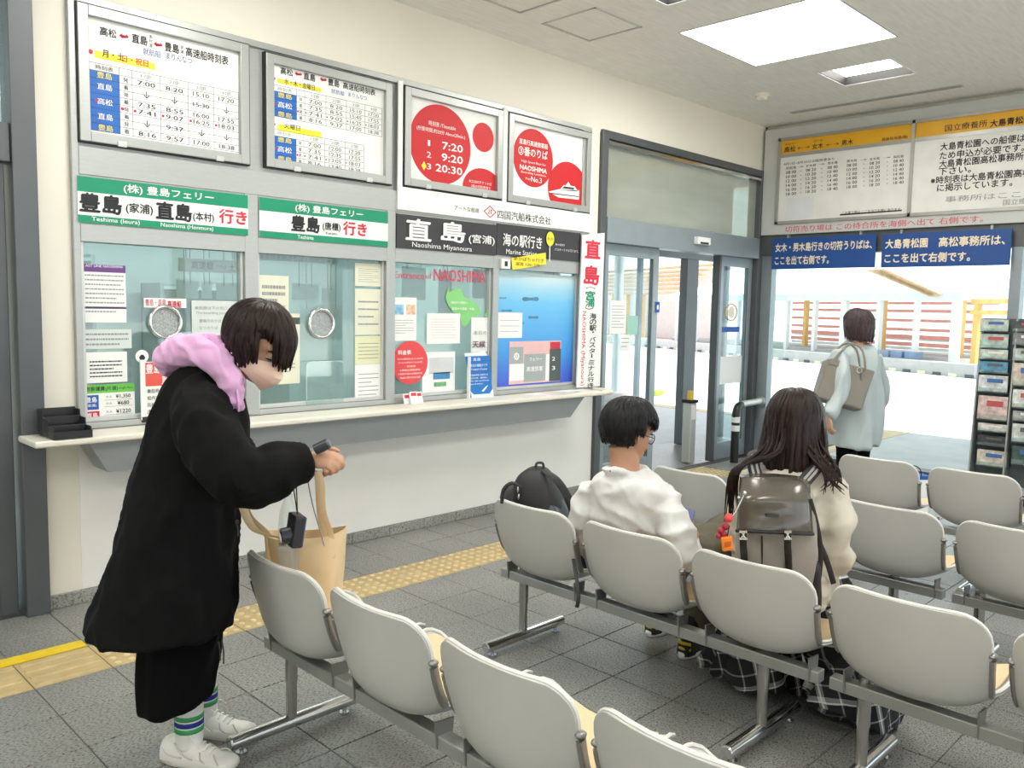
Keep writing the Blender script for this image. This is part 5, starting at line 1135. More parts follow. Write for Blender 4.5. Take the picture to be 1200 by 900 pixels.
# ---------------------------------------------------------------- brochure rack
rk = thing('brochure_rack', 'tall grey brochure rack with two columns of pockets before the glass wall', 'rack', (7.85, 2.0, 0))
FR = Face(0, 7.80); ri = Matrix.Translation(-rk.location)
rackm = mat('slate_grey_metal', (0.10, 0.13, 0.14), .4, .3)
def Rk(mb, name, m_, **k): o = mb.build(name, m_, rk, **k); o.matrix_parent_inverse = ri; return o
ul = FR.uv(1143, 470)[0]; um = FR.uv(1183, 470)[0]; ur = um+(um-ul)
zt = FR.uv(1160, 373)[1]
Rk(MB().box((7.90, -ur-.02, .12), (7.93, -ul+.02, zt)), 'back_panel', rackm)
for u in (ul-.012, um-.006, ur): Rk(MB().prism([Vector((7.93, -u, .12)), Vector((7.93, -u, zt)), Vector((7.86, -u, zt)), Vector((7.76, -u, .12))], Vector((0, -.012, 0))), 'side_plate', alu)
Rk(MB().box((7.74, -ur-.03, .10), (8.0, -ul+.03, .14)), 'base_shelf', alu2, bevel=.005); Rk(MB().box((7.80, -ur, 0), (7.96, -ul, .10)), 'plinth', blackm)
cols_b = [('pale sage', (.50, .56, .50)), ('sea green', (.42, .52, .48)), ('mint', (.50, .58, .52)), ('dark and blue', (.10, .28, .42)), ('white with a blue block', (.62, .64, .66)), ('pink and green', (.66, .50, .48)), ('cream and red', (.62, .60, .56)), ('black', (.05, .05, .06)), ('tan with small photos', (.60, .56, .48)),
          ('charcoal', (.07, .08, .09)), ('black and white', (.20, .20, .22)), ('grey', (.45, .50, .50)), ('peach', (.60, .52, .46)), ('white', (.66, .68, .66)), ('grey photo', (.34, .36, .38)), ('light grey', (.58, .60, .58)), ('dark green', (.07, .11, .10))]
rowsL = [(374, 388), (391, 408), (409, 421), (423, 437), (439, 460), (463, 493), (495, 507), (509, 523), (526, 548)]
rowsR = [(376, 388), (390, 404), (408, 423), (425, 453), (456, 479), (481, 494), (496, 520), (522, 546)]
for ci, rows_ in ((0, rowsL), (1, rowsR)):
    for ri_, (y0, y1) in enumerate(rows_):
        k = ri_ + (9 if ci else 0); x0_, x1_ = (1149-ri_*.45, 1181-ri_*.3) if ci == 0 else (1188-ri_*.2, 1218-ri_*.3)
        X_ = 7.86-.075*(1-(FR.uv(1160, y1)[1]-.12)/(zt-.12)); Fk = Face(0, X_)
        a = Fk.uv(x0_, y0); b = Fk.uv(x1_, y1)
        t = thing('brochure', cols_b[k][0]+' brochure in the %s pocket of the %s rack column' % (('top', 'second', 'third', 'fourth', 'fifth', 'sixth', 'seventh', 'eighth', 'lowest')[ri_], ('nearer', 'outer')[ci]), 'brochure', Fk.pt((a[0]+b[0])/2, b[1]), 'brochures in the rack')
        mb = MB(); mb.box((0, -(b[0]-a[0])/2, 0), (.012, (b[0]-a[0])/2, a[1]-b[1])); mb.build('brochure_cover', mat('cover_%d' % k, cols_b[k][1], .4, var=.35, vscale=22), t)
        hb = a[1]-b[1]; wb = b[0]-a[0]
        mb = MB(); mb.box((-.001, -wb*.35, hb*.55), (0, wb*.2, hb*.8)); mb.build('title_block', mat('cover_title_%d' % (k % 4), ((.06, .15, .4), (.5, .1, .1), (.75, .75, .72), (.12, .12, .12))[k % 4], .5), t)
        lip = MB(); lip.box((X_-.008, -b[0]-.002, b[1]-.012), (X_-.004, -a[0]+.002, b[1]+hb*.22)); Rk(lip, 'pocket_lip', acr)
        fl = MB(); fl.box((X_-.008, -b[0]-.002, b[1]-.012), (7.90, -a[0]+.002, b[1]-.008)); Rk(fl, 'pocket_floor', rackm)
# white shopping bag near the standing woman
t = thing('shopping_bag', 'white paper bag with a blue top edge standing beside the woman in the pale coat', 'bag', aD(1064, 590, 6.25)); t.location.z = 0
t.rotation_euler.z = math.radians(-40)
mb = MB(); mb.rings([[Vector((x*a_, y*b_, z)) for x, y in ((-1, -1), (1, -1), (1, 1), (-1, 1))] for z, a_, b_ in ((0, .12, .07), (.36, .13, .05))]); mb.build('bag_body', whitep, t, bevel=.004)
mb = MB(); mb.rings([[Vector((x*a_, y*b_, z)) for x, y in ((-1, -1), (1, -1), (1, 1), (-1, 1))] for z, a_, b_ in ((.345, .132, .053), (.372, .132, .053))]); mb.build('blue_edge', blueink, t)
for y in (-.05, .05): MB().tube([(-.06, y, .36), (-.05, y, .42), (0, y, .45), (.05, y, .42), (.06, y, .36)], .004, n=6).build('bag_handle', blackm, t, smooth=True)

# ---------------------------------------------------------------- tote, camera, bottle on the first seat
canvas = mat('cream_canvas', (0.80, 0.63, 0.40), 0.85, var=.05, vscale=6, bump=.15, bscale=300)
tc_ = Vector((1.553, 2.553, 0.40))
tt = thing('canvas_tote', 'cream canvas tote bag standing open on the first grey seat', 'bag', tc_)
RT = Matrix((AX, BX, ZX)).transposed()
def TL(a, b, z): return AX*a+BX*b+ZX*z
mb = MB(); n_ = 40
def trect(w_, d_, z, tilt=0, wob=0):
    out = []
    for k in range(n_):
        th = 2*PI*k/n_; c, s = math.cos(th), math.sin(th)
        x = w_*math.copysign(abs(c)**.38, c); y = d_*math.copysign(abs(s)**.5, s)
        out.append(TL(x, y+wob*math.sin(3*th+z*9), z+tilt*x+(-.018*(1-abs(c)) if wob and z > .3 else 0)))
    return out
outer = [trect(w_, d_, z, ti_, wo) for w_, d_, z, ti_, wo in ((.10, .05, .0, 0, 0), (.112, .066, .02, 0, .003), (.122, .07, .12, 0, .009), (.132, .068, .22, .02, .011), (.138, .062, .30, .05, .010), (.142, .058, .355, .08, .007))]
inner = [trect(w_, d_, z, ti_, wo) for w_, d_, z, ti_, wo in ((.139, .055, .355, .08, .007), (.134, .058, .30, .05, .010), (.116, .06, .12, 0, .009), (.10, .05, .03, 0, 0))]
mb.rings(outer+inner); mb.build('bag_body', canvas, tt, smooth=True)
def strap(name, pts, w_, m_, par, up=None, th=.0018, k=6, base=None):
    mb = MB(); base = base or Vector()
    mb.tube([tuple(Vector(p)-base) for p in pts], [(w_, th)]*len(pts), n=8, k=k, up=up); return mb.build(name, m_, par, smooth=True)
hand1 = aD(368, 545, 2.60)
top = tc_+TL(0, 0, .35)
strap('bag_handle', [tc_+TL(.075, -.06, .27), tc_+TL(.075, -.062, .35), aD(375, 590, 2.70), aD(374, 565, 2.62), aD(372, 552, 2.6), aD(376, 570, 2.66), aD(378, 600, 2.75), tc_+TL(.10, -.06, .35), tc_+TL(.105, -.062, .27)], .013, canvas, tt, AX, base=tc_)
strap('bag_handle', [tc_+TL(-.03, -.063, .24), tc_+TL(-.045, -.063, .33), aD(300, 622, 2.76), aD(283, 590, 2.72), aD(279, 570, 2.70), aD(283, 580, 2.78), aD(292, 605, 2.86), tc_+TL(-.12, -.045, .34), tc_+TL(-.12, -.05, .25)], .014, canvas, tt, AX, base=tc_)
# bottle
pb_ = aD(338, 640, 2.86); t = thing('plastic_bottle', 'clear plastic bottle sticking up out of the canvas tote', 'bottle', (pb_.x, pb_.y, .50))
plast = glass('clear_plastic', (.93, .96, .97), 1.8, .10, (.85, .88, .9))
mb = MB(); mb.rings([[Vector((r*math.cos(2*PI*k/24), r*math.sin(2*PI*k/24), z)) for k in range(24)] for r, z in ((.028, 0), (.034, .01), (.034, .30), (.028, .35), (.014, .39), (.014, .41))]); mb.build('bottle_body', plast, t, smooth=True)
MB().cyl((0, 0, .41), (0, 0, .43), .017, 18).build('bottle_cap', whitep, t, smooth=True); MB().cyl((0, 0, .14), (0, 0, .22), .0345, 24).build('bottle_label', plast, t, smooth=True)
mb = MB(); put_text(mb, 'SINCE 1921', (Vector((0, 0, .24))-BX*.0352), AX, ZX, .045, .012, .02); mb.build('label_lettering', ink, t)
# compact camera
pc_ = aD(346, 621, 2.68); t = thing('compact_camera', 'small black compact camera hanging by its strap before the tote', 'camera', pc_)
Rz = Matrix.Rotation(math.radians(8), 3, BX)
cx_, cy_, cz_ = (Rz @ (AX*.80+BX*.6)).normalized(), None, Rz @ ZX; cy_ = cz_.cross(cx_)
blackc = mat('black_camera_body', (.02, .022, .03), .35)
mb = MB(); mb.obox((0, 0, 0), cx_*.018, cy_*.032, cz_*.052); mb.build('camera_body', blackc, t, bevel=.005, seg=3)
ldir = (-AX*.9-BX*.45-ZX*.15).normalized(); o_ = -cz_*.012+ldir*.012
l = MB(); l.cyl(o_, o_+ldir*.030, .027, 24); l.build('lens_barrel', blackc, t, smooth=True); l = MB(); l.cyl(o_+ldir*.030, o_+ldir*.034, .020, 24, .016); l.build('lens_glass', mat('lens_glass', (.03, .03, .05), .05, coat=1), t, smooth=True)
mb = MB(); mb.obox(cx_*.019, cx_*.0015, cy_*.030, cz_*.048); mb.build('blue_grey_back', mat('blue_grey_screen', (.12, .18, .32), .2), t)
for k in range(3): l = MB(); l.cyl(cz_*(.03-k*.015)+cx_*.02, cz_*(.03-k*.015)+cx_*.023, .004, 8); l.build('camera_button', chrome, t)
MB().tube([tuple(cz_*.052), tuple(aD(346, 585, 2.67)-pc_), tuple(aD(344, 566, 2.66)-pc_), tuple(aD(351, 545, 2.64)-pc_)], .0022, n=6).tube([tuple(cz_*.052), tuple(aD(348, 585, 2.67)-pc_), tuple(aD(348, 566, 2.66)-pc_), tuple(aD(356, 548, 2.63)-pc_)], .0022, n=6).build('wrist_strap', blackm, t)

# ---------------------------------------------------------------- black backpack on the first seat of the second bench
nyl = mat('black_nylon', (0.018, 0.018, 0.02), 0.55, var=.1, bump=.2, bscale=200); navy = mat('dark_navy_coated_fabric', (0.035, 0.05, 0.075), 0.3, var=.1)
bp = thing('black_backpack', 'black backpack with a dark blue side slumped on the first seat of the second bench', 'backpack', (2.83, 2.42, .40))
B0 = Vector((2.83, 2.42, .40))
def slump(name, prof_, m_, par, wr=None, voxel=.008):
    mb = MB(); rs = []
    for (p, hw, hd, tw) in spl2(prof_):
        c_, s_ = math.cos(tw), math.sin(tw); ax = AX*c_+BX*s_; bx = -AX*s_+BX*c_
        rs.append([Vector(p)-B0+ax*(hw*math.copysign(abs(math.cos(t_))**.6, math.cos(t_)))+bx*(hd*math.copysign(abs(math.sin(t_))**.6, math.sin(t_))) for t_ in [2*PI*k/28 for k in range(28)]])
    mb.rings(rs); return mb.build(name, m_, par, smooth='all')
def spl2(L):
    q = [(*p, a, b, c) for p, a, b, c in L]; return [((r[0], r[1], r[2]), max(r[3], .002), max(r[4], .002), r[5]) for r in spl(q, 5)]
D_ = 3.77
slump('pack_body', [(aD(658, 664, D_), .05, .07, -.3), (aD(657, 660, D_), .085, .09, -.3), (aD(651, 645, D_), .11, .10, -.3), (aD(643, 620, D_), .125, .11, -.3), (aD(632, 588, D_), .118, .105, -.3), (aD(628, 562, D_), .085, .09, -.3), (aD(629, 550, D_), .045, .06, -.3), (aD(630, 547, D_), .01, .02, -.3)], nyl, bp)
slump('side_panel', [(aD(673, 676, D_-.14), .02, .04, -.6), (aD(672, 668, D_-.13), .05, .06, -.6), (aD(662, 635, D_-.09), .075, .075, -.6), (aD(650, 605, D_-.06), .065, .07, -.6), (aD(641, 575, D_-.04), .035, .05, -.6), (aD(637, 560, D_-.04), .008, .02, -.6)], navy, bp)
DP = D_+.10
slump('front_pocket', [(aD(612, 622, DP), .03, .05, -.3), (aD(608, 605, DP), .065, .07, -.3), (aD(604, 585, DP), .068, .07, -.3), (aD(604, 571, DP), .048, .05, -.3), (aD(605, 566, DP), .01, .02, -.3)], nyl, bp)
MB().tube([tuple(aD(x, y, D_-.02)-B0) for x, y in ((628, 549), (629, 543), (636, 543), (637, 550))], .006, n=8).build('top_loop', nyl, bp, smooth=True)
strap('shoulder_strap', [aD(637, 551, D_-.05), aD(652, 562, D_-.1), aD(665, 582, D_-.12), aD(672, 605, D_-.12), aD(675, 640, D_-.1)], .017, nyl, bp, AX, .006, base=B0)
strap('hanging_strap', [aD(672, 655, D_-.3), aD(676, 680, D_-.42), aD(678, 700, D_-.45), aD(676, 712, D_-.45)], .008, nyl, bp, AX, .002, base=B0)
MB().ell(tuple(aD(665, 634, D_-.2)-B0), (.012, .01, .022)).build('steel_buckle', chrome, bp, smooth=True)
for x, y in ((607, 574), (608, 582)): MB().ell(tuple(aD(x, y, D_-.09)-B0), (.005, .005, .014)).build('zip_pull', chrome, bp, smooth=True)
MB().tube([tuple(aD(x, y, D_-.08)-B0) for x, y in ((588, 590), (590, 574), (600, 566), (611, 572))], .008, n=8).build('pocket_piping', nyl, bp, smooth=True)
# ---------------------------------------------------------------- people
skin = mat('skin', (0.62, 0.37, 0.25), 0.5, var=.05, vscale=12); skin2 = mat('tanned_skin', (0.50, 0.27, 0.17), 0.5, var=.05, vscale=12)
def nrm(v): return Vector(v).normalized()
def ell_ring(c, ax, ay, rx, ry, n=28, sq=1.0):
    return [Vector(c)+ax*(rx*math.copysign(abs(math.cos(t))**sq, math.cos(t)))+ay*(ry*math.copysign(abs(math.sin(t))**sq, math.sin(t))) for t in [2*PI*k/n for k in range(n)]]
def loft(mb, L, ax, ay, k=4, n=28, sq=1.0):
    """L: (point, rx, ry); smooth loft with rings in the plane of ax, ay"""
    q = spl([(*p, rx, ry) for p, rx, ry in L], k)
    mb.rings([ell_ring(r[:3], ax, ay, max(r[3], .002), max(r[4], .002), n, sq) for r in q]); return mb
def headframe(f):
    f = nrm(f); l = nrm(ZX.cross(f)); u = f.cross(l); return Matrix((f, l, u)).transposed()
def head_mesh(mb, C, R, s=1.0):
    E = lambda c, r: mb.ell(C+R @ (Vector(c)*s), tuple(x*s for x in r), R, 22, 14)
    E((-.012, 0, .035), (.098, .076, .088)); E((.022, 0, -.02), (.068, .064, .080)); E((.035, 0, -.065), (.052, .050, .050)); E((.062, 0, -.092), (.024, .026, .020))
    E((.050, .030, -.030), (.034, .028, .030)); E((.050, -.030, -.030), (.034, .028, .030)); E((.070, 0, .030), (.024, .052, .018))
    mb.tube([tuple(C+R @ (Vector(p)*s)) for p in ((.082, 0, .022), (.092, 0, .0), (.104, 0, -.022), (.098, 0, -.034))], [.008*s, .010*s, .014*s, .008*s], n=10)
    for q in (1, -1): E((.094, q*.011, -.031), (.009, .009, .008))
    E((.086, 0, -.058), (.010, .024, .006)); E((.084, 0, -.068), (.010, .020, .007))
    for q in (1, -1):
        pts = [(-.012, q*.076, .018), (-.024, q*.088, .012), (-.026, q*.090, -.008), (-.016, q*.082, -.030), (-.006, q*.075, -.034)]
        mb.tube([tuple(C+R @ (Vector(p)*s)) for p in pts], .0065*s, n=8); E((-.010, q*.076, -.006), (.014, .006, .024))
def hand_mesh(mb, W, d, n, side=1, curl=.7, thumb=.5, s=1.0):
    d = nrm(d); n = nrm(Vector(n)-d*d.dot(Vector(n))); t = n.cross(d)*side
    mb.tube([tuple(W-d*.03*s), tuple(W), tuple(W+d*.04*s), tuple(W+d*.085*s)], [(.026*s, .019*s), (.028*s, .018*s), (.039*s, .015*s), (.037*s, .012*s)], n=14, up=t)
    for i, (o, L) in enumerate(((.029, .070), (.010, .078), (-.010, .072), (-.028, .058))):
        p = W+d*(.083-.006*abs(i-1))*s+t*o*s; a = 0; pts = [p-d*.02*s, p]; rr = [.009*s, .0088*s]
        for seg, f_ in ((.46, 1), (.30, 1.15), (.24, .9)):
            a += curl*f_*(1+.12*i); p = p+(d*math.cos(a)+n*math.sin(a))*L*seg*s; pts.append(p); rr.append((.0082 if seg > .25 else .0066)*s)
        mb.tube([tuple(x) for x in pts], rr, n=8, k=3)
    b = W+d*.022*s+t*.026*s; p1 = b+(d*.6+t*.7+n*.35*thumb).normalized()*.034*s; p2 = p1+(d*.85+t*.15+n*.7*thumb).normalized()*.028*s; p3 = p2+(d*.8-t*.1+n*.9*thumb).normalized()*.020*s
    mb.tube([tuple(b-t*.01*s), tuple(b), tuple(p1), tuple(p2), tuple(p3)], [.012*s, .013*s, .011*s, .010*s, .007*s], n=9, k=3)
def hair_mesh(C, R, s, n, thend, length, grav=1.0, seed=1, width=.014, off=.0, pole=-.35, jitter=.01, tuck=0.0, rad=(.104, .084, .097), thick=.35, capdrop=.1, lift=0.0, minr=None):
    """locks laid over the scalp from the crown; thend(phi) where a lock leaves the head, length(phi) how far it hangs"""
    rr = random.Random(seed); mb = MB(); C0 = C+R @ Vector((-.012, 0, .032))*s
    P_ = Matrix.Rotation(pole, 3, 'Y')
    def sp(th, ph, o=0):
        v = P_ @ Vector((math.sin(th)*math.cos(ph), math.sin(th)*math.sin(ph), math.cos(th)))
        return C0+R @ Vector((v.x*(rad[0]+o)*s, v.y*(rad[1]+o)*s, v.z*(rad[2]+o)*s))
    nu, nv = 40, 14
    mb.slab(lambda a, b: sp(max(b, .001)*(thend(2*PI*a)+capdrop*.0), 2*PI*a, off-.006), nu, nv, .004)
    for i in range(n):
        ph = (i*2.399963+rr.uniform(-.08, .08)) % (2*PI); te = thend(ph)+rr.uniform(-.08, .08); t0 = rr.uniform(0, .55)*te; L = length(ph)*rr.uniform(.86, 1.06)*s
        lay = rr.uniform(0, 1); o = off+lay*.007+lift*(1-abs(te-1.2)); pts = []; steps = 6
        for k in range(steps+1):
            th = t0+(te-t0)*k/steps; pts.append(sp(th, ph+.10*math.sin(3*th+i), o*(min(1, k/2+.3))))
        d = (pts[-1]-pts[-2]).normalized(); p = pts[-1]; m = 6
        out = (p-C0).normalized()
        for k in range(m):
            w_ = min(1, grav*(k+1)/m*1.5); d2 = (d*(1-w_)+(-ZX)*w_-out*tuck*(k+1)/m+Vector((rr.uniform(-1, 1), rr.uniform(-1, 1), rr.uniform(-.3, .3)))*jitter*4).normalized()
            p = p+d2*(L/m); d = d2
            if minr:
                q = p-minr[0]; q2 = Vector((q.x, q.y, 0)); 
                if q2.length < minr[1]: q2 = q2.normalized()*minr[1]; p = Vector((minr[0].x+q2.x, minr[0].y+q2.y, p.z))
            pts.append(p)
        N = len(pts); ws = [width*s*(.55+.45*min(1, k/3))*(1 if k < N-4 else (N-k)/4.6) for k in range(N)]
        nrm0 = (pts[3]-C0).normalized()
        mb.tube([tuple(q) for q in pts], [(w_*thick, w_) for w_ in ws], n=6, k=2, up=nrm0)
    return mb
def hairmat(name, col, col2):
    m = bpy.data.materials.new(name); m.use_nodes = True; nt = m.node_tree; b = nt.nodes['Principled BSDF']; b.inputs['Roughness'].default_value = .42; b.inputs['Specular IOR Level'].default_value = .26
    n = nt.nodes.new('ShaderNodeTexNoise'); n.inputs['Scale'].default_value = 55; n.inputs['Detail'].default_value = 5
    tc = nt.nodes.new('ShaderNodeTexCoord'); mp = nt.nodes.new('ShaderNodeMapping'); mp.inputs['Scale'].default_value = (3, 3, .35); nt.links.new(tc.outputs['Object'], mp.inputs[0]); nt.links.new(mp.outputs[0], n.inputs[0])
    cr = nt.nodes.new('ShaderNodeValToRGB'); cr.color_ramp.elements[0].position = .35; cr.color_ramp.elements[0].color = (*col, 1); cr.color_ramp.elements[1].position = .75; cr.color_ramp.elements[1].color = (*col2, 1)
    nt.links.new(n.outputs[0], cr.inputs[0]); nt.links.new(cr.outputs[0], b.inputs['Base Color'])
    bp_ = nt.nodes.new('ShaderNodeBump'); bp_.inputs['Strength'].default_value = .5; bp_.inputs['Distance'].default_value = .003; nt.links.new(n.outputs[0], bp_.inputs['Height']); nt.links.new(bp_.outputs[0], b.inputs['Normal']); return m
def shoe(name, par, P, f, mu, ms, ml, L=.27, label=None, chunky=1.0, pitch=0.0):
    """sneaker: heel at P - .06 f"""
    f = nrm(f); l = ZX.cross(f); R = Matrix((f, l, ZX)).transposed(); P = Vector(P); T_ = lambda x, y, z: P+R @ Vector((x, y, z))
    mb = MB(); rs = []
    for x, w_, h in spl([(-.065, .018, .06), (-.055, .034, .085), (-.02, .038, .098), (.03, .038, .098), (.07, .041, .078), (.11, .047, .058), (.155, .048, .050), (.185, .042, .044), (.203, .024, .034)], 3):
        x *= L/.27; rs.append([T_(x, w_*math.cos(t), .022+max(0, math.sin(t))**.8*(h-.022)-(.006 if math.sin(t) < 0 else 0)) for t in [2*PI*k/20 for k in range(20)]])
    mb.rings(rs); up_ = mb.build(name, mu, par, smooth='all')
    if label: up_['label'] = label
    so_ = MB(); out = []
    for z, g_ in ((0, -.004), (.004, .001), (.024*chunky, .004), (.030*chunky, .0)):
        ring = []
        for k in range(36):
            t = 2*PI*k/36; x = .068+.138*math.cos(t)*(1 if math.cos(t) > 0 else 1); w_ = .044+.006*math.cos(t)-.006*math.exp(-((x-.04)/.03)**2)
            ring.append(T_((x+g_*math.cos(t))*L/.27, (w_+g_+(.003*math.sin(k*PI/2) if chunky > 1 and .004 < z else 0))*math.copysign(abs(math.sin(t))**.75, math.sin(t)), z+(.012*max(0, math.cos(t))**4 if z < .01 else 0)))
        out.append(ring)
    so_.rings(out).build('sole', ms, up_, smooth='all')
    if chunky > 1:
        for sd in (1, -1):
            sm_ = MB()
            for a, b, c in (((-.05, .028, .06), (-.02, .040, .045), (.03, .041, .040)), ((.0, .034, .085), (.03, .042, .055), (.07, .045, .042)), ((.09, .030, .062), (.10, .044, .045), (.12, .047, .035)), ((.135, .020, .055), (.15, .036, .050), (.165, .043, .034))):
                sm_.tube([T_(p[0]*L/.27, sd*p[1], p[2]) for p in (a, b, c)], .0028, n=6, k=3)
            sm_.build('side_seam', mat('shoe_seam_grey', (.55, .55, .53), .5), up_, smooth='all')
        MB().tube([T_(-.062, -.012, .05), T_(-.066, 0, .055), T_(-.062, .012, .05)], .006, n=6).build('heel_tab', mat('dark_heel_tab', (.06, .06, .07), .5), up_, smooth='all')
    if ml:
        lc = MB()
        for k in range(5):
            x = (.045+k*.018)*L/.27; z = .099-k*.0085
            lc.tube([T_(x, -.022, z-.010), T_(x+.004, 0, z+.002), T_(x, .022, z-.010)], .0028, n=6)
        lc.tube([T_(.04, 0, .10), T_(.055, -.03, .115), T_(.085, -.045, .10)], .0022, n=6).tube([T_(.04, 0, .10), T_(.06, .03, .118), T_(.085, .04, .10)], .0022, n=6)
        lc.build('laces', ml, up_, smooth='all')
        MB().tube([T_(.0, 0, .092), T_(.015, 0, .115), T_(.028, 0, .13)], [(.006, .026), (.005, .026), (.003, .020)], n=10, up=f).build('tongue', mu, up_, smooth='all')
    return up_

# ======== woman in the black coat
blackcoat = mat('black_coat_cotton', (0.0022, 0.0022, 0.0026), 0.85, var=.15, vscale=20, bump=.15, bscale=350, spec=.2)
pink = mat('orchid_pink_fleece', (0.74, 0.42, 0.70), 0.9, var=.05, bump=.1, bscale=300, sheen=.2)
D1 = 2.75
skin1 = mat('warm_skin', (0.50, 0.28, 0.18), 0.5, var=.05, vscale=12)
hf = nrm(AX*.80-BX*.30-ZX*.52); RH = headframe(hf); HC = aD(302, 404, 2.70)
mb = MB()
head_mesh(mb, HC, RH, 1.0)
mb.tube([tuple(aD(238, 440, 2.74)), tuple(aD(255, 425, 2.73)), tuple(HC+RH @ Vector((-.03, 0, -.03)))], [.062, .056, .052], n=20)
loft(mb, [(aD(215, 690, D1), .09, .11), (aD(216, 620, D1), .105, .12), (aD(224, 540, D1), .105, .13), (aD(232, 470, D1), .09, .14), (aD(236, 440, D1), .05, .09)], AX, BX)
sh1, el1, wr1 = aD(232, 462, 2.60), aD(277, 560, 2.50), aD(361, 538, 2.60)
mb.tube([tuple(sh1), tuple(el1)], [.048, .042], n=14, k=1).tube([tuple(el1), tuple(wr1)], [.042, .026], n=14, k=1)
sh2, el2, wr2 = aD(236, 458, 2.88), aD(287, 549, 2.92), aD(352, 540, 2.78)
mb.tube([tuple(sh2), tuple(el2)], [.048, .042], n=14, k=1).tube([tuple(el2), tuple(wr2)], [.042, .026], n=14, k=1)
hand_mesh(mb, wr1, AX*.85-BX*.15+ZX*.02, -ZX*.8+BX*.7-AX*.2, side=-1, curl=.75, thumb=.4, s=.95)
hand_mesh(mb, wr2, AX*.95-BX*.1, -ZX*.8-BX*.5, side=1, curl=.6, thumb=.7, s=.9)
ft1 = aZ(212, 893, 0)+BX*.0; ft2 = ft1-AX*.01+BX*.19
kn1 = ft1-AX*.01+ZX*.45; kn2 = ft2-AX*.03-BX*.02+ZX*.45; hp = aD(222, 640, D1)
ank1 = ft1+ZX*.10+AX*.03
ank2 = ft2+ZX*.10+AX*.02
for a_, k_, h_ in ((ank1, kn1, hp-BX*.08), (ank2, kn2, hp+BX*.08)): mb.tube([tuple(h_), tuple(k_), tuple(a_+ZX*.10), tuple(a_-ZX*.03)], [.075, .052, .042, .036], n=14, k=3)
P1 = remesh(mb, 'person', skin1, .0055, 3)
tag(P1, 'woman in a long black coat and pink hood bending over the canvas tote', 'person')
# coat
cb = MB()
LR = [(434, 208, 257, .08), (442, 199, 266, .13), (458, 193, 277, .17), (490, 183, 285, .19), (520, 175, 288, .195), (560, 163, 284, .205), (600, 151, 278, .215), (640, 140, 276, .23), (680, 128, 274, .24), (715, 114, 273, .25), (731, 109, 271, .252)]
L_ = []
for y, l, r_, rb in LR:
    c_ = aD((l+r_)/2, y, D1); hw = (r_-l)/2/F*D1; L_.append((c_, hw, rb))
loft(cb, L_, AX, BX, 4, 40)
def sleeve(mb, pts): mb.tube([tuple(p) for p, r in pts], [r for p, r in pts], n=20, k=4)
sleeve(cb, [(aD(224, 452, 2.68), .078), (aD(233, 476, 2.59), .086), (aD(250, 515, 2.50), .093), (aD(272, 553, 2.47), .092), (aD(300, 558, 2.50), .088), (aD(325, 550, 2.53), .078), (aD(345, 544, 2.56), .068), (aD(361, 539, 2.59), .052)])
sleeve(cb, [(aD(230, 448, 2.84), .085), (aD(255, 500, 2.93), .085), (aD(285, 550, 2.92), .08), (aD(320, 545, 2.84), .065), (aD(344, 541, 2.78), .05)])
def crease(p): return 0
coat = remesh(cb, 'coat', blackcoat, .010, 4, P1, wr=[(.006, 9, (1, 1, .35)), (.009, 8, (1.2, 1.2, .55), 'r'), (.0015, 26, (1, 1, 1))]); coat['label'] = 'long loose black coat'
# hem strings
for x0, y0, x1, y1 in ((256, 752, 258, 774), (260, 750, 262, 778), (277, 612, 279, 628)): MB().tube([tuple(aD(x0, y0, 2.58)), tuple(aD((x0+x1)/2+1, (y0+y1)/2, 2.575)), tuple(aD(x1, y1, 2.57))], .0025, n=6).build('drawstring', blackm, P1)
MB().ell(tuple(aD(278, 612, 2.575)), (.006, .006, .009)).build('cord_lock', blackm, P1, smooth=True)
# wide trousers below the coat
tb_ = MB(); G1 = aD(207, 812, 2.72)
loft(tb_, [(aD(222, 690, 2.75), .13, .15), (aD(214, 740, 2.76), .12, .17), (aD(211, 780, 2.79), .114, .20), (aD(210, 814, 2.79), .110, .20)], AX, BX, 4, 32)
tr_ = remesh(tb_, 'trousers', mat('black_trouser_cloth', (.0025, .0025, .003), .85, spec=.12), .009, 3, P1, wr=[(.008, 12, (1, 1, .2)), (.006, 9, (1, 1, .3), 'r')]); tr_['label'] = 'wide cropped black trousers'
# hood
hb = MB()
T1 = [(194, 432, 2.74, .032), (196, 420, 2.68, .042), (212, 411, 2.64, .046), (232, 411, 2.62, .044), (250, 420, 2.61, .040), (263, 436, 2.61, .032), (270, 455, 2.61, .026), (276, 478, 2.63, .014)]
hb.tube([tuple(aD(x, y, d)) for x, y, d, r in T1], [r for *_, r in T1], n=16, k=4)
T2 = [(196, 430, 2.78, .032), (205, 415, 2.84, .038), (225, 408, 2.87, .036), (248, 408, 2.86, .034), (268, 424, 2.82, .030), (278, 450, 2.76, .024), (281, 480, 2.70, .014)]
hb.tube([tuple(aD(x, y, d)) for x, y, d, r in T2], [r for *_, r in T2], n=16, k=4)
hb.ell(tuple(aD(208, 428, 2.76)), (.055, .09, .03)); hb.tube([tuple(aD(262, 404, 2.66)), tuple(aD(268, 418, 2.64)), tuple(aD(275, 440, 2.62)), tuple(aD(281, 470, 2.64))], [.018, .02, .018, .014], n=12)
hb.tube([tuple(aD(212, 402, 2.70)), tuple(aD(235, 399, 2.68)), tuple(aD(252, 399, 2.68)), tuple(aD(264, 408, 2.66))], [.018, .024, .024, .018], n=12)
hb.tube([tuple(aD(196, 408, 2.76)), tuple(aD(200, 404, 2.72)), tuple(aD(212, 401, 2.70))], [.016, .02, .018], n=12)
hood = remesh(hb, 'hood', pink, .007, 3, P1, wr=[(.006, 14, (1, 1, 1)), (.005, 20, (1, 1, 1), 'r')]); hood['label'] = 'orchid pink sweatshirt hood'
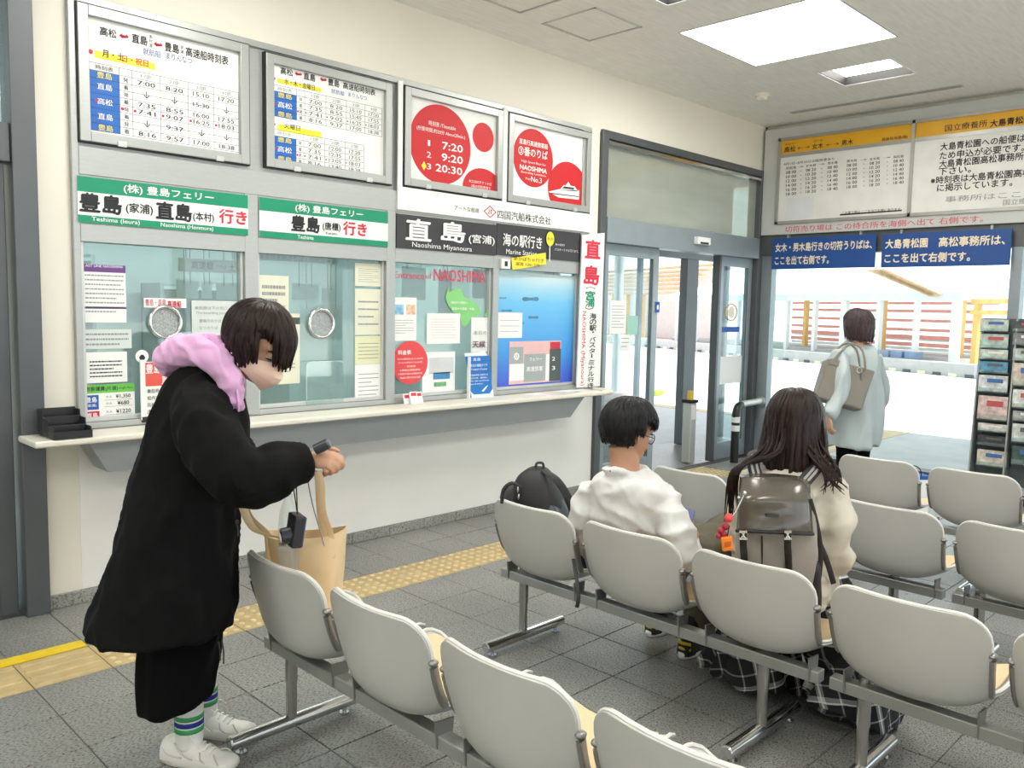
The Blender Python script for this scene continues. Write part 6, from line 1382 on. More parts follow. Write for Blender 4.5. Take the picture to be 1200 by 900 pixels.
MB().tube([tuple(aD(277, 455, 2.60)), tuple(aD(279, 470, 2.60)), tuple(aD(280, 482, 2.61))], .004, n=8).build('hood_cord', pink, hood, smooth=True)
# face mask, eye, earring
maskm = mat('peach_face_mask', (0.86, 0.62, 0.52), .75, bump=.05, bscale=400)
def mk(a, b):
    v = a*2-1; k = abs(v); ridge = (.108, .122, .134, .128, .108, .082)[min(5, int(b*5))]+((.108, .122, .134, .128, .108, .082)[min(5, int(b*5)+1)]-(.108, .122, .134, .128, .108, .082)[min(5, int(b*5))])*(b*5-int(b*5))
    x = .018+(ridge-.018)*(1-k**1.7); z = (.006-.030*k)*(1-b)+(-.122+.058*k)*b; return HC+RH @ Vector((x, v*.079, z))
MB().slab(mk, 20, 15, .0015).build('face_mask', maskm, P1, smooth=28, label='peach coloured folded face mask')
for q in (1, -1):
    for z in (-.022, -.06): MB().tube([tuple(HC+RH @ Vector(p)) for p in ((.020, q*.080, z), (-.006, q*.086, z*.4-.006), (-.020, q*.088, -.004))], .0016, n=6).build('mask_loop', whitep, P1, smooth=True)
    MB().ell(HC+RH @ Vector((.078, q*.031, .008)), (.013, .015, .012), RH).build('eyeball', mat('eye_white', (.75, .72, .68), .2), P1, smooth=True)
    MB().tube([tuple(HC+RH @ Vector(p)) for p in ((.080, q*.052, .004), (.090, q*.040, .004), (.094, q*.028, .002), (.090, q*.016, .000))], .0022, n=6).build('eyelash', ink, P1)
    MB().ell(HC+RH @ Vector((.080, q*.032, .014)), (.013, .017, .010), RH).build('eyelid', skin, P1, smooth=True)
    MB().tube([tuple(HC+RH @ Vector(p)) for p in ((.078, q*.056, .028), (.090, q*.040, .034), (.094, q*.018, .030))], (.0030), n=6).build('eyebrow', mat('dark_brown_hair', (.03, .018, .012), .6), P1)
MB().ell(HC+RH @ Vector((-.012, -.090, -.036)), (.004, .004, .004)).build('earring', chrome, P1, smooth=True)
brown1 = hairmat('dark_brown_bob', (.004, .002, .002), (.030, .013, .009))
def te1(ph):
    c = math.cos(ph)   # front = 1
    return 1.05 if c > .8 else (.98 if c > .42 else (1.4 if c > .1 else 1.75))
def le1(ph):
    c = math.cos(ph); return .125 if c > .86 else (.05 if c > .42 else (.095 if c > .1 else (.075 if c > -.3 else .05)))
hm = hair_mesh(HC, RH, 1.06, 360, te1, le1, grav=.75, seed=4, width=.013, pole=-.25, jitter=.020, tuck=.30, off=.004)
hm.build('hair', brown1, P1, smooth='all', label='short dark brown bob falling forward over the face')
# socks and shoes
shm = mat('white_leather', (.80, .79, .76), .45, bump=.03); sockw = mat('white_knit', (.82, .82, .80), .9, bump=.2, bscale=400)
for a_, nm in ((ank1, 0), (ank2, 1)):
    so = MB().tube([tuple(a_-ZX*.04), tuple(a_), tuple(a_+ZX*.06), tuple(a_+ZX*.135)], [.044, .045, .046, .049], n=22, k=3).build('sock', sockw, P1, smooth='all')
    for z, m_ in ((.070, greenink), (.048, blueink), (.026, greenink)): MB().tube([tuple(a_+ZX*(z-.008)), tuple(a_+ZX*(z+.008))], [.0472, .0476], n=24, k=1).build('sock_stripe', mat('sock_green', (.05, .35, .12), .9) if m_ is greenink else mat('sock_blue', (.02, .04, .30), .9), so, smooth='all')
f1 = nrm(AX*.97-BX*.22)
shoe('shoe', P1, ft1+AX*.0, f1, shm, mat('white_rubber', (.78, .77, .73), .5), whitep, .275, 'chunky white sneaker', 1.35)
shoe('shoe', P1, ft2, nrm(AX*.98-BX*.1), shm, mat('white_rubber', (0, 0, 0)), whitep, .275, 'chunky white sneaker', 1.35)
# held dark cap
t = thing('black_lens_cap', 'small dark ribbed cylinder held in the hand of the woman in the black coat', 'lens cap', aD(377, 524, 2.58))
MB().cyl(-AX*.02-ZX*.008, Vector(AX*.020+ZX*.012), .017, 18).build('cap_body', mat('ribbed_dark_plastic', (.03, .035, .045), .4), t, smooth=True)
MB().cyl(Vector(AX*.020+ZX*.012), Vector(AX*.026+ZX*.015), .014, 18).build('cap_end', mat('grey_plastic', (.15, .16, .18), .4), t, smooth=True)
MB().tube([tuple(aD(359, 553, 2.60)), tuple(aD(366, 590, 2.68)), tuple(aD(376, 625, 2.80)), tuple(aD(380, 640, 2.82))], .0022, n=6).build('carry_cord', greyink, bpy.data.objects['canvas_tote']).matrix_parent_inverse = Matrix.Translation(-tc_)

# ======== seated man
sweat = mat('white_sweatshirt_cotton', (0.76, 0.77, 0.78), 0.85, var=.03, bump=.06, bscale=250, sheen=.1)
MF = nrm(Vector((1, -.10, 0))); ML = ZX.cross(MF)
hfm = nrm(AX*.80+BX*.52-ZX*.28); RM = headframe(hfm); MC = aD(737, 508, 3.42)
mb = MB(); head_mesh(mb, MC, RM, 1.02)
mb.tube([tuple(aD(731, 560, 3.40)), tuple(aD(732, 545, 3.41)), tuple(MC+RM @ Vector((-.025, 0, -.05)))], [.066, .060, .056], n=20)
hipm = Vector((2.86, 2.05, .50))
loft(mb, [(hipm-ZX*.02, .12, .16), (hipm+ZX*.15, .11, .15), (hipm+ZX*.28-MF*.07, .10, .17), (Vector((2.745, 2.035, .86)), .07, .12), (Vector((2.74, 2.03, .90)), .05, .06)], MF, ML)
shR = aD(778, 582, 3.35); elR = aD(800, 650, 3.27); wrR = aD(812, 626, 3.50)
mb.tube([tuple(shR), tuple(elR)], [.050, .042], n=14, k=1).tube([tuple(elR), tuple(wrR)], [.042, .026], n=14, k=1)
shL = aD(687, 580, 3.56); elL = aD(690, 640, 3.66); wrL = aD(780, 615, 3.72)
mb.tube([tuple(shL), tuple(elL)], [.050, .042], n=14, k=1).tube([tuple(elL), tuple(wrL)], [.042, .026], n=14, k=1)
hand_mesh(mb, wrR, BX*.8-AX*.25+ZX*.25, -AX*.9-BX*.2+ZX*.3, side=1, curl=.55, thumb=.5, s=.95)
hand_mesh(mb, wrL, AX*.8-BX*.1, ZX*.9-BX*.3, side=-1, curl=.5, thumb=.6, s=.95)
knR = Vector((3.31, 1.90, .54)); knL = Vector((3.31, 2.18, .54)); aR = Vector((3.20, 1.99, .11)); aL = Vector((3.30, 2.24, .11))
for h_, k_, a_ in ((hipm-ML*.09, knR, aR), (hipm+ML*.09, knL, aL)): mb.tube([tuple(h_), tuple(k_)], [.08, .058], n=14, k=1).tube([tuple(k_), tuple(a_), tuple(a_-ZX*.05)], [.056, .036, .034], n=14, k=1)
P2 = remesh(mb, 'person', skin2, .006, 3); tag(P2, 'seated man in a white sweatshirt and glasses looking down at a phone', 'person')
sb_ = MB()
def L2(y, l, r_, rb, d=3.40): c_ = aD((l+r_)/2, y, d); return (c_, (r_-l)/2/F*d, rb)
loft(sb_, [(Vector((2.74, 2.03, .905)), .065, .08), (Vector((2.74, 2.032, .885)), .09, .14), (Vector((2.742, 2.035, .855)), .115, .19), (Vector((2.755, 2.04, .80)), .13, .21), (Vector((2.78, 2.05, .72)), .14, .21), (Vector((2.82, 2.06, .60)), .145, .21), (Vector((2.85, 2.06, .52)), .15, .21), (Vector((2.86, 2.06, .455)), .15, .205)], MF, ML, 4, 36)
sb_.tube([tuple(aD(773, 574, 3.38)), tuple(aD(781, 598, 3.32)), tuple(aD(795, 632, 3.27)), tuple(aD(801, 650, 3.28)), tuple(aD(808, 645, 3.38)), tuple(aD(812, 632, 3.48))], [.062, .066, .070, .070, .056, .040], n=20, k=4)
sb_.tube([tuple(aD(695, 570, 3.54)), tuple(aD(687, 595, 3.58)), tuple(aD(688, 632, 3.64)), tuple(aD(702, 645, 3.70)), tuple(aD(770, 622, 3.74))], [.064, .068, .066, .06, .04], n=20, k=4)
sb_.tube([tuple(aD(706, 549, 3.39)), tuple(aD(732, 553, 3.33)), tuple(aD(758, 549, 3.40)), tuple(aD(735, 545, 3.48)), tuple(aD(706, 549, 3.39))], .012, n=8)
sw = remesh(sb_, 'sweatshirt', sweat, .009, 5, P2, wr=[(.005, 8, (1, 1, .7)), (.007, 6, (1, 1, 1.6), 'r'), (.003, 13, (1, 1, 1), 'r')]); sw['label'] = 'loose white long sleeved sweatshirt'
olive = mat('olive_trouser_cloth', (0.12, 0.11, 0.075), .85, bump=.1, bscale=200)
tb_ = MB()
tb_.ell(tuple(hipm-ZX*.0), (.15, .19, .085)); 
for h_, k_, a_ in ((hipm-ML*.09, knR, aR), (hipm+ML*.09, knL, aL)):
    tb_.tube([tuple(h_+ZX*.02), tuple((h_+k_)/2+ZX*.01), tuple(k_+ZX*.01)], [.10, .098, .088], n=20, k=3); tb_.tube([tuple(k_), tuple((k_+a_)/2+MF*.03), tuple(a_+ZX*.04)], [.088, .085, .07], n=20, k=3)
tr_ = remesh(tb_, 'trousers', olive, .010, 4, P2, wr=[(.012, 10, (1, 1, 1)), (.014, 8, (1, 1, 1), 'r')]); tr_['label'] = 'baggy olive trousers'
blk = hairmat('black_hair', (.002, .002, .0025), (.008, .008, .009))
hm = hair_mesh(MC, RM, 1.06, 420, lambda ph: 1.15 if math.cos(ph) > .6 else (1.22 if math.cos(ph) > -.1 else (1.6 if math.cos(ph) > -.45 else 2.0)), lambda ph: .05 if math.cos(ph) > .5 else (.024 if math.cos(ph) > -.1 else .036), grav=.5, seed=9, width=.010, pole=-.15, jitter=.06, tuck=.45, off=.012)
hm.build('hair', blk, P2, smooth='all', label='thick short black hair')
gl = MB()
for q in (1, -1):
    gl.tube([tuple(MC+RM @ Vector((.100-.012*abs(math.cos(t)), q*.036+.024*math.cos(t), .002+.020*math.sin(t)))) for t in [2*PI*k/18 for k in range(18)]], .0022, n=6, k=1, closed=True)
    gl.tube([tuple(MC+RM @ Vector(p)) for p in ((.088, q*.062, .006), (.06, q*.078, .006), (.0, q*.088, .004), (-.02, q*.088, -.006))], .002, n=6)
gl.tube([tuple(MC+RM @ Vector((.1, -.012, .004))), tuple(MC+RM @ Vector((.104, 0, .006))), tuple(MC+RM @ Vector((.1, .012, .004)))], .002, n=6).build('glasses', blackc, P2, smooth='all', label='thin black framed glasses')
for q in (1, -1): MB().ell(MC+RM @ Vector((.082, q*.033, .006)), (.012, .014, .012), RM).build('eyeball', mat('eye_white', (0, 0, 0)), P2, smooth=True)
MB().ell(tuple(aD(715, 552, 3.34)), (.003, .003, .003)).build('mole', ink, P2)
bshoe = mat('black_yellow_suede', (.02, .02, .02), .6)
for a_ in (aR, aL):
    o = shoe('shoe', P2, Vector((a_.x, a_.y, 0))-MF*.01, MF, bshoe, whitep, blackm, .28, 'black and yellow sneaker with white sole')
    for z in (.045, .07): MB().tube([tuple(Vector((a_.x, a_.y, z))-MF*.055-ML*.034), tuple(Vector((a_.x, a_.y, z+.004))-MF*.078), tuple(Vector((a_.x, a_.y, z))-MF*.055+ML*.034)], (.007), n=8).build('yellow_stripe', mat('shoe_yellow', (.75, .52, .03), .5), o, smooth=True)
    MB().tube([tuple(a_-ZX*.02), tuple(a_+ZX*.08)], [.044, .046], n=16, k=1).build('sock', blackm, P2, smooth=True)
t = thing('smartphone', 'smartphone held in the right hand of the seated man', 'phone', aD(803, 607, 3.52))
ux = nrm(AX*.92-BX*.2-ZX*.25); uz = nrm(ZX*.62+BX*.75+AX*.1); uz = nrm(uz-ux*uz.dot(ux)); uy = uz.cross(ux)
MB().obox((0, 0, 0), ux*.034, uz*.055, uy*.004).build('phone_case', blackc, t, bevel=.004)
sgn_ = 1 if uy.dot(CO-t.location) > 0 else -1
MB().obox(uy*.0044*sgn_, ux*.031, uz*.051, uy*.0004).build('screen', mat('dim_screen', (.10, .11, .22), .1, emit=((.2, .22, .4), .25)), t, bevel=.002)

# ======== seated woman with the backpack
jack = mat('beige_jacket_cotton', (0.52, 0.49, 0.42), 0.85, var=.05, bump=.08, bscale=250)
WF = nrm(AX*.22+BX*.97); WL = ZX.cross(WF)
WC = aD(931, 500, 3.16); hfw = nrm(AX*.18+BX*.95-ZX*.25); RW = headframe(hfw)
mb = MB(); head_mesh(mb, WC, RW, .98)
mb.tube([tuple(aD(931, 560, 3.14)), tuple(WC+RW @ Vector((-.02, 0, -.06)))], [.055, .05], n=16, k=1)
hw_ = Vector((3.0, 1.47, .50))
loft(mb, [(hw_, .12, .16), (hw_+ZX*.2, .10, .13), (aD(928, 590, 3.14), .10, .16), (aD(930, 562, 3.14), .05, .08)], WF, WL)
for q, pts in ((0, [aD(972, 578, 3.10), aD(980, 655, 3.06), aD(965, 650, 3.30)]), (1, [aD(880, 572, 3.18), aD(868, 650, 3.20), aD(885, 655, 3.42)])):
    mb.tube([tuple(pts[0]), tuple(pts[1])], [.045, .038], n=14, k=1).tube([tuple(pts[1]), tuple(pts[2])], [.038, .024], n=14, k=1)
    hand_mesh(mb, pts[2], WF+WL*(.5 if q == 0 else -.5), ZX*-1, side=1 if q else -1, curl=.4, s=.88)
knw = [Vector((3.32, 1.46, .45)), Vector((3.34, 1.66, .45))]; anw = [Vector((3.20, 1.25, .10)), Vector((3.24, 1.66, .10))]
for k_, a_, s_ in ((knw[0], anw[0], -1), (knw[1], anw[1], 1)): mb.tube([tuple(hw_+WL*s_*.08), tuple(k_)], [.075, .055], n=12, k=1).tube([tuple(k_), tuple(a_), tuple(a_-ZX*.05)], [.052, .034, .03], n=12, k=1)
P3 = remesh(mb, 'person', skin, .007, 3); tag(P3, 'seated woman with long dark hair wearing a backpack and wide plaid trousers', 'person')
jb = MB()
def L3(y, l, r_, rb, d=3.13): c_ = aD((l+r_)/2, y, d); return (c_, (r_-l)/2/F*d, rb)
loft(jb, [L3(540, 905, 957, .07), L3(548, 888, 970, .10), L3(560, 872, 978, .12), L3(580, 866, 982, .13), L3(620, 864, 982, .135), L3(660, 864, 980, .14), L3(700, 866, 980, .15)], AX, BX, 4, 36)
jb.tube([tuple(aD(966, 563, 3.10)), tuple(aD(975, 590, 3.06)), tuple(aD(980, 630, 3.03)), tuple(aD(977, 655, 3.06)), tuple(aD(966, 652, 3.26))], [.058, .062, .062, .058, .04], n=18, k=4)
jb.tube([tuple(aD(884, 560, 3.17)), tuple(aD(870, 585, 3.17)), tuple(aD(868, 640, 3.18)), tuple(aD(878, 655, 3.25)), tuple(aD(885, 655, 3.38))], [.055, .058, .056, .05, .038], n=18, k=4)
jb.tube([tuple(aD(893, 552, 3.10)), tuple(aD(915, 566, 3.02)), tuple(aD(945, 566, 3.02)), tuple(aD(970, 553, 3.08))], [.022, .03, .03, .022], n=14, k=4)
jk = remesh(jb, 'jacket', jack, .009, 4, P3, wr=[(.010, 9, (1, 1, .8)), (.014, 8, (1, 1, 1.2), 'r')]); jk['label'] = 'beige hooded cotton jacket'
def plaid():
    m = bpy.data.materials.new('black_white_plaid'); m.use_nodes = True; nt = m.node_tree; b = nt.nodes['Principled BSDF']; L = nt.links; b.inputs['Roughness'].default_value = .85
    tc = nt.nodes.new('ShaderNodeTexCoord'); mp = nt.nodes.new('ShaderNodeMapping'); mp.inputs['Rotation'].default_value = (.15, .1, .78); L.new(tc.outputs['Object'], mp.inputs[0])
    outs = []
    for axis, sc, wd in (('X', 17, .10), ('X', 5.7, .12), ('Z', 17, .10), ('Z', 5.7, .12)):
        sp = nt.nodes.new('ShaderNodeSeparateXYZ'); L.new(mp.outputs[0], sp.inputs[0])
        mu = nt.nodes.new('ShaderNodeMath'); mu.operation = 'MULTIPLY'; mu.inputs[1].default_value = sc; L.new(sp.outputs[axis], mu.inputs[0])
        fr = nt.nodes.new('ShaderNodeMath'); fr.operation = 'FRACT'; L.new(mu.outputs[0], fr.inputs[0])
        lt = nt.nodes.new('ShaderNodeMath'); lt.operation = 'LESS_THAN'; lt.inputs[1].default_value = wd; L.new(fr.outputs[0], lt.inputs[0]); outs.append(lt.outputs[0])
    acc = outs[0]
    for o_ in outs[1:]:
        ad = nt.nodes.new('ShaderNodeMath'); ad.operation = 'ADD'; L.new(acc, ad.inputs[0]); L.new(o_, ad.inputs[1]); acc = ad.outputs[0]
    cr = nt.nodes.new('ShaderNodeValToRGB'); e = cr.color_ramp.elements; e[0].color = (.012, .012, .014, 1); e[1].color = (.8, .8, .8, 1); e[1].position = 1
    q = e.new(.5); q.color = (.26, .26, .27, 1)
    mu = nt.nodes.new('ShaderNodeMath'); mu.operation = 'MULTIPLY'; mu.inputs[1].default_value = .42; L.new(acc, mu.inputs[0]); L.new(mu.outputs[0], cr.inputs[0]); L.new(cr.outputs[0], b.inputs['Base Color']); return m
pb2 = MB(); pb2.ell(tuple(hw_+ZX*.0), (.15, .19, .09))
for k_, a_, s_, w_ in ((knw[0], anw[0], -1, .15), (knw[1], anw[1], 1, .16)):
    pb2.tube([tuple(hw_+WL*s_*.08+ZX*.02), tuple((hw_+k_)/2), tuple(k_)], [.095, .09, .088], n=20, k=3)
    pb2.tube([tuple(k_-ZX*.0), tuple(k_*.6+a_*.4-Vector((.04, 0, 0))), tuple(Vector((3.17, a_.y, .18))), tuple(Vector((3.12, a_.y, .03)))], [.090, .125, .17, w_+.045], n=28, k=3)
tr_ = remesh(pb2, 'trousers', plaid(), .010, 4, P3, wr=[(.016, 9, (1, 1, .25)), (.018, 8, (1, 1, .2), 'r')]); tr_['label'] = 'very wide black and white plaid trousers'
snk = mat('black_canvas_shoe', (.02, .02, .022), .6)
for a_ in anw: shoe('shoe', P3, Vector((a_.x-.04, a_.y-.02, 0)), nrm(Vector((.9, -.4 if a_.y < 1.4 else .1, 0))), snk, whitep, whitep, .25, 'black sneaker with white stripes')
brown3 = hairmat('long_dark_brown_hair', (.003, .002, .002), (.028, .009, .006))
hm = hair_mesh(WC, RW, 1.05, 520, lambda ph: 1.2 if math.cos(ph) > .5 else 1.55, lambda ph: .20 if math.cos(ph) > .3 else .27, grav=1.0, seed=12, width=.013, pole=-.12, jitter=.010, tuck=-.06, off=.008, minr=(Vector((WC.x, WC.y, 0)), .085))
for k in range(26):
    rr = random.Random(k+50); x0 = 905+rr.uniform(-12, 16); dx = rr.uniform(0, 22)
    hm.tube([tuple(aD(x0+4, 490+rr.uniform(-14, 14), 3.07)), tuple(aD(x0-6, 530+rr.uniform(-5, 5), 3.03)), tuple(aD(880-dx*.6, 541+dx*.2, 3.0)), tuple(aD(866-dx*.6, 556+dx*.3, 3.0)), tuple(aD(860-dx*.4+rr.uniform(-4, 6), 590+dx, 3.03))], [.001, .0055, .0055, .0045, .001], n=6, k=4)
for k in range(26):
    rr = random.Random(k+90); x0 = 955+rr.uniform(-14, 10)
    hm.tube([tuple(aD(x0, 490+rr.uniform(-14, 14), 3.07)), tuple(aD(x0+5, 528+rr.uniform(-5, 5), 3.02)), tuple(aD(972+rr.uniform(-8, 12), 552+rr.uniform(-4, 4), 2.98)), tuple(aD(985+rr.uniform(-26, 10), 566+rr.uniform(-6, 14), 2.98))], [.001, .0055, .0045, .001], n=6, k=4)
hm.build('hair', brown3, P3, smooth='all', label='long straight dark brown hair')
# her backpack
leat = mat('glossy_olive_brown_leather', (0.085, 0.075, 0.062), 0.22, var=.12, vscale=8, bump=.15, bscale=14, coat=.3)
gcan = mat('grey_canvas', (0.30, 0.285, 0.26), .85, var=.05, bump=.15, bscale=300)
K0 = aD(908, 650, 2.93); bk = thing('grey_backpack', 'grey canvas backpack with a glossy dark flap worn by the seated woman', 'backpack', K0)
def at_(x, y, d): return aD(x, y, d)-K0
mb = MB(); loft(mb, [(at_(908, 722, 3.04), .10, .045), (at_(908, 716, 3.04), .125, .065), (at_(908, 690, 3.02), .132, .075), (at_(909, 645, 2.98), .134, .082), (at_(910, 600, 2.95), .128, .075), (at_(911, 575, 2.96), .115, .06), (at_(911, 566, 2.98), .08, .04)], AX, BX, 4, 36, .45)
mb.build('pack_body', gcan, bk, smooth='all')
def flapf(a, b):
    x = -1+2*a; c = 2.84-.0+.05*abs(x)**3; ys = 562+62*b-3*math.sin(a*PI)*(1-b)
    dd = (2.98-.14*min(1, b*2.2)**.6)+.05*abs(x)**4+.006*math.sin(b*9+a*4); sk = 3.5*b-(1-b)*2
    return at_(908+x*(41+4*b)+sk*0, ys-(4*(1-b))+3.5*b*0+x*0+(x*2.0), dd-.012)
mb = MB(); mb.slab(flapf, 22, 16, .012); fl_ = mb.build('flap', leat, bk, smooth='all')
MB().tube([tuple(flapf(k/12, 1.0)) for k in range(13)], .006, n=8, k=1).build('flap_piping', blackm, bk, smooth='all')
mb = MB(); mb.obox(at_(905, 604, 2.825), AX*.022, ZX*.005, BX*.002); mb.build('leather_patch', mat('dark_leather_patch', (.03, .025, .02), .5), bk)
for x0, lab in ((871, 0), (923, 1)):
    strap('buckle_strap', [at_(x0, 622, 2.80)+K0, at_(x0, 640, 2.83)+K0, at_(x0+1, 655, 2.885)+K0, at_(x0+2, 690, 2.935)+K0], .012, blackm, bk, AX, .002, base=K0)
    b_ = MB(); b_.obox(at_(x0, 631, 2.79), AX*.012, ZX*.004, BX*.004).obox(at_(x0, 623, 2.79), AX*.012, ZX*.004, BX*.004)
    b_.tube([tuple(at_(x0-3.5, 622, 2.79)), tuple(at_(x0, 627, 2.785)), tuple(at_(x0-3.5, 632, 2.79))], .003, n=6).tube([tuple(at_(x0+3.5, 622, 2.79)), tuple(at_(x0, 627, 2.785)), tuple(at_(x0+3.5, 632, 2.79))], .003, n=6).build('metal_buckle', chrome, bk, smooth=True)
MB().tube([tuple(at_(893, y, d_)) for y, d_ in ((628, 2.872), (645, 2.892), (670, 2.92))], .003, n=6).build('front_seam', blackm, bk)
mb = MB(); loft(mb, [(at_(950, 722, 3.03), .014, .05), (at_(950, 712, 3.03), .022, .065), (at_(950, 690, 3.01), .024, .07), (at_(950, 655, 2.99), .018, .065)], AX, BX, 3, 24, .6); mb.build('side_pocket', nyl, bk, smooth='all')
strp = mat('grey_black_webbing', (.30, .29, .28), .7)
for pts in ([(889, 566, 2.97), (883, 545, 3.02), (884, 532, 3.08), (890, 528, 3.16)], [(940, 567, 2.97), (953, 552, 3.0), (962, 540, 3.06), (965, 534, 3.14)]):
    P_ = [aD(*q) for q in pts]; s1 = strap('shoulder_strap', P_, .024, blackm, bk, AX, .006, base=K0)
    for q in (-.009, .009): strap('strap_stripe', [p+AX*q-BX*.0075+ZX*.002 for p in P_], .0045, strp, bk, AX, .0016, base=K0)
strap('side_strap', [aD(949, 585, 2.88), aD(957, 615, 2.90), aD(962, 650, 2.95), aD(958, 690, 2.97)], .009, blackm, bk, AX, .002, base=K0)
strap('side_strap', [aD(953, 620, 2.95), aD(968, 655, 2.96), aD(977, 684, 2.98)], .010, blackm, bk, AX, .002, base=K0)
MB().tube([tuple(at_(x, y, 2.83)) for x, y in ((873, 577), (868, 588), (862, 600), (857, 607))], .003, n=6).ell(tuple(at_(873, 578, 2.82)), (.008, .006, .009)).ell(tuple(at_(866, 583, 2.82)), (.007, .005, .006)).build('charm_clip', chrome, bk, smooth=True)
t = thing('red_charm', 'round red and dark red bead charm hanging from the grey backpack', 'charm', aD(854, 607, 2.82)); o0 = t.location.copy()
rdm = mat('coral_red_plastic', (.75, .06, .07), .4); drm = mat('dark_red_plastic', (.32, .01, .03), .35)
MB().ell((0, 0, 0), (.016, .014, .016)).build('charm_ball', rdm, t, smooth=True)
for x, y, r_ in ((850, 617, .013), (845, 622, .012), (848, 626, .012), (842, 628, .010)): MB().ell(tuple(aD(x, y, 2.81)-o0), (r_, r_, r_)).build('dark_bead', drm, t, smooth=True)
t = thing('orange_tag', 'bright orange tag case hanging from the grey backpack', 'tag', aD(852, 637, 2.80))
MB().obox((0, 0, 0), AX*.018+ZX*.004, ZX*.024-AX*.004, BX*.007).build('tag_case', mat('bright_orange_plastic', (.85, .22, .01), .35), t, bevel=.005)
MB().obox(-BX*.008, AX*.011+ZX*.002, ZX*.009, BX*.001).build('tag_window', mat('dark_orange_print', (.5, .1, .01), .4), t); MB().tube([(0, 0, .024), (.004, 0, .04), tuple(Vector((.01, .0, .06)))], .002, n=6).build('tag_loop', blackm, t)

# ======== standing woman in the pale coat
pale = mat('pale_blue_grey_wool', (0.44, 0.51, 0.53), 0.9, var=.03, bump=.06, bscale=200)
D3 = 6.75; VF = nrm(-AX*.35+BX*.9); VL = ZX.cross(VF); VC = aD(1004, 383, 6.78); RV = headframe(nrm(-AX*.62+BX*.75-ZX*.02))
mb = MB(); head_mesh(mb, VC, RV, .98)
mb.tube([tuple(aD(1004, 412, D3)), tuple(VC+RV @ Vector((-.02, 0, -.06)))], [.055, .05], n=14, k=1)
loft(mb, [(aD(999, 520, D3), .13, .12), (aD(1000, 470, D3), .12, .11), (aD(1002, 430, D3), .15, .10), (aD(1003, 412, D3), .08, .07)], AX, BX)
s3, e3, w3_ = aD(983, 425, 6.62), aD(985, 465, 6.55), aD(971, 490, 6.48)
mb.tube([tuple(s3), tuple(e3)], [.045, .038], n=12, k=1).tube([tuple(e3), tuple(w3_)], [.038, .026], n=12, k=1)
hand_mesh(mb, w3_, -ZX*.95+AX*.12, BX*.3+AX*.9, side=1, curl=.35, thumb=.4)
s4, e4, w4 = aD(1026, 425, 6.85), aD(1032, 465, 6.92), aD(1024, 490, 7.0)
mb.tube([tuple(s4), tuple(e4)], [.045, .038], n=12, k=1).tube([tuple(e4), tuple(w4)], [.038, .026], n=12, k=1); hand_mesh(mb, w4, -ZX, -AX, side=-1, curl=.3)
f3 = aD(994, 500, 6.72); f3.z = 0; f4 = aD(1009, 500, 6.85); f4.z = 0
for f_, x in ((f3, 992), (f4, 1008)): mb.tube([tuple(aD(x, 505, D3)), tuple(f_+ZX*.48), tuple(f_+ZX*.08), tuple(f_+ZX*.04)], [.08, .055, .036, .034], n=12, k=2)
P4 = remesh(mb, 'person', skin, .009, 3); tag(P4, 'standing woman in a pale blue grey coat with her back turned near the glass wall', 'person')
cb = MB()
def L4(y, l, r_, rb): c_ = aD((l+r_)/2, y, D3); return (c_, (r_-l)/2/F*D3, rb)
loft(cb, [L4(404, 994, 1016, .06), L4(409, 986, 1022, .10), L4(418, 979, 1028, .13), L4(440, 976, 1030, .14), L4(470, 975, 1032, .15), L4(500, 970, 1031, .17), L4(522, 966, 1028, .18)], AX, BX, 4, 32)
cb.tube([tuple(aD(984, 415, 6.66)), tuple(aD(984, 440, 6.58)), tuple(aD(986, 462, 6.53)), tuple(aD(978, 478, 6.50)), tuple(aD(971, 487, 6.48))], [.07, .078, .075, .062, .05], n=16, k=4)
cb.tube([tuple(aD(1022, 416, 6.82)), tuple(aD(1030, 445, 6.88)), tuple(aD(1032, 468, 6.92)), tuple(aD(1025, 486, 7.0))], [.065, .065, .06, .045], n=16, k=4)
ct_ = remesh(cb, 'coat', pale, .013, 3, P4, wr=[(.016, 8, (1, 1, .2)), (.018, 7, (1, 1, .12), 'r')]); ct_['label'] = 'long pale blue grey coat'
tb_ = MB()
for f_, x in ((f3, 990), (f4, 1009)): tb_.tube([tuple(aD(x, 505, D3)), tuple(f_+ZX*.48), tuple(f_+ZX*.12)], [.10, .085, .07], n=14, k=3)
remesh(tb_, 'trousers', mat('black_trouser_cloth', (0, 0, 0)), .014, 2, P4)['label'] = 'black trousers'
for f_ in (f3, f4): shoe('shoe', P4, f_, VF, blackm, blackm, None, .24, 'plain black shoe')
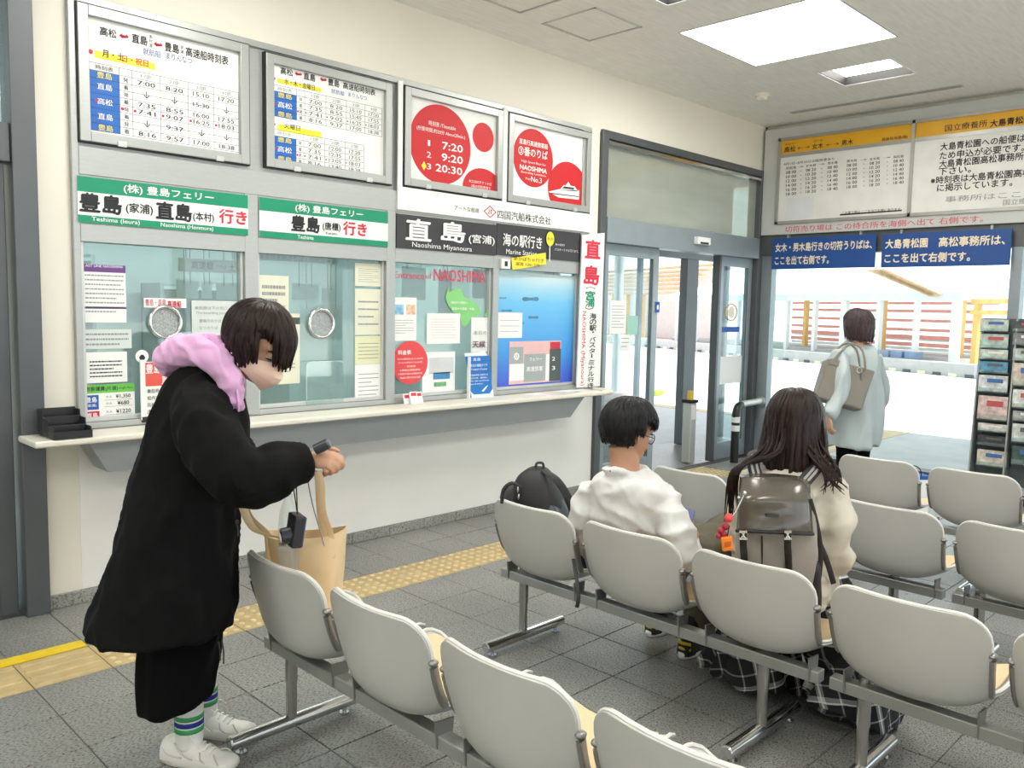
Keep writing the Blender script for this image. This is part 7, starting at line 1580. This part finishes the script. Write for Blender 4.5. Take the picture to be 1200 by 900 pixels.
glarehair = hairmat('glare_lightened_hair', (.020, .014, .016), (.10, .07, .075))  # dark hair, made lighter in the colour to stand in for glare
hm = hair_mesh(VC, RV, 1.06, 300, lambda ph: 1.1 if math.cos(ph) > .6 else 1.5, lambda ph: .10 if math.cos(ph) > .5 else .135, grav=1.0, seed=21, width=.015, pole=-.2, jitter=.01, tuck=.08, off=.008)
hm.build('hair', glarehair, P4, smooth='all', label='shoulder length dark hair coloured lighter for glare')
bag = thing('shoulder_bag', 'taupe leather shoulder bag carried by the standing woman in the pale coat', 'bag', aD(988, 455, 6.60)); b0 = bag.location.copy()
tau = mat('taupe_leather', (0.19, 0.175, 0.145), .4, var=.06, bump=.05, bscale=120)
mb = MB(); q = [Vector(v) for v in (aD(967, 421, 6.60), aD(1022, 436, 6.62), aD(1006, 482, 6.56), aD(953, 467, 6.54))]
n_ = nrm((q[1]-q[0]).cross(q[3]-q[0])); 
mb.prism([v-b0-n_*.06 for v in q], n_*.12); mb.build('bag_body', tau, bag, bevel=.018, seg=3)
for o_ in (-.062, .062): mb = MB(); mb.prism([v-b0+n_*o_ for v in (q[0]*.96+q[1]*.04, q[0]*.72+q[1]*.28, (q[0]*.72+q[1]*.28)*.85+(q[3])*.15, (q[0]*.96+q[1]*.04)*.86+q[3]*.14)], n_*math.copysign(.004, o_)); mb.build('leather_panel', tau, bag, bevel=.002)
for d_ in (-.05, .06):
    MB().tube([tuple(p-b0+n_*0+BX*d_) for p in (aD(973, 423, 6.60), aD(986, 408, 6.62), aD(996, 403, 6.66), aD(1006, 408, 6.62), aD(1010, 420, 6.58), aD(1011, 434, 6.58))], .009, n=8, k=5).build('bag_strap', tau, bag, smooth=True)
MB().cyl(aD(1010, 436, 6.54)-b0, aD(1010, 446, 6.54)-b0, .012, 10).build('hanging_tag', tau, bag, smooth=True); MB().tube([tuple(aD(1007+3*math.cos(t), 434+3*math.sin(t), 6.53)-b0) for t in [2*PI*k/12 for k in range(12)]], .003, n=6, k=1, closed=True).build('metal_ring', chrome, bag, smooth=True)
bpy.data.objects.remove(_fo)
